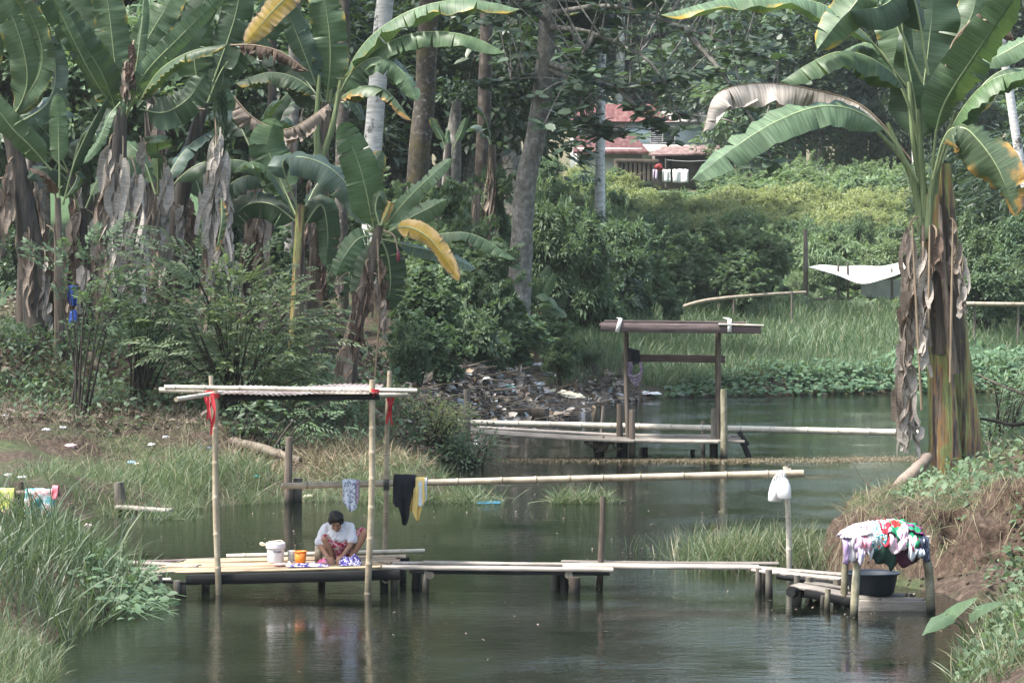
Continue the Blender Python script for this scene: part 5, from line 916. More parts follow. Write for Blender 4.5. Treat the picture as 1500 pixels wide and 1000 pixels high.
part_bamboo(t, 'roof_pole', P(258, 585, 36.5), P(345, 571, 39.1), .03, 'bamboo_pale', node=.45); part_bamboo(t, 'roof_pole', P(548, 580, dl), P(596, 578, 39.1), .028, 'bamboo_grey', node=.45)
def tin():
    mb = MB(); nu, nv = 120, 4; x0, x1 = X(322, dl), X(553, dl); q = []
    for i in range(nu+1):
        u = i/nu; x = x0+(x1-x0)*u
        for j in range(nv+1):
            v_ = j/nv; y = dl-.12+1.9*v_; z = P(440, 578-4*u, dl).z+.008*math.sin(i*.95*PI/2)+.014*math.sin(u*9+1)+v_*.03; q.append((x, y, z))
    f = np.array([(i*(nv+1)+j, (i+1)*(nv+1)+j, (i+1)*(nv+1)+j+1, i*(nv+1)+j+1) for i in range(nu) for j in range(nv)])
    q = np.array(q); n = len(q); mb.add(q, f); mb.add(q-np.array([0, 0, .006]), f[:, ::-1].copy())
    m, nt = mat('rusty_tin'); g = nd(nt, 'ShaderNodeNewGeometry'); a = noise(nt, 2.4, g.outputs['Position'], 6, .65); c = ramp(nt, a, [(.24, .23, .22), (.16, .14, .13), (.09, .045, .032), (.04, .026, .02)], [.35, .5, .58, .7]); finish(nt, c, .6, a, .3, .01)
    return mb.build('roof_sheet', m, t)
tin()
part_plank(t, 'eave_shade_board', P(326, 581, dl-.02), P(556, 581, dl-.02), .05, .075, 'wood_dark')  # dark board stands in for the shade below the tin edge
M_['red_cloth'] = cloth_mat('red_cloth', [(.42, .03, .045), (.6, .07, .08)], 9)
def tie(tt, px, py, d, strips):
    mb = MB(); c = P(px, py, d); a = np.linspace(0, 2*PI, 12, endpoint=False)
    for k in range(3):
        zz = c.z+.02*k-.03; mb.add(np.concatenate([np.stack([c.x+.058*np.cos(a), c.y+.058*np.sin(a), np.full(12, zz)+.01*np.cos(a+k)], 1), np.stack([c.x+.062*np.cos(a), c.y+.062*np.sin(a), np.full(12, zz+.022)+.012*np.cos(a+k)], 1)]), [(i, (i+1) % 12, 12+(i+1) % 12, 12+i) for i in range(12)])
    for sx, L, w in strips:
        n = 12; q = []
        for i in range(n):
            s = i/(n-1); x = c.x+sx+.02*math.sin(s*5+sx*40); y = c.y-.06-.015*math.sin(s*4); z = c.z-L*s; ww = w*(1-.35*s)*(1+.25*math.sin(s*11+sx*30))
            q += [(x-ww/2, y-.01, z), (x, y+.01, z-.005), (x+ww/2, y-.008, z)]
        mb.add(q, [(i*3+j, i*3+j+1, i*3+j+4, i*3+j+3) for i in range(n-1) for j in range(2)])
    mb.build('red_tie', M_['red_cloth'], tt)
tie(t, 315, 580, dl, ((-.06, .5, .035), (-.02, .42, .045))); tie(t, 309, 572, 38.1, ((-.05, .38, .04), (-.0, .3, .03))); tie(t, 549, 574, dl, ((.0, .06, .03),)); tie(t, 570, 577, DB+.2, ((-.01, .4, .045), (.04, .42, .04)))
# ------------------------------------------------------------------ plank bridge
t = thing('plank_bridge', 'long narrow bridge of pale weathered planks on short posts', 'footbridge', (X(850, 37.8), 37.8, 0))
for a, b, w, th, m in (((560, 830, 37.5), (898, 834, 37.5), .22, .045, 'wood_pale'), ((620, 823.5, 38.0), (900, 826, 38.0), .2, .04, 'wood_x'), ((575, 824.5, 38.05), (640, 824, 38.1), .16, .03, 'wood_pale'), ((824, 829, 37.75), (1112, 830.5, 37.7), .24, .045, 'wood_pale'), ((822, 822.5, 38.1), (1140, 825, 38.0), .18, .035, 'wood_x'), ((850, 825, 38.), (1100, 827.5, 37.95), .15, .03, 'wood_pale')): part_plank(t, 'plank', P(*a), P(*b), w, th, m, n=22, rag=.014)
part_plank(t, 'plank', P(600, 837, 37.45), P(893, 840, 37.45), .07, .04, 'wood_dark', n=20)
for px, d, r, m, y in ((608, 37.9, .06, 'wood_dark', 836), (622, 37.45, .05, 'wood_z', 834), (610, 38.2, .05, 'wood_z', 834), (813, 37.8, .07, 'wood_dark', 838), (822, 38.1, .05, 'wood_z', 836), (1109, 37.3, .045, 'wood_z', 832), (1124, 37.0, .05, 'wood_z', 834), (1116, 37.9, .04, 'wood_z', 832)): part_post(t, 'post', wl(px, d), P(px+2, y, d), r, m)
mb = MB(); tube(mb, [wl(829, 37.5), P(826, 838, 37.5)], [.05, .05], 9, 3, 0, .1); mb.build('post', M_['wood_dark'], t); mb = MB(); tube(mb, [P(818, 842, 37.6), P(832, 862, 37.6)], [.04, .04], 8, 3, 0, .1); mb.build('brace', M_['wood_dark'], t)
mb = MB(); tube(mb, [wl(841, 37.4), P(842, 845, 37.4)], [.06, .07], 9, 6, 0, .2); mb.build('post', M_['wood_post'], t)
for px, py in ((630, 842), (833, 842)): 
    mb = MB(); c = P(px, py, 37.4); tube(mb, [c, c+Vector((0, 1.0, 0))], [.055, .055], 9, 3, 0, .08); mb.build('cross_log', M_['wood_z'], t)
top_post('leaning_pole', 'single dark pole leaning up beside the plank bridge', 'pole', wl(874, 37.95), P(883, 727, 38.1), .043, 'wood_post')
# ramp and landing at right
t = thing('landing_stage', 'low wooden landing at the right bank under the basin', 'landing stage', (X(1240, 36.5), 36.3, 0))
for a, b, w, th, m in (((1106, 834, 37.4), (1236, 848, 36.6), .2, .04, 'wood_pale'), ((1110, 831, 37.7), (1246, 842, 37.0), .16, .035, 'wood_x'), ((1164, 857, 36.25), (1290, 879, 35.7), .3, .04, 'wood_pale'), ((1180, 853, 36.6), (1300, 868, 36.3), .25, .035, 'wood_x'), ((1250, 876, 35.95), (1352, 880, 35.7), .3, .05, 'wood_x'), ((1240, 871, 36.3), (1340, 872, 36.1), .25, .04, 'wood_x')): part_plank(t, 'plank', P(*a), P(*b), w, th, m, n=14, rag=.018)
for a, b, r in (((1158, 866, 36.0), (1200, 868, 36.7), .07), ((1140, 843, 37.1), (1240, 856, 36.5), .045)): mb = MB(); tube(mb, [P(*a), P(*b)], [r, r], 9, 8, 0, .1); mb.build('cross_log', M_['wood_dark'], t)
part_plank(t, 'beam', P(1258, 890, 35.5), P(1362, 892, 35.5), .12, .2, 'wood_x'); part_plank(t, 'beam', P(1180, 868, 36.), P(1260, 883, 35.7), .1, .1, 'wood_dark')
for px, y, d, r in ((1167, 866, 36.1, .06), (1213, 862, 35.55, .04), (1206, 872, 35.8, .035), (1168, 842, 36.9, .05), (1185, 845, 36.6, .05), (1226, 848, 36.5, .05), (1245, 885, 35.9, .05), (1332, 868, 36.0, .05)): part_post(t, 'post', wl(px, d), P(px, y, d), r, 'lichen' if px == 1213 else 'wood_z')
# ------------------------------------------------------------------ laundry rail
DR = 38.6
t = thing('laundry_rail', 'long horizontal bamboo pole used as a laundry rail over the river', 'laundry rail', wl(1158, DR, 0))
part_bamboo(t, 'bamboo_pole', P(412, 711.5, DR), P(1177, 693, DR), .042, 'bamboo_grey', node=.52, r2=.05); part_bamboo(t, 'end_post', wl(1161, DR+.12), P(1151, 683, DR+.12), .042, 'bamboo_pale', node=.5)
mb = MB(); c = P(1153, 694, DR)
for k in range(4): a = np.linspace(0, 2*PI, 12, endpoint=False); o = np.array(c)+np.array([.02*k-.03, .04, 0]); tube(mb, [tuple(o+np.array([.02*math.sin(q), .075*math.cos(q), .075*math.sin(q)])) for q in np.linspace(0, 2*PI, 9)], .006, 5, 18, cap=False)
mb.build('lashing', plain('cord', (.3, .27, .23), .9), t)
mb = MB(); c = P(566, 710, DR)
for k in range(4): tube(mb, [tuple(np.array(c)+np.array([.02*k-.03, .02+.08*math.cos(q), .075*math.sin(q)])) for q in np.linspace(0, 2*PI, 9)], .007, 5, 18, cap=False)
mb.build('lashing', plain('dark_cord', (.03, .03, .03), .9), t)
# ------------------------------------------------------------------ laundry on the rail
def drape(name, label, cat, m, xs, hem, rail, r=.055, back=.25, d=DR, folds=3., amp=.02, nu=22, nv=26, layer=0., crumple=.012, shrink=.0):
    """cloth hung over a pole: xs pixel range, hem = front hem pixel rows across, rail = (pixel row at x0, at x1)"""
    mb = MB(); q = []; x0, x1 = xs; sd = RNG.uniform(0, 50)
    for i in range(nu+1):
        u = i/nu; px = x0+(x1-x0)*u; zr = P(px, rail[0]+(rail[1]-rail[0])*u, d).z; zh = P(px, float(np.interp(u, np.linspace(0, 1, len(hem)), hem)), d-r).z; rr = r+layer
        Lf, Lb = max(.05, zr-zh), back*(.8+.3*math.sin(u*5+sd)); arc = PI*rr; tot = Lb+arc+Lf
        for j in range(nv+1):
            s = tot*j/nv
            if s < Lb: y, z, k = rr, -(Lb-s), (Lb-s)/max(Lf, Lb)
            elif s < Lb+arc: a = (s-Lb)/rr; y, z, k = rr*math.cos(a), rr*math.sin(a), 0
            else: y, z, k = -rr, -(s-Lb-arc), (s-Lb-arc)/max(Lf, Lb)
            f = amp*k**.6*(math.sin(u*folds*2*PI+sd+k*1.2)+.5*math.sin(u*folds*4.3*PI+sd*2)); nz = crumple*mnoise.noise(Vector((px*.12+sd, z*9, j*.02)))
            xx = X(px, d); xm = X((x0+x1)/2, d); xx = xm+(xx-xm)*(1-shrink*k)
            q.append((xx+nz+.01*math.sin(z*12+sd)*k, d+y+(f if y <= 0 else -f)+nz, zr+z+nz*.6))
    f = np.array([(i*(nv+1)+j, (i+1)*(nv+1)+j, (i+1)*(nv+1)+j+1, i*(nv+1)+j+1) for i in range(nu) for j in range(nv)]); mb.add(q, f)
    o = mb.build(name, m); md = o.modifiers.new('thickness', 'SOLIDIFY'); md.thickness = .006; return tag(o, label, cat)
C = lambda n, c, s=8, **k: cloth_mat(n, c, s, **k)
drape('cloth', 'white and blue grey floral cloth hanging over the bamboo rail behind the woman', 'cloth', C('floral_blue', [(.6, .63, .7), (.62, .65, .72), (.13, .15, .26), (.5, .53, .62)], 26, interp='CONSTANT', pos=[0, .4, .56, .66]), (502, 521), [735, 742, 749, 748, 744], (708, 708), folds=2)
drape('cloth', 'narrow purple edge cloth hanging behind the blue floral cloth', 'cloth', C('mauve', [(.25, .12, .2), (.5, .42, .5)], 20), (518, 526), [742, 738, 728], (708, 708), folds=1.2, layer=-.008, d=DR+.0)
drape('shirt', 'light blue white shirt hanging rightmost on the rail behind the yellow one', 'shirt', C('paleblue', [(.5, .56, .62), (.62, .68, .72)], 8), (609, 625), [738, 742, 740, 732], (706, 705), folds=1.5, layer=-.006)
drape('shirt', 'yellow shirt hanging over the rail with a pointed hem', 'shirt', C('yellow', [(.62, .45, .15), (.72, .55, .22)], 8), (596, 622), [748, 749, 746, 756, 764, 763, 742, 733], (706, 705), folds=2.2, amp=.03)
drape('shirt', 'black long shirt hanging over the rail left of the yellow one', 'shirt', C('black', [(.008, .009, .012), (.018, .02, .026)], 8), (576, 608), [736, 742, 743, 768, 770, 767, 748, 726, 720], (703, 704), folds=2., amp=.03, layer=.02, r=.06)
# two white jugs
def jug(label, px, py, d, rz):
    c = P(px, py, d); t = thing('jug', label, 'jug', c-Vector((0, 0, .16))); mb = MB(); prof = [(.0, -.16), (.075, -.16), (.092, -.14), (.096, -.05), (.09, .03), (.06, .10), (.028, .135), (.026, .165), (.0, .165)]; n = 20
    a = np.linspace(0, 2*PI, n, endpoint=False); sq = 1/np.maximum(np.abs(np.cos(a)), np.abs(np.sin(a)))**.45
    q = []
    for r, z in prof:
        for k in range(n): x, y = r*math.cos(a[k])*sq[k], r*.8*math.sin(a[k])*sq[k]; q.append((c.x+x*math.cos(rz)-y*math.sin(rz)+z*.12*math.sin(rz*3), c.y+x*math.sin(rz)+y*math.cos(rz), c.z+z))
    mb.add(q, [(i*n+k, i*n+(k+1) % n, (i+1)*n+(k+1) % n, (i+1)*n+k) for i in range(len(prof)-1) for k in range(n)]); mb.build('jug_body', JW, t)
    mb = MB(); s = math.sin(rz*3)*.02; tube(mb, [c+Vector((-.075, -.02, .05)), c+Vector((-.05+s, -.03, .16)), c+Vector((s, -.03, .20)), c+Vector((.03+s, -.02, .165)), c+Vector((.01, 0, .13))], .011, 8, 16); mb.build('handle', JW, t); return t
JW = plain('jug_plastic', (.62, .62, .61), .4, .5, .04); 
jug('white plastic jug hanging at the rail end, left and behind of the pair', 1137, 717, DR-.04, .5); jug('white plastic jug hanging at the rail end, right and front of the pair', 1148, 713, DR-.2, -.25)
mb = MB(); tube(mb, [P(1136, 706, DR-.06), P(1141, 690, DR-.055), P(1146, 690, DR-.055), P(1150, 702, DR-.2)], .006, 5, 12); tag(mb.build('string', plain('white_string', (.6, .6, .58), .9)), 'pale string tying the two white jugs to the rail', 'string')
# ------------------------------------------------------------------ second jetty
D2J = 63.6; t = thing('far_jetty', 'far plank jetty with a roofed frame standing in mid river', 'jetty', (X(985, D2J), D2J, 0))
zj = P(1000, 641, D2J).z
for a, b, w, m in (((694, 633, 63.5), (930, 646, 63.0), .4, 'wood_x'), ((860, 640, 64.0), (1086, 643, 63.9), .4, 'wood_x'), ((870, 636, 64.5), (1080, 638, 64.5), .4, 'wood_x'), ((690, 630, 63.9), (925, 644, 63.4), .4, 'wood_x'), ((700, 626, 64.4), (905, 637, 64.2), .3, 'wood_pale'), ((872, 637, 64.3), (1070, 640, 64.2), .4, 'wood_x'), ((860, 642, 63.6), (1090, 646, 63.5), .45, 'wood_x'), ((930, 645, 63.2), (1052, 647, 63.1), .3, 'wood_x')): part_plank(t, 'plank', P(*a), P(*b), w, .06, m, n=16, rag=.03)
part_bamboo(t, 'bamboo_pole', P(660, 618, 65), P(1348, 634, 64.6), .065, 'bamboo_pale', node=.75, r2=.075)
part_post(t, 'roof_post', P(920, 650, 63.7), P(916, 486, 63.7), .045, 'wood_post', .03, 4); part_post(t, 'roof_post', P(1053, 645, 63.7), P(1053, 487, 63.7), .05, 'wood_post', .03, 4); part_post(t, 'roof_post', P(918, 640, 64.8), P(919, 488, 64.8), .04, 'wood_post', .03, 4); part_post(t, 'roof_post', P(1052, 640, 64.8), P(1050, 488, 64.8), .04, 'wood_post', .03, 4)
for px, y, d, r, m in ((908, 592, 64.0, .075, 'wood_post'), (926, 600, 63.4, .07, 'wood_post'), (1060, 570, 63.3, .08, 'lichen'), (1046, 598, 64.0, .07, 'wood_z'), (880, 640, 63.6, .09, 'wood_dark'), (872, 645, 64., .06, 'wood_dark'), (914, 645, 63.5, .09, 'wood_dark'), (1046, 646, 63.5, .1, 'wood_dark'), (938, 655, 65.2, .05, 'wood_dark'), (945, 655, 64.0, .07, 'wood_dark'), (1015, 658, 64.5, .055, 'wood_dark'), (1030, 618, 65.5, .05, 'wood_z'), (926, 655, 64.5, .05, 'wood_dark')): part_post(t, 'post', wl(px, d), P(px, y, d), r, m)
for q in range(9): mb = MB(); c = P(870+RNG.uniform(0, 25), 650+RNG.uniform(-6, 8), 63.3); tube(mb, [c+Vector((RNG.uniform(-.3, 0), 0, RNG.uniform(-.2, .2))), c+Vector((0, -.1, RNG.uniform(-.1, .1))), c+Vector((RNG.uniform(0, .3), 0, RNG.uniform(-.2, .2)))], .025, 6, 8); mb.build('tangled_branch', M_['twig'], t)
mb = MB(); tube(mb, [P(1087, 645, 63.5), P(1102, 668, 63.5)+Vector((0, 0, -.2))], [.07, .06], 7, 4, 0, .1); mb.build('brace', M_['wood_dark'], t); mb = MB(); tube(mb, [P(1082, 632, 63.5), P(1096, 652, 63.5)], [.05, .05], 7, 4, 0, .1); mb.build('brace', M_['wood_dark'], t)
part_plank(t, 'cross_board', P(912, 524, 64.85), P(1062, 526, 64.85), .05, .17, 'wood_brown'); 
zr_ = P(990, 478, D2J).z
for k in range(6): part_plank(t, 'roof_board', (X(880+RNG.uniform(-2, 6), D2J), D2J-.35+k*.27, zr_+.02+k*.005), (X(1108+RNG.uniform(-12, 8), D2J), D2J-.35+k*.27, zr_-.02+k*.005), .25, .05, 'wood_brown')
part_plank(t, 'fascia_board', (X(879, D2J), D2J-.5, zr_+.0), (X(1112, D2J), D2J-.5, zr_-.045), .03, .2, 'wood_brown', n=16); part_plank(t, 'fascia_board', (X(884, D2J), D2J-.47, zr_+.12), (X(1090, D2J), D2J-.47, zr_+.085), .03, .06, 'wood_brown', n=16); part_bamboo(t, 'roof_stick', (X(1050, D2J), D2J-.53, zr_+.06), (X(1116, D2J), D2J-.53, zr_+.03), .022, 'bamboo_pale')
M_['strap'] = plain('white_strap', (.68, .66, .62), .7)
for px, tl in ((905, .09), (1066, 0.)): mb = MB(); box(mb, (X(px, D2J), D2J-.53, zr_+.03), (.09, .02, .29), 0, 0, tl*3, .006); box(mb, (X(px, D2J)+tl*.5, D2J+.2, zr_+.175), (.09, 1.4, .015), 0, 0, 0, .005); mb.build('strap', M_['strap'], t)
drape('dark_garment', 'dark garment bunched over the cross board of the far jetty frame', 'garment', C('navy', [(.012, .016, .022), (.03, .035, .045)], 9), (920, 937), [534, 537, 532, 533], (515, 519), r=.07, d=64.8, back=.2, amp=.05, folds=1.5, layer=.02)
def loop():
    mb = MB(); c = np.array(P(931, 530, 64.4))
    for k in range(4):
        w_ = .10+.025*k; L = .52-.07*k; tube(mb, [tuple(c+np.array([w_*x-.02*k+.02, -.04*k+.02*z, -L*z])) for x, z in ((-1, 0), (-1.1, .35), (-.95, .75), (-.3, 1), (.35, .98), (.95, .7), (1.0, .3), (.8, 0))], .022+.004*(k % 2), 7, 34, cap=False, wob=.25)
    tag(mb.build('hanging_cloth_loop', C('purple_loop', [(.05, .03, .07), (.4, .34, .44), (.10, .06, .14)], 22)), 'twisted purple and white cloth loops hanging by the far jetty post', 'cloth')
loop()
# posts standing about
for n_, lab, px, y0, y1, r, m in (('old_post', 'tall grey old post standing in the shallows behind the laundry rail', 424, 738, 640, .075, 'wood_post'), ('old_post', 'short stump right of the tall grey post in the shallows', 436, 737, 700, .10, 'wood_z')): 
    q = gp((px), y0); q.z = 0; top_post(n_, lab, 'post', q-Vector((0, 0, .5)), P(px, y1, q.y), r, m)
q = P(684, 632, 64.0); top_post('old_post', 'dark squared post at the left end of the far jetty', 'post', (q.x, q.y, -.3), P(684, 570, 64.), .085, 'wood_z'); top_post('old_post', 'low broken stake left of the far jetty end', 'post', (X(663, 63.5), 63.5, .1), P(663, 604, 63.5), .06, 'wood_dark'); top_post('old_post', 'thin dark stake sticking up behind the far jetty boards', 'post', wl(883, 65.5), P(884, 595, 65.5), .045, 'wood_z')
# towels on the left rail
d = 39.6; t = thing('towel_rail', 'short dark pole rail on a post among the reeds at far left', 'rail', (X(30, d), d, h1(X(30, d), d)))
part_post(t, 'post', (X(29, d), d, h1(X(29, d), d)-.1), P(30, 705, d), .05, 'wood_post'); mb = MB(); tube(mb, [P(-40, 723, d-.06), P(88, 722, d-.06)], [.045, .042], 9, 8, 0, .06); mb.build('pole', M_['wood_post'], t)
drape('towel', 'turquoise towel with pink flower print hanging on the left rail', 'towel', C('teal_towel', [(.04, .25, .28), (.2, .42, .45), (.6, .65, .66), (.55, .25, .25), (.08, .3, .33)], 7, pos=[.33, .43, .5, .58, .66]), (36, 79), [754, 755, 756, 755, 754], (722, 722), d=d-.06, r=.06, folds=1.5, amp=.012)
drape('towel', 'yellow green printed towel at the left picture edge', 'towel', C('lime_towel', [(.5, .5, .12), (.35, .42, .12), (.6, .55, .3), (.5, .2, .3)], 9, pos=[.35, .5, .6, .68]), (-22, 21), [752, 752, 753, 750], (721, 721), d=d-.06, r=.06, folds=1.5, amp=.012)
drape('pink_cloth', 'small pink red cloth wrapped on the end of the left rail', 'cloth', C('pinkred', [(.6, .12, .16), (.7, .25, .28)], 10), (76, 85), [730, 731, 730], (719, 719), d=d-.06, r=.075, folds=1, back=.05, amp=.01)
q = gp(104, 770, 38); top_post('old_post', 'split grey stake in the grass right of the turquoise towel', 'post', (X(104, 43.5), 43.5, -.2), P(104, 737, 43.5), .055, 'wood_post')
q = gp(176, 745, 44); top_post('old_post', 'leaning grey stump beside the grey board at the left bank', 'post', q-Vector((0, 0, .2)), P(174, 706, q.y), .10, 'wood_z')
mb = MB(); plank(mb, P(172, 742, 49.4), P(250, 748, 49.2), .3, .06, rag=.03); tag(mb.build('grey_board', M_['wood_x']), 'grey board lying at the left waterline', 'board')
# fallen banana stems and poles on the slope
def log(label, a, b, r, m='stem_brown', name='fallen_stem', cat='log', d=None, lift=.08):
    A, Bv = gp(*a), gp(*b); mb = MB(); tube(mb, [A+Vector((0, 0, lift)), A*.5+Bv*.5+Vector((0, 0, lift*1.2)), Bv+Vector((0, 0, lift))], [r, r, r*.7], 9, 14, 0, .15); return tag(mb.build(name, M_[m] if isinstance(M_[m], bpy.types.Material) else M_[m][0]), label, cat)
log('fallen split banana stem lying diagonally down the slope', (195, 520), (275, 562), .13, 'twig'); log('short bleached curved stem on the slope at left', (132, 530), (152, 555), .10, 'twig'); log('fallen rotten trunk on the shaded ground at the left edge', (0, 508), (60, 520), .12, 'stem_dark'); log('dry stem below the right end of the tin roof', (510, 592), (560, 622), .14, 'twig'); log('thin grey log behind the washing platform roof', (300, 520), (360, 560), .06, 'twig')
log('pale dry straw mound edge log behind the left bamboo post', (340, 655), (440, 682), .10, 'litter' if False else 'twig')
# ------------------------------------------------------------------ things on the platform
def lathe(mb, c, prof, n=28, mi=0):
    a = np.linspace(0, 2*PI, n, endpoint=False); q = [(c[0]+r*math.cos(x), c[1]+r*math.sin(x), c[2]+z) for r, z in prof for x in a]
    mb.add(q, [(i*n+k, i*n+(k+1) % n, (i+1)*n+(k+1) % n, (i+1)*n+k) for i in range(len(prof)-1) for k in range(n)], mi)
def on_deck(px, d): u = (px-250)/295.; return Vector((X(px, d), d, zl+(zr-zl)*u+.002))
c = on_deck(403, 38.15); t = thing('white_bucket', 'white lidded paint bucket with dark lettering standing on the platform', 'bucket', c)
WP = plain('white_plastic', (.6, .59, .62), .35, .5, .03); mb = MB(); lathe(mb, c, [(0, 0), (.103, 0), (.107, .01), (.118, .2), (.118, .255), (.104, .255), (.1, .02), (0, .015)]); mb.build('bucket_body', WP, t)
mb = MB(); lathe(mb, c, [(.119, .185), (.130, .187), (.132, .2), (.129, .212), (.131, .24), (.127, .262), (.119, .262)]); mb.build('rim', WP, t)
mb = MB(); tube(mb, [c+Vector((-.125, 0, .22)), c+Vector((-.15, -.03, .245)), c+Vector((-.19, -.04, .26)), c+Vector((-.20, -.05, .24)), c+Vector((-.17, -.04, .23)), c+Vector((-.125, -.01, .235))], .011, 7, 24, cap=False); tube(mb, [c+Vector((-.1, .06, .265)), c+Vector((0, .08, .275)), c+Vector((.07, .04, .285)), c+Vector((.12, -.02, .25))], .007, 6, 16); mb.build('handle', plain('cream_plastic', (.68, .58, .42), .5), t)
fc = bpy.data.curves.new('lettering', 'FONT'); fc.body = 'Kalan'; fc.size = .052; fc.extrude = .0012; fo = bpy.data.objects.new('lettering_src', fc); COL.objects.link(fo); dg = bpy.context.evaluated_depsgraph_get(); tm = fo.evaluated_get(dg).to_mesh()
tv = np.array([v.co[:] for v in tm.vertices]); tf = [tuple(p.vertices) for p in tm.polygons]; bpy.data.objects.remove(fo)
th_ = (tv[:, 0]-.02)/.119; rr = .1165+tv[:, 2]+.0015; ang = -PI/2+th_; mb = MB(); mb.add(np.stack([c.x+rr*np.cos(ang), c.y+rr*np.sin(ang), c.z+.135+tv[:, 1]], 1), tf); mb.build('lettering', plain('ink', (.05, .05, .06), .6), t, smooth=False)
c = on_deck(439.5, 38.0); t = thing('orange_bucket', 'small orange plastic pail on the platform between white bucket and woman', 'pail', c); OP = plain('orange_plastic', (.75, .2, .02), .4, .5, .06); mb = MB(); lathe(mb, c, [(0, 0), (.062, 0), (.066, .005), (.082, .15), (.076, .15), (.06, .012), (0, .01)]); mb.build('pail_body', OP, t); mb = MB(); lathe(mb, c, [(.081, .142), (.090, .143), (.091, .156), (.077, .157), (.076, .145)]); mb.build('rim', OP, t)
c = on_deck(426, 38.2); m, nt = mat('clear_plastic'); finish(nt, (.75, .77, .77), .25, extra={'Transmission Weight': .55, 'IOR': 1.3}); mb = MB(); lathe(mb, c, [(0, 0), (.042, 0), (.052, .13), (.054, .145), (.049, .145), (.04, .01), (0, .008)], 24); tag(mb.build('clear_cup', m), 'clear plastic cup standing left of the orange pail', 'cup')
c = on_deck(409, 37.7); t = thing('pink_dish', 'shallow pink soap dish in front of the white bucket', 'dish', c); PK = plain('pink_plastic', (.62, .36, .33), .45, .5, .08); mb = MB(); lathe(mb, c, [(0, 0), (.085, 0), (.10, .025), (.095, .026), (.08, .008), (0, .008)]); mb.build('dish', PK, t); mb = MB(); box(mb, c+Vector((.02, 0, .022)), (.07, .045, .025), .3, 0, 0, .004); mb.build('soap', plain('soap', (.7, .6, .52), .5), t)
def heap(name, label, cat, m, c, rx, ry, h, sd, nu=44, nv=20, fr=9.):
    mb = MB(); q = []
    for i in range(nu+1):
        for j in range(nv+1):
            u, v_ = 2*i/nu-1, 2*j/nv-1; e = max(0, 1-(abs(u)**2.4+abs(v_)**2.4)); edge = .85+.15*mnoise.noise(Vector((u*2+sd, v_*2, 0)))
            x, y = u*rx*edge, v_*ry*edge; z = h*e**.5*(.55+.55*abs(mnoise.noise(Vector((x*fr+sd, y*fr, 0))))*1.6+.3*mnoise.noise(Vector((x*fr*2.3, y*fr*2.3+sd, 3)))); q.append((c[0]+x+.02*mnoise.noise(Vector((x*12, y*12, sd))), c[1]+y, c[2]+max(.004, z)))
    mb.add(q, np.array([(i*(nv+1)+j, (i+1)*(nv+1)+j, (i+1)*(nv+1)+j+1, i*(nv+1)+j+1) for i in range(nu) for j in range(nv)])); return tag(mb.build(name, m), label, cat)
PUR = C('purple_print', [(.03, .025, .12), (.09, .07, .26), (.7, .7, .78), (.14, .12, .32), (.62, .6, .7)], 24, interp='CONSTANT', pos=[0, .42, .53, .6, .68])
c = on_deck(452, 37.55); heap('wet_laundry', 'purple and white patterned wet cloth spread on the platform edge in front of the woman', 'laundry', PUR, c, .30, .14, .045, 3.)
c = on_deck(513, 37.6); heap('wet_laundry', 'bunched purple and white patterned cloth under the hands of the woman', 'laundry', PUR, c, .16, .15, .13, 8., fr=14); c = on_deck(471, 37.72); heap('pink_cloth', 'small crumpled hot pink cloth on the patterned laundry', 'cloth', C('hotpink', [(.6, .05, .18), (.7, .3, .4)], 14), c+Vector((0, 0, .02)), .07, .06, .06, 5., 20, 12, 20)
c = on_deck(423, 37.62); heap('white_cloth', 'white cloth lump at the left end of the patterned laundry', 'cloth', C('whitecloth', [(.7, .69, .68), (.8, .8, .8)], 10), c, .06, .07, .06, 9., 20, 12, 20)
# ------------------------------------------------------------------ basin and clothes rack on the right
c = P(1277, 869, 36.1); bz = c.z; t = thing('washing_basin', 'large round dark blue plastic washing basin on the landing', 'basin', c); BP = plain('basin_plastic', (.013, .02, .03), .5, .3, .12)
mb = MB(); lathe(mb, c, [(0, 0), (.255, 0), (.275, .02), (.325, .24), (.335, .262), (.318, .262), (.262, .03), (0, .022)], 44); mb.build('basin_body', BP, t); mb = MB(); lathe(mb, c, [(.326, .252), (.352, .256), (.362, .262), (.360, .272), (.338, .276), (.319, .268)], 44); mb.build('rim', BP, t)
DK = 34.9; t = thing('clothes_rack', 'rough pole rack at the right bank carrying a heap of clothes', 'rack', wl(1253, DK, 0))
part_post(t, 'post', wl(1250, DK), P(1257, 797, DK), .05, 'lichen'); part_post(t, 'post', (X(1366, DK+.4), DK+.4, 0), P(1355, 797, DK+.4), .055, 'lichen'); part_post(t, 'post', wl(1240, DK+.9), P(1240, 798, DK+.9), .045, 'lichen')
for y in (DK-.02, DK+.35, DK+.8): mb = MB(); tube(mb, [(X(1236, y), y, P(1240, 800, DK).z), (X(1364, y), y, P(1356, 797, DK).z+.01)], [.03, .027], 8, 8, 0, .08); mb.build('rack_pole', M_['bamboo_grey'][0], t)
zk = P(1297, 799, DK).z
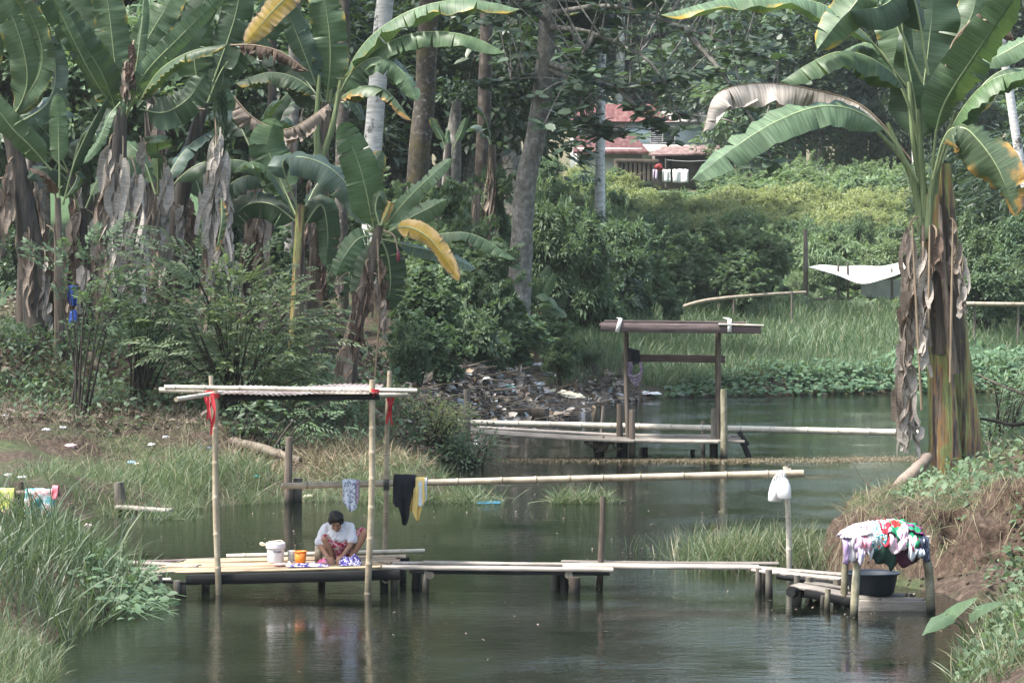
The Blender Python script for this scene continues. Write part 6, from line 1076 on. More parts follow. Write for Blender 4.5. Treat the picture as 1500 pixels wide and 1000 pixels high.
def pile(label, m, x0, x1, hem, lift=0., name='garment', top=1., nu=26, nv=30, front=0.):
    mb = MB(); q = []; sd = RNG.uniform(0, 90)
    for i in range(nu+1):
        u = i/nu; px = x0+(x1-x0)*u; s = (px-1297)/64.; crest = .20*max(.08, 1-abs(s)**2.6)**.6*top+lift+.02; hz = P(px, float(np.interp(u, np.linspace(0, 1, len(hem)), hem)), DK).z
        sec = [(DK+.75, zk+crest*.35), (DK+.45, zk+crest*.9), (DK+.22, zk+crest), (DK+.03-front, zk+crest*.72), (DK-.07-front, zk+crest*.25), (DK-.085-front-lift*.3, min(zk-.01, hz+.05)), (DK-.075-front-lift*.3, hz)] if hz < zk else [(DK+.75, zk+crest*.35), (DK+.45, zk+crest*.9), (DK+.22, zk+crest), (DK+.03-front, zk+crest*.78), (DK-.06-front-lift*.3, max(hz, zk+.02))]
        sp_ = spline([(0, a, b) for a, b in sec], nv+1)
        for j in range(nv+1):
            n1 = mnoise.noise(Vector((px*.09+sd, j*.32, sd))); n2 = abs(mnoise.noise(Vector((px*.16+sd, j*.22+sd, 1)))); k = .055*n1+.075*n2
            q.append((X(px, DK)+.02*n1, sp_[j][1]-k*.9, sp_[j][2]+k*.6))
    mb.add(q, np.array([(i*(nv+1)+j, (i+1)*(nv+1)+j, (i+1)*(nv+1)+j+1, i*(nv+1)+j+1) for i in range(nu) for j in range(nv)])); o = mb.build(name, m); md = o.modifiers.new('thickness', 'SOLIDIFY'); md.thickness = .008; return tag(o, label, 'garment')
pile('dark green navy garment hanging low in the middle of the clothes rack', C('g_dark', [(.012, .02, .022), (.02, .06, .04)], 6), 1276, 1318, [812, 826, 822, 834, 818], -.02)
pile('dark maroon garment hanging low right of the middle of the rack', C('g_maroon', [(.06, .012, .03), (.02, .012, .016)], 6), 1312, 1350, [822, 830, 826, 815], -.015)
pile('striped grey cloth hanging over the left rack post', C('g_stripe', [(.5, .48, .5), (.2, .19, .2)], 16), 1242, 1256, [822, 824, 820], -.01)
pile('dark blue trousers over the right end of the rack', C('g_navy', [(.03, .045, .08), (.05, .06, .09)], 6), 1346, 1362, [812, 824, 822], .0)
pile('light blue cloth strip hanging at the right end of the rack', C('g_blue', [(.4, .48, .6), (.5, .55, .62)], 8), 1338, 1353, [802, 818, 816], .012)
pile('lavender shirt hanging at the left end of the rack', C('g_lav', [(.32, .22, .4), (.42, .32, .48)], 7), 1236, 1264, [824, 826, 806, 809, 800], .01)
pile('white shirt spread over the top left of the clothes heap', C('g_white', [(.4, .39, .43), (.5, .5, .52)], 6), 1236, 1306, [790, 787, 784, 782, 780], .03)
pile('pink floral garment on the heap right of the lavender shirt', C('g_pink', [(.45, .22, .32), (.52, .36, .44), (.5, .12, .17)], 16), 1254, 1278, [800, 808, 810, 802], .03, front=.02)
pile('teal and white printed garment on the middle of the heap', C('g_teal', [(.5, .52, .53), (.03, .2, .22), (.42, .45, .45), (.4, .09, .04)], 18, interp='CONSTANT', pos=[0, .46, .56, .66]), 1276, 1300, [800, 806, 802, 798], .04, front=.03)
pile('crimson garment folded among the printed clothes', C('g_red', [(.22, .015, .035), (.32, .03, .05)], 8), 1290, 1306, [798, 802, 792], .05, front=.035)
pile('pale pink blouse hanging in front of the green garment', C('g_rose', [(.5, .34, .42), (.58, .48, .54), (.52, .25, .34)], 18), 1302, 1330, [800, 812, 806, 800], .045, front=.04)
pile('bright green shirt on the right side of the heap', C('g_green', [(.015, .16, .075), (.02, .23, .11)], 6), 1306, 1350, [778, 792, 800, 803, 796], .06, front=.02)
pile('purple garment at the top right of the heap', C('g_purple', [(.16, .02, .12), (.25, .05, .2)], 7), 1330, 1354, [772, 780, 784], .045)
pile('wine red cloth below the green shirt', C('g_wine', [(.32, .015, .06), (.2, .01, .05)], 7), 1332, 1352, [806, 812, 806], .02)
pile('lilac sleeve hanging between lavender shirt and pink floral garment', C('g_lilac', [(.45, .36, .55), (.6, .55, .66)], 9), 1256, 1266, [815, 828, 812], .02, front=.03)
pile('white sleeve dangling left of the dark green garment', C('g_sleeve', [(.45, .46, .5), (.55, .55, .58)], 9), 1270, 1280, [812, 821, 808], .01, front=.02)
pile('pale grey sleeve dangling under the green shirt', C('g_sleeve2', [(.5, .52, .58), (.62, .63, .68)], 9), 1330, 1342, [812, 822, 810], .01, front=.03)
c = P(1313, 769, DK+.1); heap('red_cloth', 'small bright red cloth bundled on top of the green shirt', 'garment', C('g_redtop', [(.5, .015, .02), (.6, .04, .04)], 8), c-Vector((0, 0, .02)), .09, .09, .10, 2., 24, 16, 9)
# ------------------------------------------------------------------ rubbish
def bag(mb, c, r, sq=(1, .8, .55), sd=0.):
    n, k = 14, 9; q = []
    for i in range(k+1):
        ph = PI*i/k
        for j in range(n):
            a = 2*PI*j/n; dv = Vector((math.sin(ph)*math.cos(a), math.sin(ph)*math.sin(a), math.cos(ph))); s = r*(1+.55*mnoise.noise(dv*1.7+Vector((sd, 0, 0)))+.3*mnoise.noise(dv*4+Vector((0, sd, 0)))); q.append((c[0]+dv.x*s*sq[0], c[1]+dv.y*s*sq[1], c[2]+r*sq[2]*.7+dv.z*s*sq[2]))
    mb.add(q, [(i*n+j, (i+1)*n+j, (i+1)*n+(j+1) % n, i*n+(j+1) % n) for i in range(k) for j in range(n)])
mb = MB(); p = scat([(4.6, 39.5), (5.3, 37.6), (6.1, 36.6), (7.0, 35.2), (7.5, 36.3), (6.6, 38.4), (5.6, 39.4)], 45, .2, .0)
for q in p[:200]: bag(mb, q, RNG.uniform(.008, .028), (1, .9, .8), RNG.uniform(0, 99))
stuff(mb, 'soil_clods', wood_mat('clod', [(.03, .021, .016), (.075, .052, .04), (.14, .105, .08)], (9, 9, 9), .6, wet=False), 'clods and stones of dark earth below the right bank')
PL = {}
def pmat(nm, col): 
    if nm not in PL: PL[nm] = plain('plastic_'+nm, col, .4, .5, .25, 14)
    return PL[nm]
BG = [('white bag on the slope at the far left edge', 8, 610, .09, 'white', (.7, .7, .72)), ('white scrap in the weeds left of the red and white packet', 68, 632, .10, 'white', 0), ('small white scrap above the red and white packet', 92, 629, .10, 'white', 0), ('red and white crumpled packet in the weeds', 103, 656, .14, 'pinkwhite', (.62, .45, .47)), ('grey white rag on the dark slope left of the bamboo post', 243, 641, .11, 'grey', (.5, .5, .52)), ('pale blue bag in the bank grass', 193, 679, .11, 'blue', (.3, .48, .68)), ('cream cup beside the pale blue bag in the grass', 201, 680, .07, 'cream', (.65, .6, .45)), ('thin white sheet of plastic left of the bamboo post', 222, 654, .10, 'white', 0),
 ('dark blue scrap behind the left bamboo post', 309, 660, .12, 'navy', (.05, .07, .16)), ('small teal bag lying in the grass', 375, 699, .10, 'teal', (.06, .4, .36)), ('grey bag among the sticks at the left edge', 33, 700, .12, 'grey', 0), ('pale bottle by the sticks at the left edge', 12, 698, .10, 'pale', (.6, .58, .58)), ('pink tinged packet floating beside the left reeds', 128, 771, .10, 'pinkwhite', 0), ('white bag on the weedy point of the left bank', 663, 654, .16, 'white', 0), ('pale stone like bag below the hanging red strips', 597, 622, .14, 'pale', 0), ('cream stone at the waterline by the short stump', 451, 729, .12, 'cream', 0),
 ('yellow bag high on the rubbish bank', 772, 526, .22, 'yellow', (.66, .55, .25)), ('pale blue bag on the rubbish beside the dark square post', 671, 592, .19, 'blue', 0), ('sea green plastic sheet spread on the rubbish bank', 741, 573, .26, 'mint', (.2, .42, .36)), ('long pale green bag on the sticks at the top left of the rubbish', 598, 547, .26, 'mint2', (.42, .56, .53)), ('white bottle standing at the right edge of the rubbish', 813, 556, .16, 'white', 0), ('dark blue sack near the right edge of the rubbish', 803, 553, .2, 'slate', (.09, .12, .16)), ('light blue bag above the dark blue sack', 789, 540, .17, 'pale', 0), ('black round object floating at the rubbish edge', 722, 613, .2, 'black', (.014, .016, .017)),
 ('grey stone coloured sack at the middle of the rubbish', 796, 572, .2, 'taupe', (.22, .19, .18)), ('white tub floating at the end of the rubbish', 900, 585, .17, 'white', 0), ('green tinged plastic at the waterline of the rubbish', 812, 610, .17, 'mint2', 0), ('white float far out at the marsh edge', 997, 580, .14, 'white', 0), ('pale scrap on the rubbish under the leaning banana', 640, 565, .13, 'pale', 0), ('pale plastic on the rubbish slope below the vine bush', 705, 545, .17, 'pale', 0), ('orange brown scrap left of the brown trough', 690, 588, .17, 'rust', (.3, .12, .06))]
for lab, px, py, r, nm, col in BG:
    q = gp(px, py); mb = MB(); bag(mb, q-Vector((0, 0, .02)), r*(.62 if px < 680 else .85), (1.2, .8, .5), RNG.uniform(0, 50)); tag(mb.build('rubbish_bag' if 'bag' in lab else 'litter_piece', pmat(nm, col)), lab, 'litter')
for lab, px, py, w, m in (('large cream torn sheet at the waterline of the rubbish', 815, 584, .95, 'cream'), ('pale folded card sheet right of the cream torn sheet', 855, 588, .55, 'cream'), ('floating white branch like plastic near the far jetty post', 948, 581, .5, 'white')):
    q = gp(px, py); heap('torn_sheet', lab, 'sheet', pmat(m, 0), q+Vector((0, 0, .02)), w, .5*w, .22*w, RNG.uniform(0, 9), 26, 14, 4)
mb = MB(); q = gp(760, 610); plank(mb, q+Vector((-1.0, .4, .16)), q+Vector((.75, -.1, .1)), .5, .24, rag=.03); tag(mb.build('brown_trough', M_['wood_post']), 'brown wooden trough lying on the rubbish behind the far jetty', 'trough')
RUB = [(-2.4, 66), (-.9, 65.5), (-.8, 70), (.3, 75.4), (1.4, 79), (2.7, 87.4), (4.2, 90.6), (3.3, 91.4), (1.0, 86), (-.7, 80), (-2.2, 75.5), (-3.6, 69)]
mb = MB(); p = scat(RUB, 200, .4, -.1, floor=.02); n = len(p); p[:, 2] += RNG.uniform(.0, .14, n); leaves(mb, p, rdir(n)*np.array([1, 1, .5]), np.array([0, -.4, 1.])+RNG.normal(scale=.6, size=(n, 3)), RNG.uniform(.14, .52, n)**1.6, 'simple', 0, 1.5)
m, nt = mat('rubbish'); g = nd(nt, 'ShaderNodeNewGeometry'); cc_ = ramp(nt, g.outputs['Random Per Island'], [(.07, .055, .045), (.16, .13, .105), (.28, .24, .2), (.42, .38, .34), (.14, .115, .095), (.32, .29, .25), (.55, .55, .55), (.2, .165, .13), (.3, .22, .14), (.03, .03, .03), (.16, .14, .12), (.24, .29, .31), (.2, .17, .14), (.07, .055, .045)], None, 'CONSTANT'); finish(nt, cc_, .6); stuff(mb, 'rubbish', m, 'bank of mixed washed up rubbish scraps behind the far jetty')
mb = MB(); p = scat(RUB, 9, 0, -.1, floor=.02)
for q in p[:300]: a = RNG.normal()*.5; L = RNG.uniform(.3, 1.3); dv = np.array([math.cos(a), math.sin(a)*.6, RNG.uniform(-.15, .25)])*L; tube(mb, [q+np.array([0, 0, .1]), q+dv+np.array([0, 0, .12])], [.018, .009], 5, 2, cap=False)
stuff(mb, 'driftwood_sticks', M_['twig'], 'grey sticks tangled in the rubbish bank')
# floating film of straw under the far jetty
mb = MB(); x = RNG.uniform(-.3, 10, 5200); y = 62.6+.25*np.sin(x*.8)+RNG.normal(scale=.5, size=5200)+.05*x; n = len(x); leaves(mb, np.stack([x, y, np.full(n, .006)], 1), rdir(n)*np.array([1, 1, .02]), np.tile([0, 0, 1.], (n, 1)), RNG.uniform(.05, .16, n), 'lance', 0, 1.); stuff(mb, 'floating_straw', M_['dry_grass'], 'band of pale straw floating below the far jetty')
mb = MB(); heap('blue_sheet', 'blue plastic sheet floating flat by the grass spit', 'sheet', pmat('bluefilm', (.03, .13, .2)), Vector((X(715, 51.6), 51.6, .0)), .26, .35, .02, 4., 16, 8, 3)
mb = MB(); pts_ = []
for (cx, cy_, sx, sy, n_) in ((-2.5, 49.5, 1.5, 1., 120), (-4.2, 44, 1., 1.5, 60), (3, 42, .8, .8, 90), (4.4, 36, .5, 1., 70), (2.2, 88, 1.2, 1.5, 160), (8, 91.5, 4, .5, 200), (-.3, 58, .8, 2, 100), (1, 36, 3.5, 4, 120), (1, 50, 3, 5, 120)): pts_.append(np.stack([RNG.normal(cx, sx, n_), RNG.normal(cy_, sy, n_), np.full(n_, .006)], 1))
p = np.concatenate(pts_); n = len(p); leaves(mb, p, rdir(n)*np.array([1, 1, .02]), np.tile([0, 0, 1.], (n, 1)), RNG.uniform(.02, .09, n), 'lance', 0, 1.6); stuff(mb, 'floating_flakes', M_['litter'], 'small leaves and flakes floating on the river')
# blue cloth in the grove
q = P(106, 420, 61.4); drape('blue_cloth', 'blue cloth hanging among the dark stems of the grove', 'cloth', C('blue', [(.02, .045, .2), (.03, .08, .3)], 6), (100, 113), [446, 448, 447], (421, 421), d=61.4, r=.04, back=.3, folds=1.5, amp=.04); mb = MB(); bag(mb, P(107, 473, 61.4), .14, (.7, .6, 1.1), 3.); tag(mb.build('blue_jar', pmat('bluejar', (.03, .09, .4))), 'small blue container below the blue cloth in the grove', 'container')
mb = MB(); tube(mb, [P(97, 421, 61.4), P(118, 420, 61.4)], [.02, .02], 6, 4); tag(mb.build('short_stick', M_['twig']), 'stick between the banana stems carrying the blue cloth', 'stick')
# ------------------------------------------------------------------ tarp shelter and poles beyond the marsh
DT = 131.; t = thing('tarp_shelter', 'low shelter with a sagging white tarp roof behind the marsh', 'shelter', ground_at(1260, DT))
for px, y in ((1180, 336), (1228, 385), (1242, 384), (1306, 393), (1340, 390)): q = ground_at(px, DT); part_post(t, 'post', q-Vector((0, 0, .2)), P(px, y, DT), .11 if px == 1180 else .06, 'wood_z')
mb = MB(); nu, nv = 28, 10; q = []
for i in range(nu+1):
    for j in range(nv+1): u, v_ = i/nu, j/nv; px = 1184+(1350-1184)*u; y = 391+28*math.sin(PI*min(1, u*1.0))**1.3*(1-v_)*(.55+.75*u*(1.6-u*1.2))-5*u+1.3*math.sin(u*17+v_*3); p_ = P(px, y, DT-1.2+v_*3); q.append((p_.x, p_.y, p_.z+.05*math.sin(u*9)*v_))
mb.add(q, np.array([(i*(nv+1)+j, (i+1)*(nv+1)+j, (i+1)*(nv+1)+j+1, i*(nv+1)+j+1) for i in range(nu) for j in range(nv)])); mb.build('tarp', cloth_mat('tarp', [(.5, .49, .46), (.62, .61, .59)], 3), t)
mb = MB(); a, b_, c_, d_ = P(1262, 414, DT+.6), P(1345, 406, DT+.6), P(1345, 437, DT+.6), P(1259, 437, DT+.6); n_ = 12; q = []
for i in range(n_+1): u = i/n_; p0, p1 = a.lerp(b_, u), d_.lerp(c_, u); w_ = .05*math.sin(u*21); q += [(p0.x, p0.y+w_, p0.z), ((p0.x+p1.x)/2, p0.y-w_, (p0.z+p1.z)/2), (p1.x, p1.y+w_, p1.z)]
mb.add(q, [(i*3+j, (i+1)*3+j, (i+1)*3+j+1, i*3+j+1) for i in range(n_) for j in range(2)]); mb.build('side_sheet', cloth_mat('side_sheet', [(.42, .47, .5), (.55, .59, .61)], 2), t)
mb = MB(); tube(mb, [P(1176, 439, DT-.4), P(1262, 437, DT-.4), P(1350, 441, DT-.4)], [.07, .07], 7, 12, 0, .1); mb.build('floor_rail', M_['wood_z'], t)
t = thing('bent_pole_rail', 'long bent pole on short stakes along the marsh edge up to the shelter post', 'rail', ground_at(1090, 119))
mb = MB(); tube(mb, [P(992, 452, 118.6), P(1030, 441, 118.8), P(1090, 434, 119.2), P(1180, 428, 121)], [.085, .075, .065], 8, 20, 0, .08); mb.build('bent_pole', M_['bamboo_grey'][0], t)
for px, y in ((1002, 449), (1075, 436), (1160, 429)): q = ground_at(px, 119.3); part_post(t, 'stake', q-Vector((0, 0, .2)), P(px, y-2, 119.3), .05)
t = thing('bamboo_rail', 'straight pale bamboo rail at the right edge beyond the marsh', 'rail', ground_at(1460, 108))
mb = MB(); bamboo(mb, P(1398, 445, 108), P(1520, 446, 108), .09, .8); mb.build('bamboo_pole', M_['bamboo_grey'], t)
for px in (1428, 1492): q = ground_at(px, 108.1); part_post(t, 'stake', q-Vector((0, 0, .2)), P(px, 444, 108.1), .05)
# dead branches on the right bank
mb = MB(); tube(mb, [P(1432, 548, 46), P(1470, 566, 45.6), P(1520, 584, 45.2)], [.012, .018, .02], 6, 12, 0, .1); tag(mb.build('dry_branch', M_['twig']), 'thin pale dry branch sloping across the weeds right of the banana stem', 'branch')
mb = MB(); tube(mb, [P(1430, 612, 45), P(1465, 618, 45), P(1490, 622, 44.6), P(1530, 610, 44)], [.02, .03, .035], 7, 14, 0, .12); tag(mb.build('dark_branch', M_['branch']), 'dark bent branch lying on the right bank beside the banana stem', 'branch')
q = gp(1350, 700, 38); mb = MB(); tube(mb, [P(1310, 716, 43.4), P(1340, 690, 43.6), P(1360, 668, 43.8)], [.08, .1, .09], 9, 12, 0, .2); tag(mb.build('dead_sheath', B_['r']), 'dry curled sheath leaning at the foot of the big banana', 'debris')
mb = MB(); tube(mb, [P(1282, 718, 43), P(1262, 700, 43), P(1250, 678, 43)], [.012, .008, .004], 5, 10); tube(mb, [P(1272, 708, 43), P(1280, 694, 43), P(1284, 688, 43)], [.008, .004], 5, 6); tag(mb.build('bare_twig', M_['twig']), 'bare twig bending over the water from the right bank', 'twig')
# ------------------------------------------------------------------ houses
DH = 200.
def quad(mb, pts, mi=0): mb.add([tuple(p) for p in pts], [tuple(range(len(pts)))], mi)
RR = wood_mat('red_tin', [(.06, .02, .018), (.11, .042, .037), (.2, .12, .105)], (5, .8, .8), .2, .6, wet=False); WW = plain('white_wall', (.4, .4, .385), .8, .2, .08, 1.); BW = plain('pale_blue_wall', (.34, .44, .48), .8, .2, .06, 1.)
CREAM = plain('cream_wall', (.4, .37, .32), .8, .2, .08, 1.); DKG = plain('dark_glass', (.04, .05, .06), .2); RW = wood_mat('plank_wall', [(.10, .085, .08), (.2, .17, .155)], (.6, 9, 9), .2, wet=False); RT = wood_mat('rust_tin', [(.10, .06, .055), (.2, .13, .12), (.34, .28, .26)], (4, .5, .5), .2, wet=False)
def hx(px): return X(px, DH)
def hz(py, d=DH): return P(750, py, d).z
t = thing('house', 'two storey house with pale walls and a red metal roof beyond the bushes', 'house', (hx(950), DH+3, hz(262)))
mb = MB(); box(mb, ((hx(838)+hx(1045))/2, DH+4, (hz(178)+hz(270))/2), (hx(1045)-hx(838), 8, hz(178)-hz(270))); mb.build('wall', WW, t)
mb = MB(); box(mb, ((hx(915)+hx(1035))/2, DH-.1, (hz(180)+hz(214))/2), (hx(1035)-hx(915), .2, hz(180)-hz(214))); mb.build('wall_panel', BW, t); mb = MB(); box(mb, ((hx(888)+hx(914))/2, DH-.08, (hz(180)+hz(214))/2), (hx(914)-hx(888), .16, hz(180)-hz(214))); mb.build('wall_panel', CREAM, t)
mb = MB(); e0, e1, yb = DH-.8, DH+9, hz(179); A_ = [(hx(828), e0, yb), (hx(985), e0, yb), (hx(955), DH+4, hz(148)), (hx(862), DH+4, hz(148))]; quad(mb, A_); quad(mb, [A_[1], (hx(985), e1, yb), A_[2]]); quad(mb, [A_[0], A_[3], (hx(828), e1, yb)]); quad(mb, [(hx(985), e1, yb), (hx(828), e1, yb), A_[3], A_[2]]); quad(mb, [A_[0], (hx(828), e1, yb), (hx(985), e1, yb), A_[1]]); mb.build('roof', RR, t, smooth=False)
mb = MB(); A_ = [(hx(950), e0-.1, yb-.02), (hx(1052), e0-.1, yb-.02), (hx(1030), DH+4, hz(158)), (hx(975), DH+4, hz(158))]; quad(mb, A_); quad(mb, [A_[1], (hx(1052), e1, yb), A_[2]]); quad(mb, [A_[0], A_[3], (hx(950), e1, yb)]); quad(mb, [A_[0], (hx(950), e1, yb), (hx(1052), e1, yb), A_[1]]); mb.build('roof', plain('pale_roof', (.38, .36, .34), .6), t, smooth=False)
def window(px0, px1, py0, py1, tt):
    mb = MB(); box(mb, ((hx(px0)+hx(px1))/2, DH-.25, (hz(py0)+hz(py1))/2), (hx(px1)-hx(px0), .1, hz(py0)-hz(py1))); w_ = mb.build('window', DKG, tt); mb = MB()
    for x in (px0, (px0+px1)/2, px1): box(mb, (hx(x), DH-.32, (hz(py0)+hz(py1))/2), (.1, .1, hz(py0)-hz(py1)))
    for y in (py0, py1): box(mb, ((hx(px0)+hx(px1))/2, DH-.33, hz(y)), (hx(px1)-hx(px0), .1, .1))
    for k in range(1, 8): box(mb, ((hx(px0)+hx((px0+px1)/2))/2, DH-.3, hz(py0+(py1-py0)*k/8)), (hx((px0+px1)/2)-hx(px0), .06, .05), 0, 0, 0)
    mb.build('frame', plain('frame', (.5, .5, .52), .6), w_)
window(952, 988, 186, 210, t); window(845, 876, 186, 198, t)
mb = MB(); quad(mb, [(hx(915), DH-2.5, hz(222)), (hx(1040), DH-2.5, hz(224)), (hx(1040), DH-.1, hz(211)), (hx(915), DH-.1, hz(210))]); quad(mb, [(hx(915), DH-2.5, hz(225)), (hx(915), DH-.1, hz(213)), (hx(1040), DH-.1, hz(214)), (hx(1040), DH-2.5, hz(227))]); quad(mb, [(hx(915), DH-2.5, hz(225)), (hx(1040), DH-2.5, hz(227)), (hx(1040), DH-2.5, hz(224)), (hx(915), DH-2.5, hz(222))]); mb.build('awning', plain('awning', (.45, .42, .37), .7), t, smooth=False)
t = thing('low_house', 'low house with a rusty red sloping roof left of the two storey house', 'house', (hx(850), DH-8, hz(262)))
mb = MB(); box(mb, ((hx(840)+hx(930))/2, DH-8, (hz(226)+hz(275))/2), (hx(930)-hx(840), 6, hz(226)-hz(275))); mb.build('wall', WW, t); mb = MB(); quad(mb, [(hx(834), DH-12, hz(232)), (hx(938), DH-12, hz(232)), (hx(925), DH-5, hz(203)), (hx(838), DH-5, hz(203))]); quad(mb, [(hx(834), DH-12, hz(235)), (hx(838), DH-5, hz(206)), (hx(925), DH-5, hz(206)), (hx(938), DH-12, hz(235))]); quad(mb, [(hx(834), DH-12, hz(235)), (hx(938), DH-12, hz(235)), (hx(938), DH-12, hz(232)), (hx(834), DH-12, hz(232))]); mb.build('roof', RR, t, smooth=False)
t = thing('shack', 'dark plank shack with a patchy rusty tin roof below the house', 'shack', (hx(985), DH-14, hz(272)))
mb = MB(); box(mb, ((hx(943)+hx(1050))/2, DH-13.5, (hz(236)+hz(285))/2), (hx(1050)-hx(943), 4, hz(236)-hz(285))); mb.build('wall', RW, t); mb = MB(); quad(mb, [(hx(932), DH-17, hz(240)), (hx(1062), DH-17, hz(238)), (hx(1048), DH-11, hz(222)), (hx(958), DH-11, hz(224))]); quad(mb, [(hx(932), DH-17, hz(242)), (hx(932), DH-17, hz(240)), (hx(1062), DH-17, hz(238)), (hx(1062), DH-17, hz(240))]); quad(mb, [(hx(932), DH-17, hz(242)), (hx(958), DH-11, hz(226)), (hx(1048), DH-11, hz(224)), (hx(1062), DH-17, hz(240))]); mb.build('roof', RT, t, smooth=False)
mb = MB(); box(mb, (hx(955), DH-15.62, hz(256)), (1., .1, 1.4)); mb.build('door', plain('door', (.04, .035, .03), .7), t)
t = thing('clothes_line', 'clothes line in front of the dark shack', 'clothes line', (hx(990), DH-18, hz(270))); mb = MB(); tube(mb, [(hx(955), DH-18, hz(248)), (hx(985), DH-18, hz(250)), (hx(1020), DH-18, hz(248))], .02, 5, 10); mb.build('line', plain('line', (.3, .3, .3), .8), t)
for px in (955, 1020): part_post(t, 'post', (hx(px), DH-18, hz(285)), (hx(px), DH-18, hz(246)), .06)
for lab, x0, x1, h_, col in (('white sheet on the far clothes line, nearest the middle', 970, 982, 266, (.75, .75, .74)), ('wide white sheet at the right of the far clothes line', 985, 1008, 267, (.78, .78, .77)), ('lilac cloth at the left of the far clothes line', 956, 963, 262, (.5, .42, .55))):
    drape('laundry', lab, 'laundry', C('far_'+str(x0), [tuple(k*.9 for k in col), col], 3), (x0, x1), [h_, h_+1, h_], (249, 249), d=DH-18, r=.05, back=.6, folds=1.5, amp=.08, nu=10, nv=10)
mb = MB(); bag(mb, (hx(945), DH-18.5, hz(261)), .22, (1, .8, .9), 7.); tag(mb.build('red_drum', pmat('red', (.2, .02, .02))), 'red container in front of the shack', 'container')
t = thing('plank_fence', 'low orange brown plank fence left of the red container', 'fence', (hx(915), DH-18, hz(275)))
part_plank(t, 'rail', (hx(888), DH-18.1, hz(249)), (hx(945), DH-18.1, hz(250)), .05, .25, 'wood_post')
for k in range(9): part_plank(t, 'board', (hx(890+k*6), DH-18, hz(276)), (hx(890+k*6), DH-18, hz(247)), .4, .05, 'wood_post', n=4, up=(0, 1, 0))
# ------------------------------------------------------------------ woman squatting on the platform
PD = 38.05; PB = on_deck(497, PD); t = thing('person', 'woman squatting on the platform in white t-shirt and red patterned wrap, washing clothes', 'person', PB)
def cap(mb, a, b, r0, r1, seg=12, k=7):
    """closed tapered limb with round ends"""
    a, b = Vector(a), Vector(b); ax = (b-a).normalized(); h = Vector((0, 0, 1)) if abs(ax.z) < .9 else Vector((1, 0, 0)); n = (h-ax*h.dot(ax)).normalized(); s = ax.cross(n); rings = []
    for i in range(1, k): th = PI/2*i/k; rings.append((a-ax*r0*math.cos(th), r0*math.sin(th)))
    L = 6
    for i in range(L+1): rings.append((a.lerp(b, i/L), r0+(r1-r0)*i/L))
    for i in range(1, k): th = PI/2*(1-i/k); rings.append((b+ax*r1*math.cos(th), r1*math.sin(th)))
    q = [a-ax*r0]; 
    for c, r in rings: q += [c+(n*math.cos(x)+s*math.sin(x))*r for x in np.linspace(0, 2*PI, seg, endpoint=False)]
    q.append(b+ax*r1); m = len(rings); f = [(0, 1+(j+1) % seg, 1+j) for j in range(seg)]+[(1+i*seg+j, 1+i*seg+(j+1) % seg, 1+(i+1)*seg+(j+1) % seg, 1+(i+1)*seg+j) for i in range(m-1) for j in range(seg)]+[(1+(m-1)*seg+j, 1+(m-1)*seg+(j+1) % seg, 1+m*seg) for j in range(seg)]
    mb.add([tuple(v) for v in q], f)
def ell(mb, c, r, rot=None, seg=18):
    q = []; R = rot or Matrix.Identity(3)
    for i in range(seg//2+1):
        ph = PI*i/(seg//2)
        for j in range(seg): a = 2*PI*j/seg; v = R@Vector((r[0]*math.sin(ph)*math.cos(a), r[1]*math.sin(ph)*math.sin(a), r[2]*math.cos(ph))); q.append(tuple(Vector(c)+v))
    mb.add(q, [(i*seg+j, (i+1)*seg+j, (i+1)*seg+(j+1) % seg, i*seg+(j+1) % seg) for i in range(seg//2) for j in range(seg)])
def fuse(mb, name, m, vox, it=3, parent=None, loc=(0, 0, 0)):
    """weld overlapping volumes to one continuous skin"""
    mb.v = [np.asarray(v)+np.array(PB) for v in mb.v]; o = mb.build(name, m, parent or t); md = o.modifiers.new('r', 'REMESH'); md.mode = 'VOXEL'; md.voxel_size = vox; md.use_smooth_shade = True; s = o.modifiers.new('s', 'SMOOTH'); s.factor = .5; s.iterations = it
    dg = bpy.context.evaluated_depsgraph_get(); me = bpy.data.meshes.new_from_object(o.evaluated_get(dg)); o.modifiers.clear(); old = o.data; o.data = me; bpy.data.meshes.remove(old); me.name = name
    if not me.materials: me.materials.append(m)
    return o
SK = plain('skin', (.25, .135, .085), .55, .3, .12, 14); MB_ = MB()
# frame: x to the right of the photo, y away from the camera, z up from the deck; metres
HC = Vector((-.035, -.160, .540)); tilt = Matrix.Rotation(math.radians(36), 3, 'X')@Matrix.Rotation(math.radians(-6), 3, 'Y')
hp = lambda x, y, z: HC+tilt@Vector((x, y, z))*1.1
ell(MB_, HC, (.074, .092, .108), tilt); ell(MB_, hp(0, -.022, -.052), (.058, .066, .062), tilt); ell(MB_, hp(0, -.05, -.088), (.028, .026, .022), tilt)
cap(MB_, hp(0, -.083, .012), hp(0, -.103, -.022), .010, .015); ell(MB_, hp(0, -.094, -.026), (.021, .013, .010), tilt)
for s in (-1, 1): ell(MB_, hp(s*.074, .004, -.012), (.012, .020, .030), tilt, 10); ell(MB_, hp(s*.03, -.078, .032), (.026, .014, .010), tilt, 10); ell(MB_, hp(s*.042, -.066, -.03), (.024, .022, .02), tilt, 10)
ell(MB_, hp(0, -.080, -.058), (.027, .013, .007), tilt, 10); ell(MB_, hp(0, -.078, -.068), (.023, .012, .007), tilt, 10)
NB = Vector((-.035, -.015, .515)); CH = Vector((-.035, .055, .42)); PV = Vector((.02, .22, .20))
cap(MB_, NB, hp(0, .012, -.06), .055, .05); cap(MB_, CH, NB, .11, .06); cap(MB_, PV, CH, .14, .125)
SL, SR = Vector((-.185, .01, .435)), Vector((.125, .01, .45)); EL, ER = Vector((-.262, -.075, .235)), Vector((.175, -.09, .27)); WLh, WRh = Vector((-.145, -.235, .085)), Vector((.055, -.29, .10))
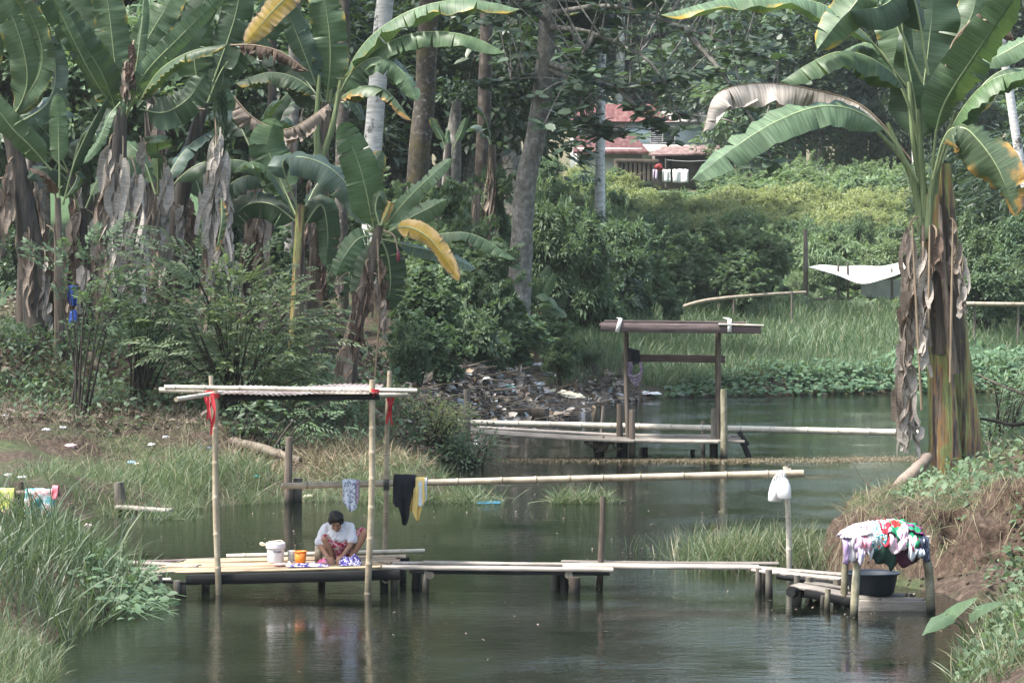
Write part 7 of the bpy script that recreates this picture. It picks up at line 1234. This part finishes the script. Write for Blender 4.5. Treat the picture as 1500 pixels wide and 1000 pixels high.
for S, E_, W_ in ((SL, EL, WLh), (SR, ER, WRh)): cap(MB_, CH+Vector((0, 0, -.01)), S, .07, .045); cap(MB_, S, E_, .045, .037); cap(MB_, E_, W_, .037, .024)
def hand(w, aim, side, curl):
    w, aim = Vector(w), Vector(aim).normalized(); sdv = Vector((side, 0, 0)); sdv = (sdv-aim*sdv.dot(aim)).normalized(); dn = Vector((0, -.35, -1)); dn = (dn-aim*dn.dot(aim)); dn.normalize()
    pc = w+aim*.045; 
    for k in (-.5, -.17, .17, .5): cap(MB_, w+aim*.008+sdv*k*.03, w+aim*.075+sdv*k*.052, .013, .0115, 8, 4)
    for i, (k, L) in enumerate(((.55, .066), (.18, .076), (-.18, .07), (-.55, .055))):
        p0 = w+aim*.078+sdv*k*.056; p = p0; dr = aim.copy()
        for j, (l, r) in enumerate(((.42, .0088), (.33, .008), (.25, .007))):
            ang = curl*(.45+.35*j)+.06*i; dr = (aim*math.cos(ang)+dn*math.sin(ang)+sdv*k*.12).normalized(); q = p+dr*L*l*1.15; cap(MB_, p, q, r, r*.9, 8, 4); p = q
    p = w+aim*.028+sdv*.028; q = p+(aim*.75+sdv*.75+dn*.2).normalized()*.035; r_ = q+(aim*.95+sdv*.25+dn*.4).normalized()*.03; cap(MB_, p, q, .0115, .0095, 8, 4); cap(MB_, q, r_, .0092, .0075, 8, 4)
hand(WLh, (.45, -.45, -.55), 1, .8); hand(WRh, (-.38, -.45, -.5), -1, .8)
KL, KR = Vector((-.185, -.10, .295)), Vector((.33, -.02, .375)); AL, AR = Vector((-.10, -.06, .06)), Vector((.16, -.06, .065)); HL, HR = Vector((-.05, .2, .19)), Vector((.10, .2, .19))
for Hh, K, A_, fx in ((HL, KL, AL, -.25), (HR, KR, AR, .3)):
    cap(MB_, Hh, K, .085, .058); cap(MB_, K, K.lerp(A_, .4), .056, .057); cap(MB_, K.lerp(A_, .4), A_, .056, .034); f_ = Vector((fx*.35, -1, 0)).normalized()
    cap(MB_, A_+Vector((0, .035, -.03)), A_+f_*.09+Vector((0, 0, -.036)), .03, .026); s_ = Vector((f_.y, -f_.x, 0))
    for k in range(5): o_ = s_*(k-2)*.0155; L = (.062, .066, .062, .055, .046)[k if fx > 0 else k]; cap(MB_, A_+f_*.085+o_+Vector((0, 0, -.043)), A_+f_*(.09+L)+o_*1.05+Vector((0, 0, -.048)), .0105, .0088, 8, 4)
body = fuse(MB_, 'body', SK, .0055, 3)
# face paint: eyes, brows, lips as thin skins
mb = MB()
for s in (-1, 1): ell(mb, hp(s*.03, -.0835, .013), (.012, .006, .0045), tilt, 10); ell(mb, hp(s*.03, -.0895, .034), (.019, .005, .003), tilt, 10)
mb.v = [v+np.array(PB) for v in mb.v]; mb.build('eyes', plain('eye_dark', (.02, .014, .012), .3), body)
mb = MB(); ell(mb, hp(0, -.0905, -.062), (.021, .005, .006), tilt, 10); mb.v = [v+np.array(PB) for v in mb.v]; mb.build('lips', plain('lips', (.16, .055, .045), .4), body)
# hair drawn back in a low knot
mb = MB(); ell(mb, hp(0, .022, .036), (.102, .11, .108), tilt, 24); ell(mb, hp(-.03, -.035, .085), (.05, .05, .036), tilt); ell(mb, hp(.03, -.035, .085), (.05, .05, .036), tilt); ell(mb, hp(.078, .0, .02), (.022, .045, .05), tilt); ell(mb, hp(-.076, .005, .02), (.02, .04, .045), tilt); ell(mb, hp(.03, .115, -.02), (.05, .045, .05), tilt)
hair_m, nt = mat('hair'); g = nd(nt, 'ShaderNodeTexCoord'); n_ = noise(nt, 1, mapping(nt, g.outputs['Object'], (90, 20, 20)), 4); finish(nt, ramp(nt, n_, [(.004, .004, .005), (.014, .0135, .014)], [.3, .7]), .6, n_, .6, .004, spec=.25); hr = fuse(mb, 'hair', hair_m, .008, 2)
for v_ in hr.data.vertices: q = v_.co; v_.co = q+v_.normal*(.012*mnoise.noise(q*22)+.010*mnoise.noise(Vector((q.x*60, q.y*18, q.z*18))))
# t-shirt
mb = MB(); cap(mb, PV+Vector((-.01, -.03, .06)), CH+Vector((0, -.01, 0)), .165, .150); cap(mb, CH, NB+Vector((0, .04, -.065)), .135, .072); ell(mb, Vector((-.03, -.02, .36)), (.16, .11, .10)); ell(mb, Vector((-.02, -.045, .31)), (.15, .09, .07))
for S, E_ in ((SL, EL), (SR, ER)): cap(mb, CH+Vector((0, 0, .02)), S, .105, .074); cap(mb, S, S.lerp(E_, .45), .072, .074); cap(mb, S.lerp(E_, .4), S.lerp(E_, .84), .07, .074)
tee = fuse(mb, 't_shirt', cloth_mat('white_tee', [(.52, .52, .56), (.6, .6, .63)], 5), .008, 3)
for v_ in tee.data.vertices:  # creases running from shoulder to lap
    q = v_.co; n_ = mnoise.noise(Vector((q.x*16+q.z*5, q.y*9, q.z*7-q.x*4))); n2 = 1-abs(mnoise.noise(Vector((q.x*22-q.z*9, q.y*14+3, q.z*11)))); v_.co = q+v_.normal*(.013*n_+.012*(n2-.75)+(.010 if q.z < .3 else 0)*math.sin(q.x*55))
# wrap skirt stretched over both knees
WRAP = C('red_wrap', [(.2, .015, .035), (.26, .03, .05), (.5, .3, .34), (.12, .015, .03), (.5, .44, .34)], 22, interp='CONSTANT', pos=[0, .4, .5, .57, .64])
mb = MB(); cap(mb, HL, KL+Vector((0, .03, .012)), .115, .072); cap(mb, HR, KR+Vector((-.035, .03, .012)), .115, .068); cap(mb, PV, PV+Vector((0, 0, -.05)), .17, .16); cap(mb, KL+Vector((.03, .02, 0)), Vector((.0, -.06, .20)), .062, .075); cap(mb, Vector((0, -.06, .20)), KR+Vector((-.06, .03, 0)), .075, .06); cap(mb, Vector((.0, -.04, .2)), Vector((.0, -.03, .05)), .085, .05); ell(mb, Vector((.0, .12, .1)), (.16, .15, .1))
fuse(mb, 'wrap_skirt', WRAP, .010, 2)
tc = on_deck(466, 38.25); mb = MB(); box(mb, tc+Vector((0, 0, .09)), (.10, .2, .18), .1, 0, 0, .006); tag(mb.build('wooden_block', M_['bamboo'][0]), 'small pale block seat behind the arm of the woman', 'stool')
# ------------------------------------------------------------------ humid air
mb = MB(); box(mb, (0, 165, 21), (330, 344, 45)); m, nt = mat('haze')
pv = nd(nt, 'ShaderNodeVolumePrincipled'); pv.inputs['Color'].default_value = (.86, .93, .96, 1); pv.inputs['Density'].default_value = .00016; pv.inputs['Anisotropy'].default_value = .25
o = nd(nt, 'ShaderNodeOutputMaterial'); lk(nt, pv.outputs[0], o.inputs['Volume']); hzb = mb.build('haze', m, loc=(0, 165, -1.5), smooth=False); tag(hzb, 'thin pale humid haze in the air over the river and the wood', None, kind='stuff')
scn.cycles.volume_bounces = 1; scn.cycles.volume_step_rate = 4
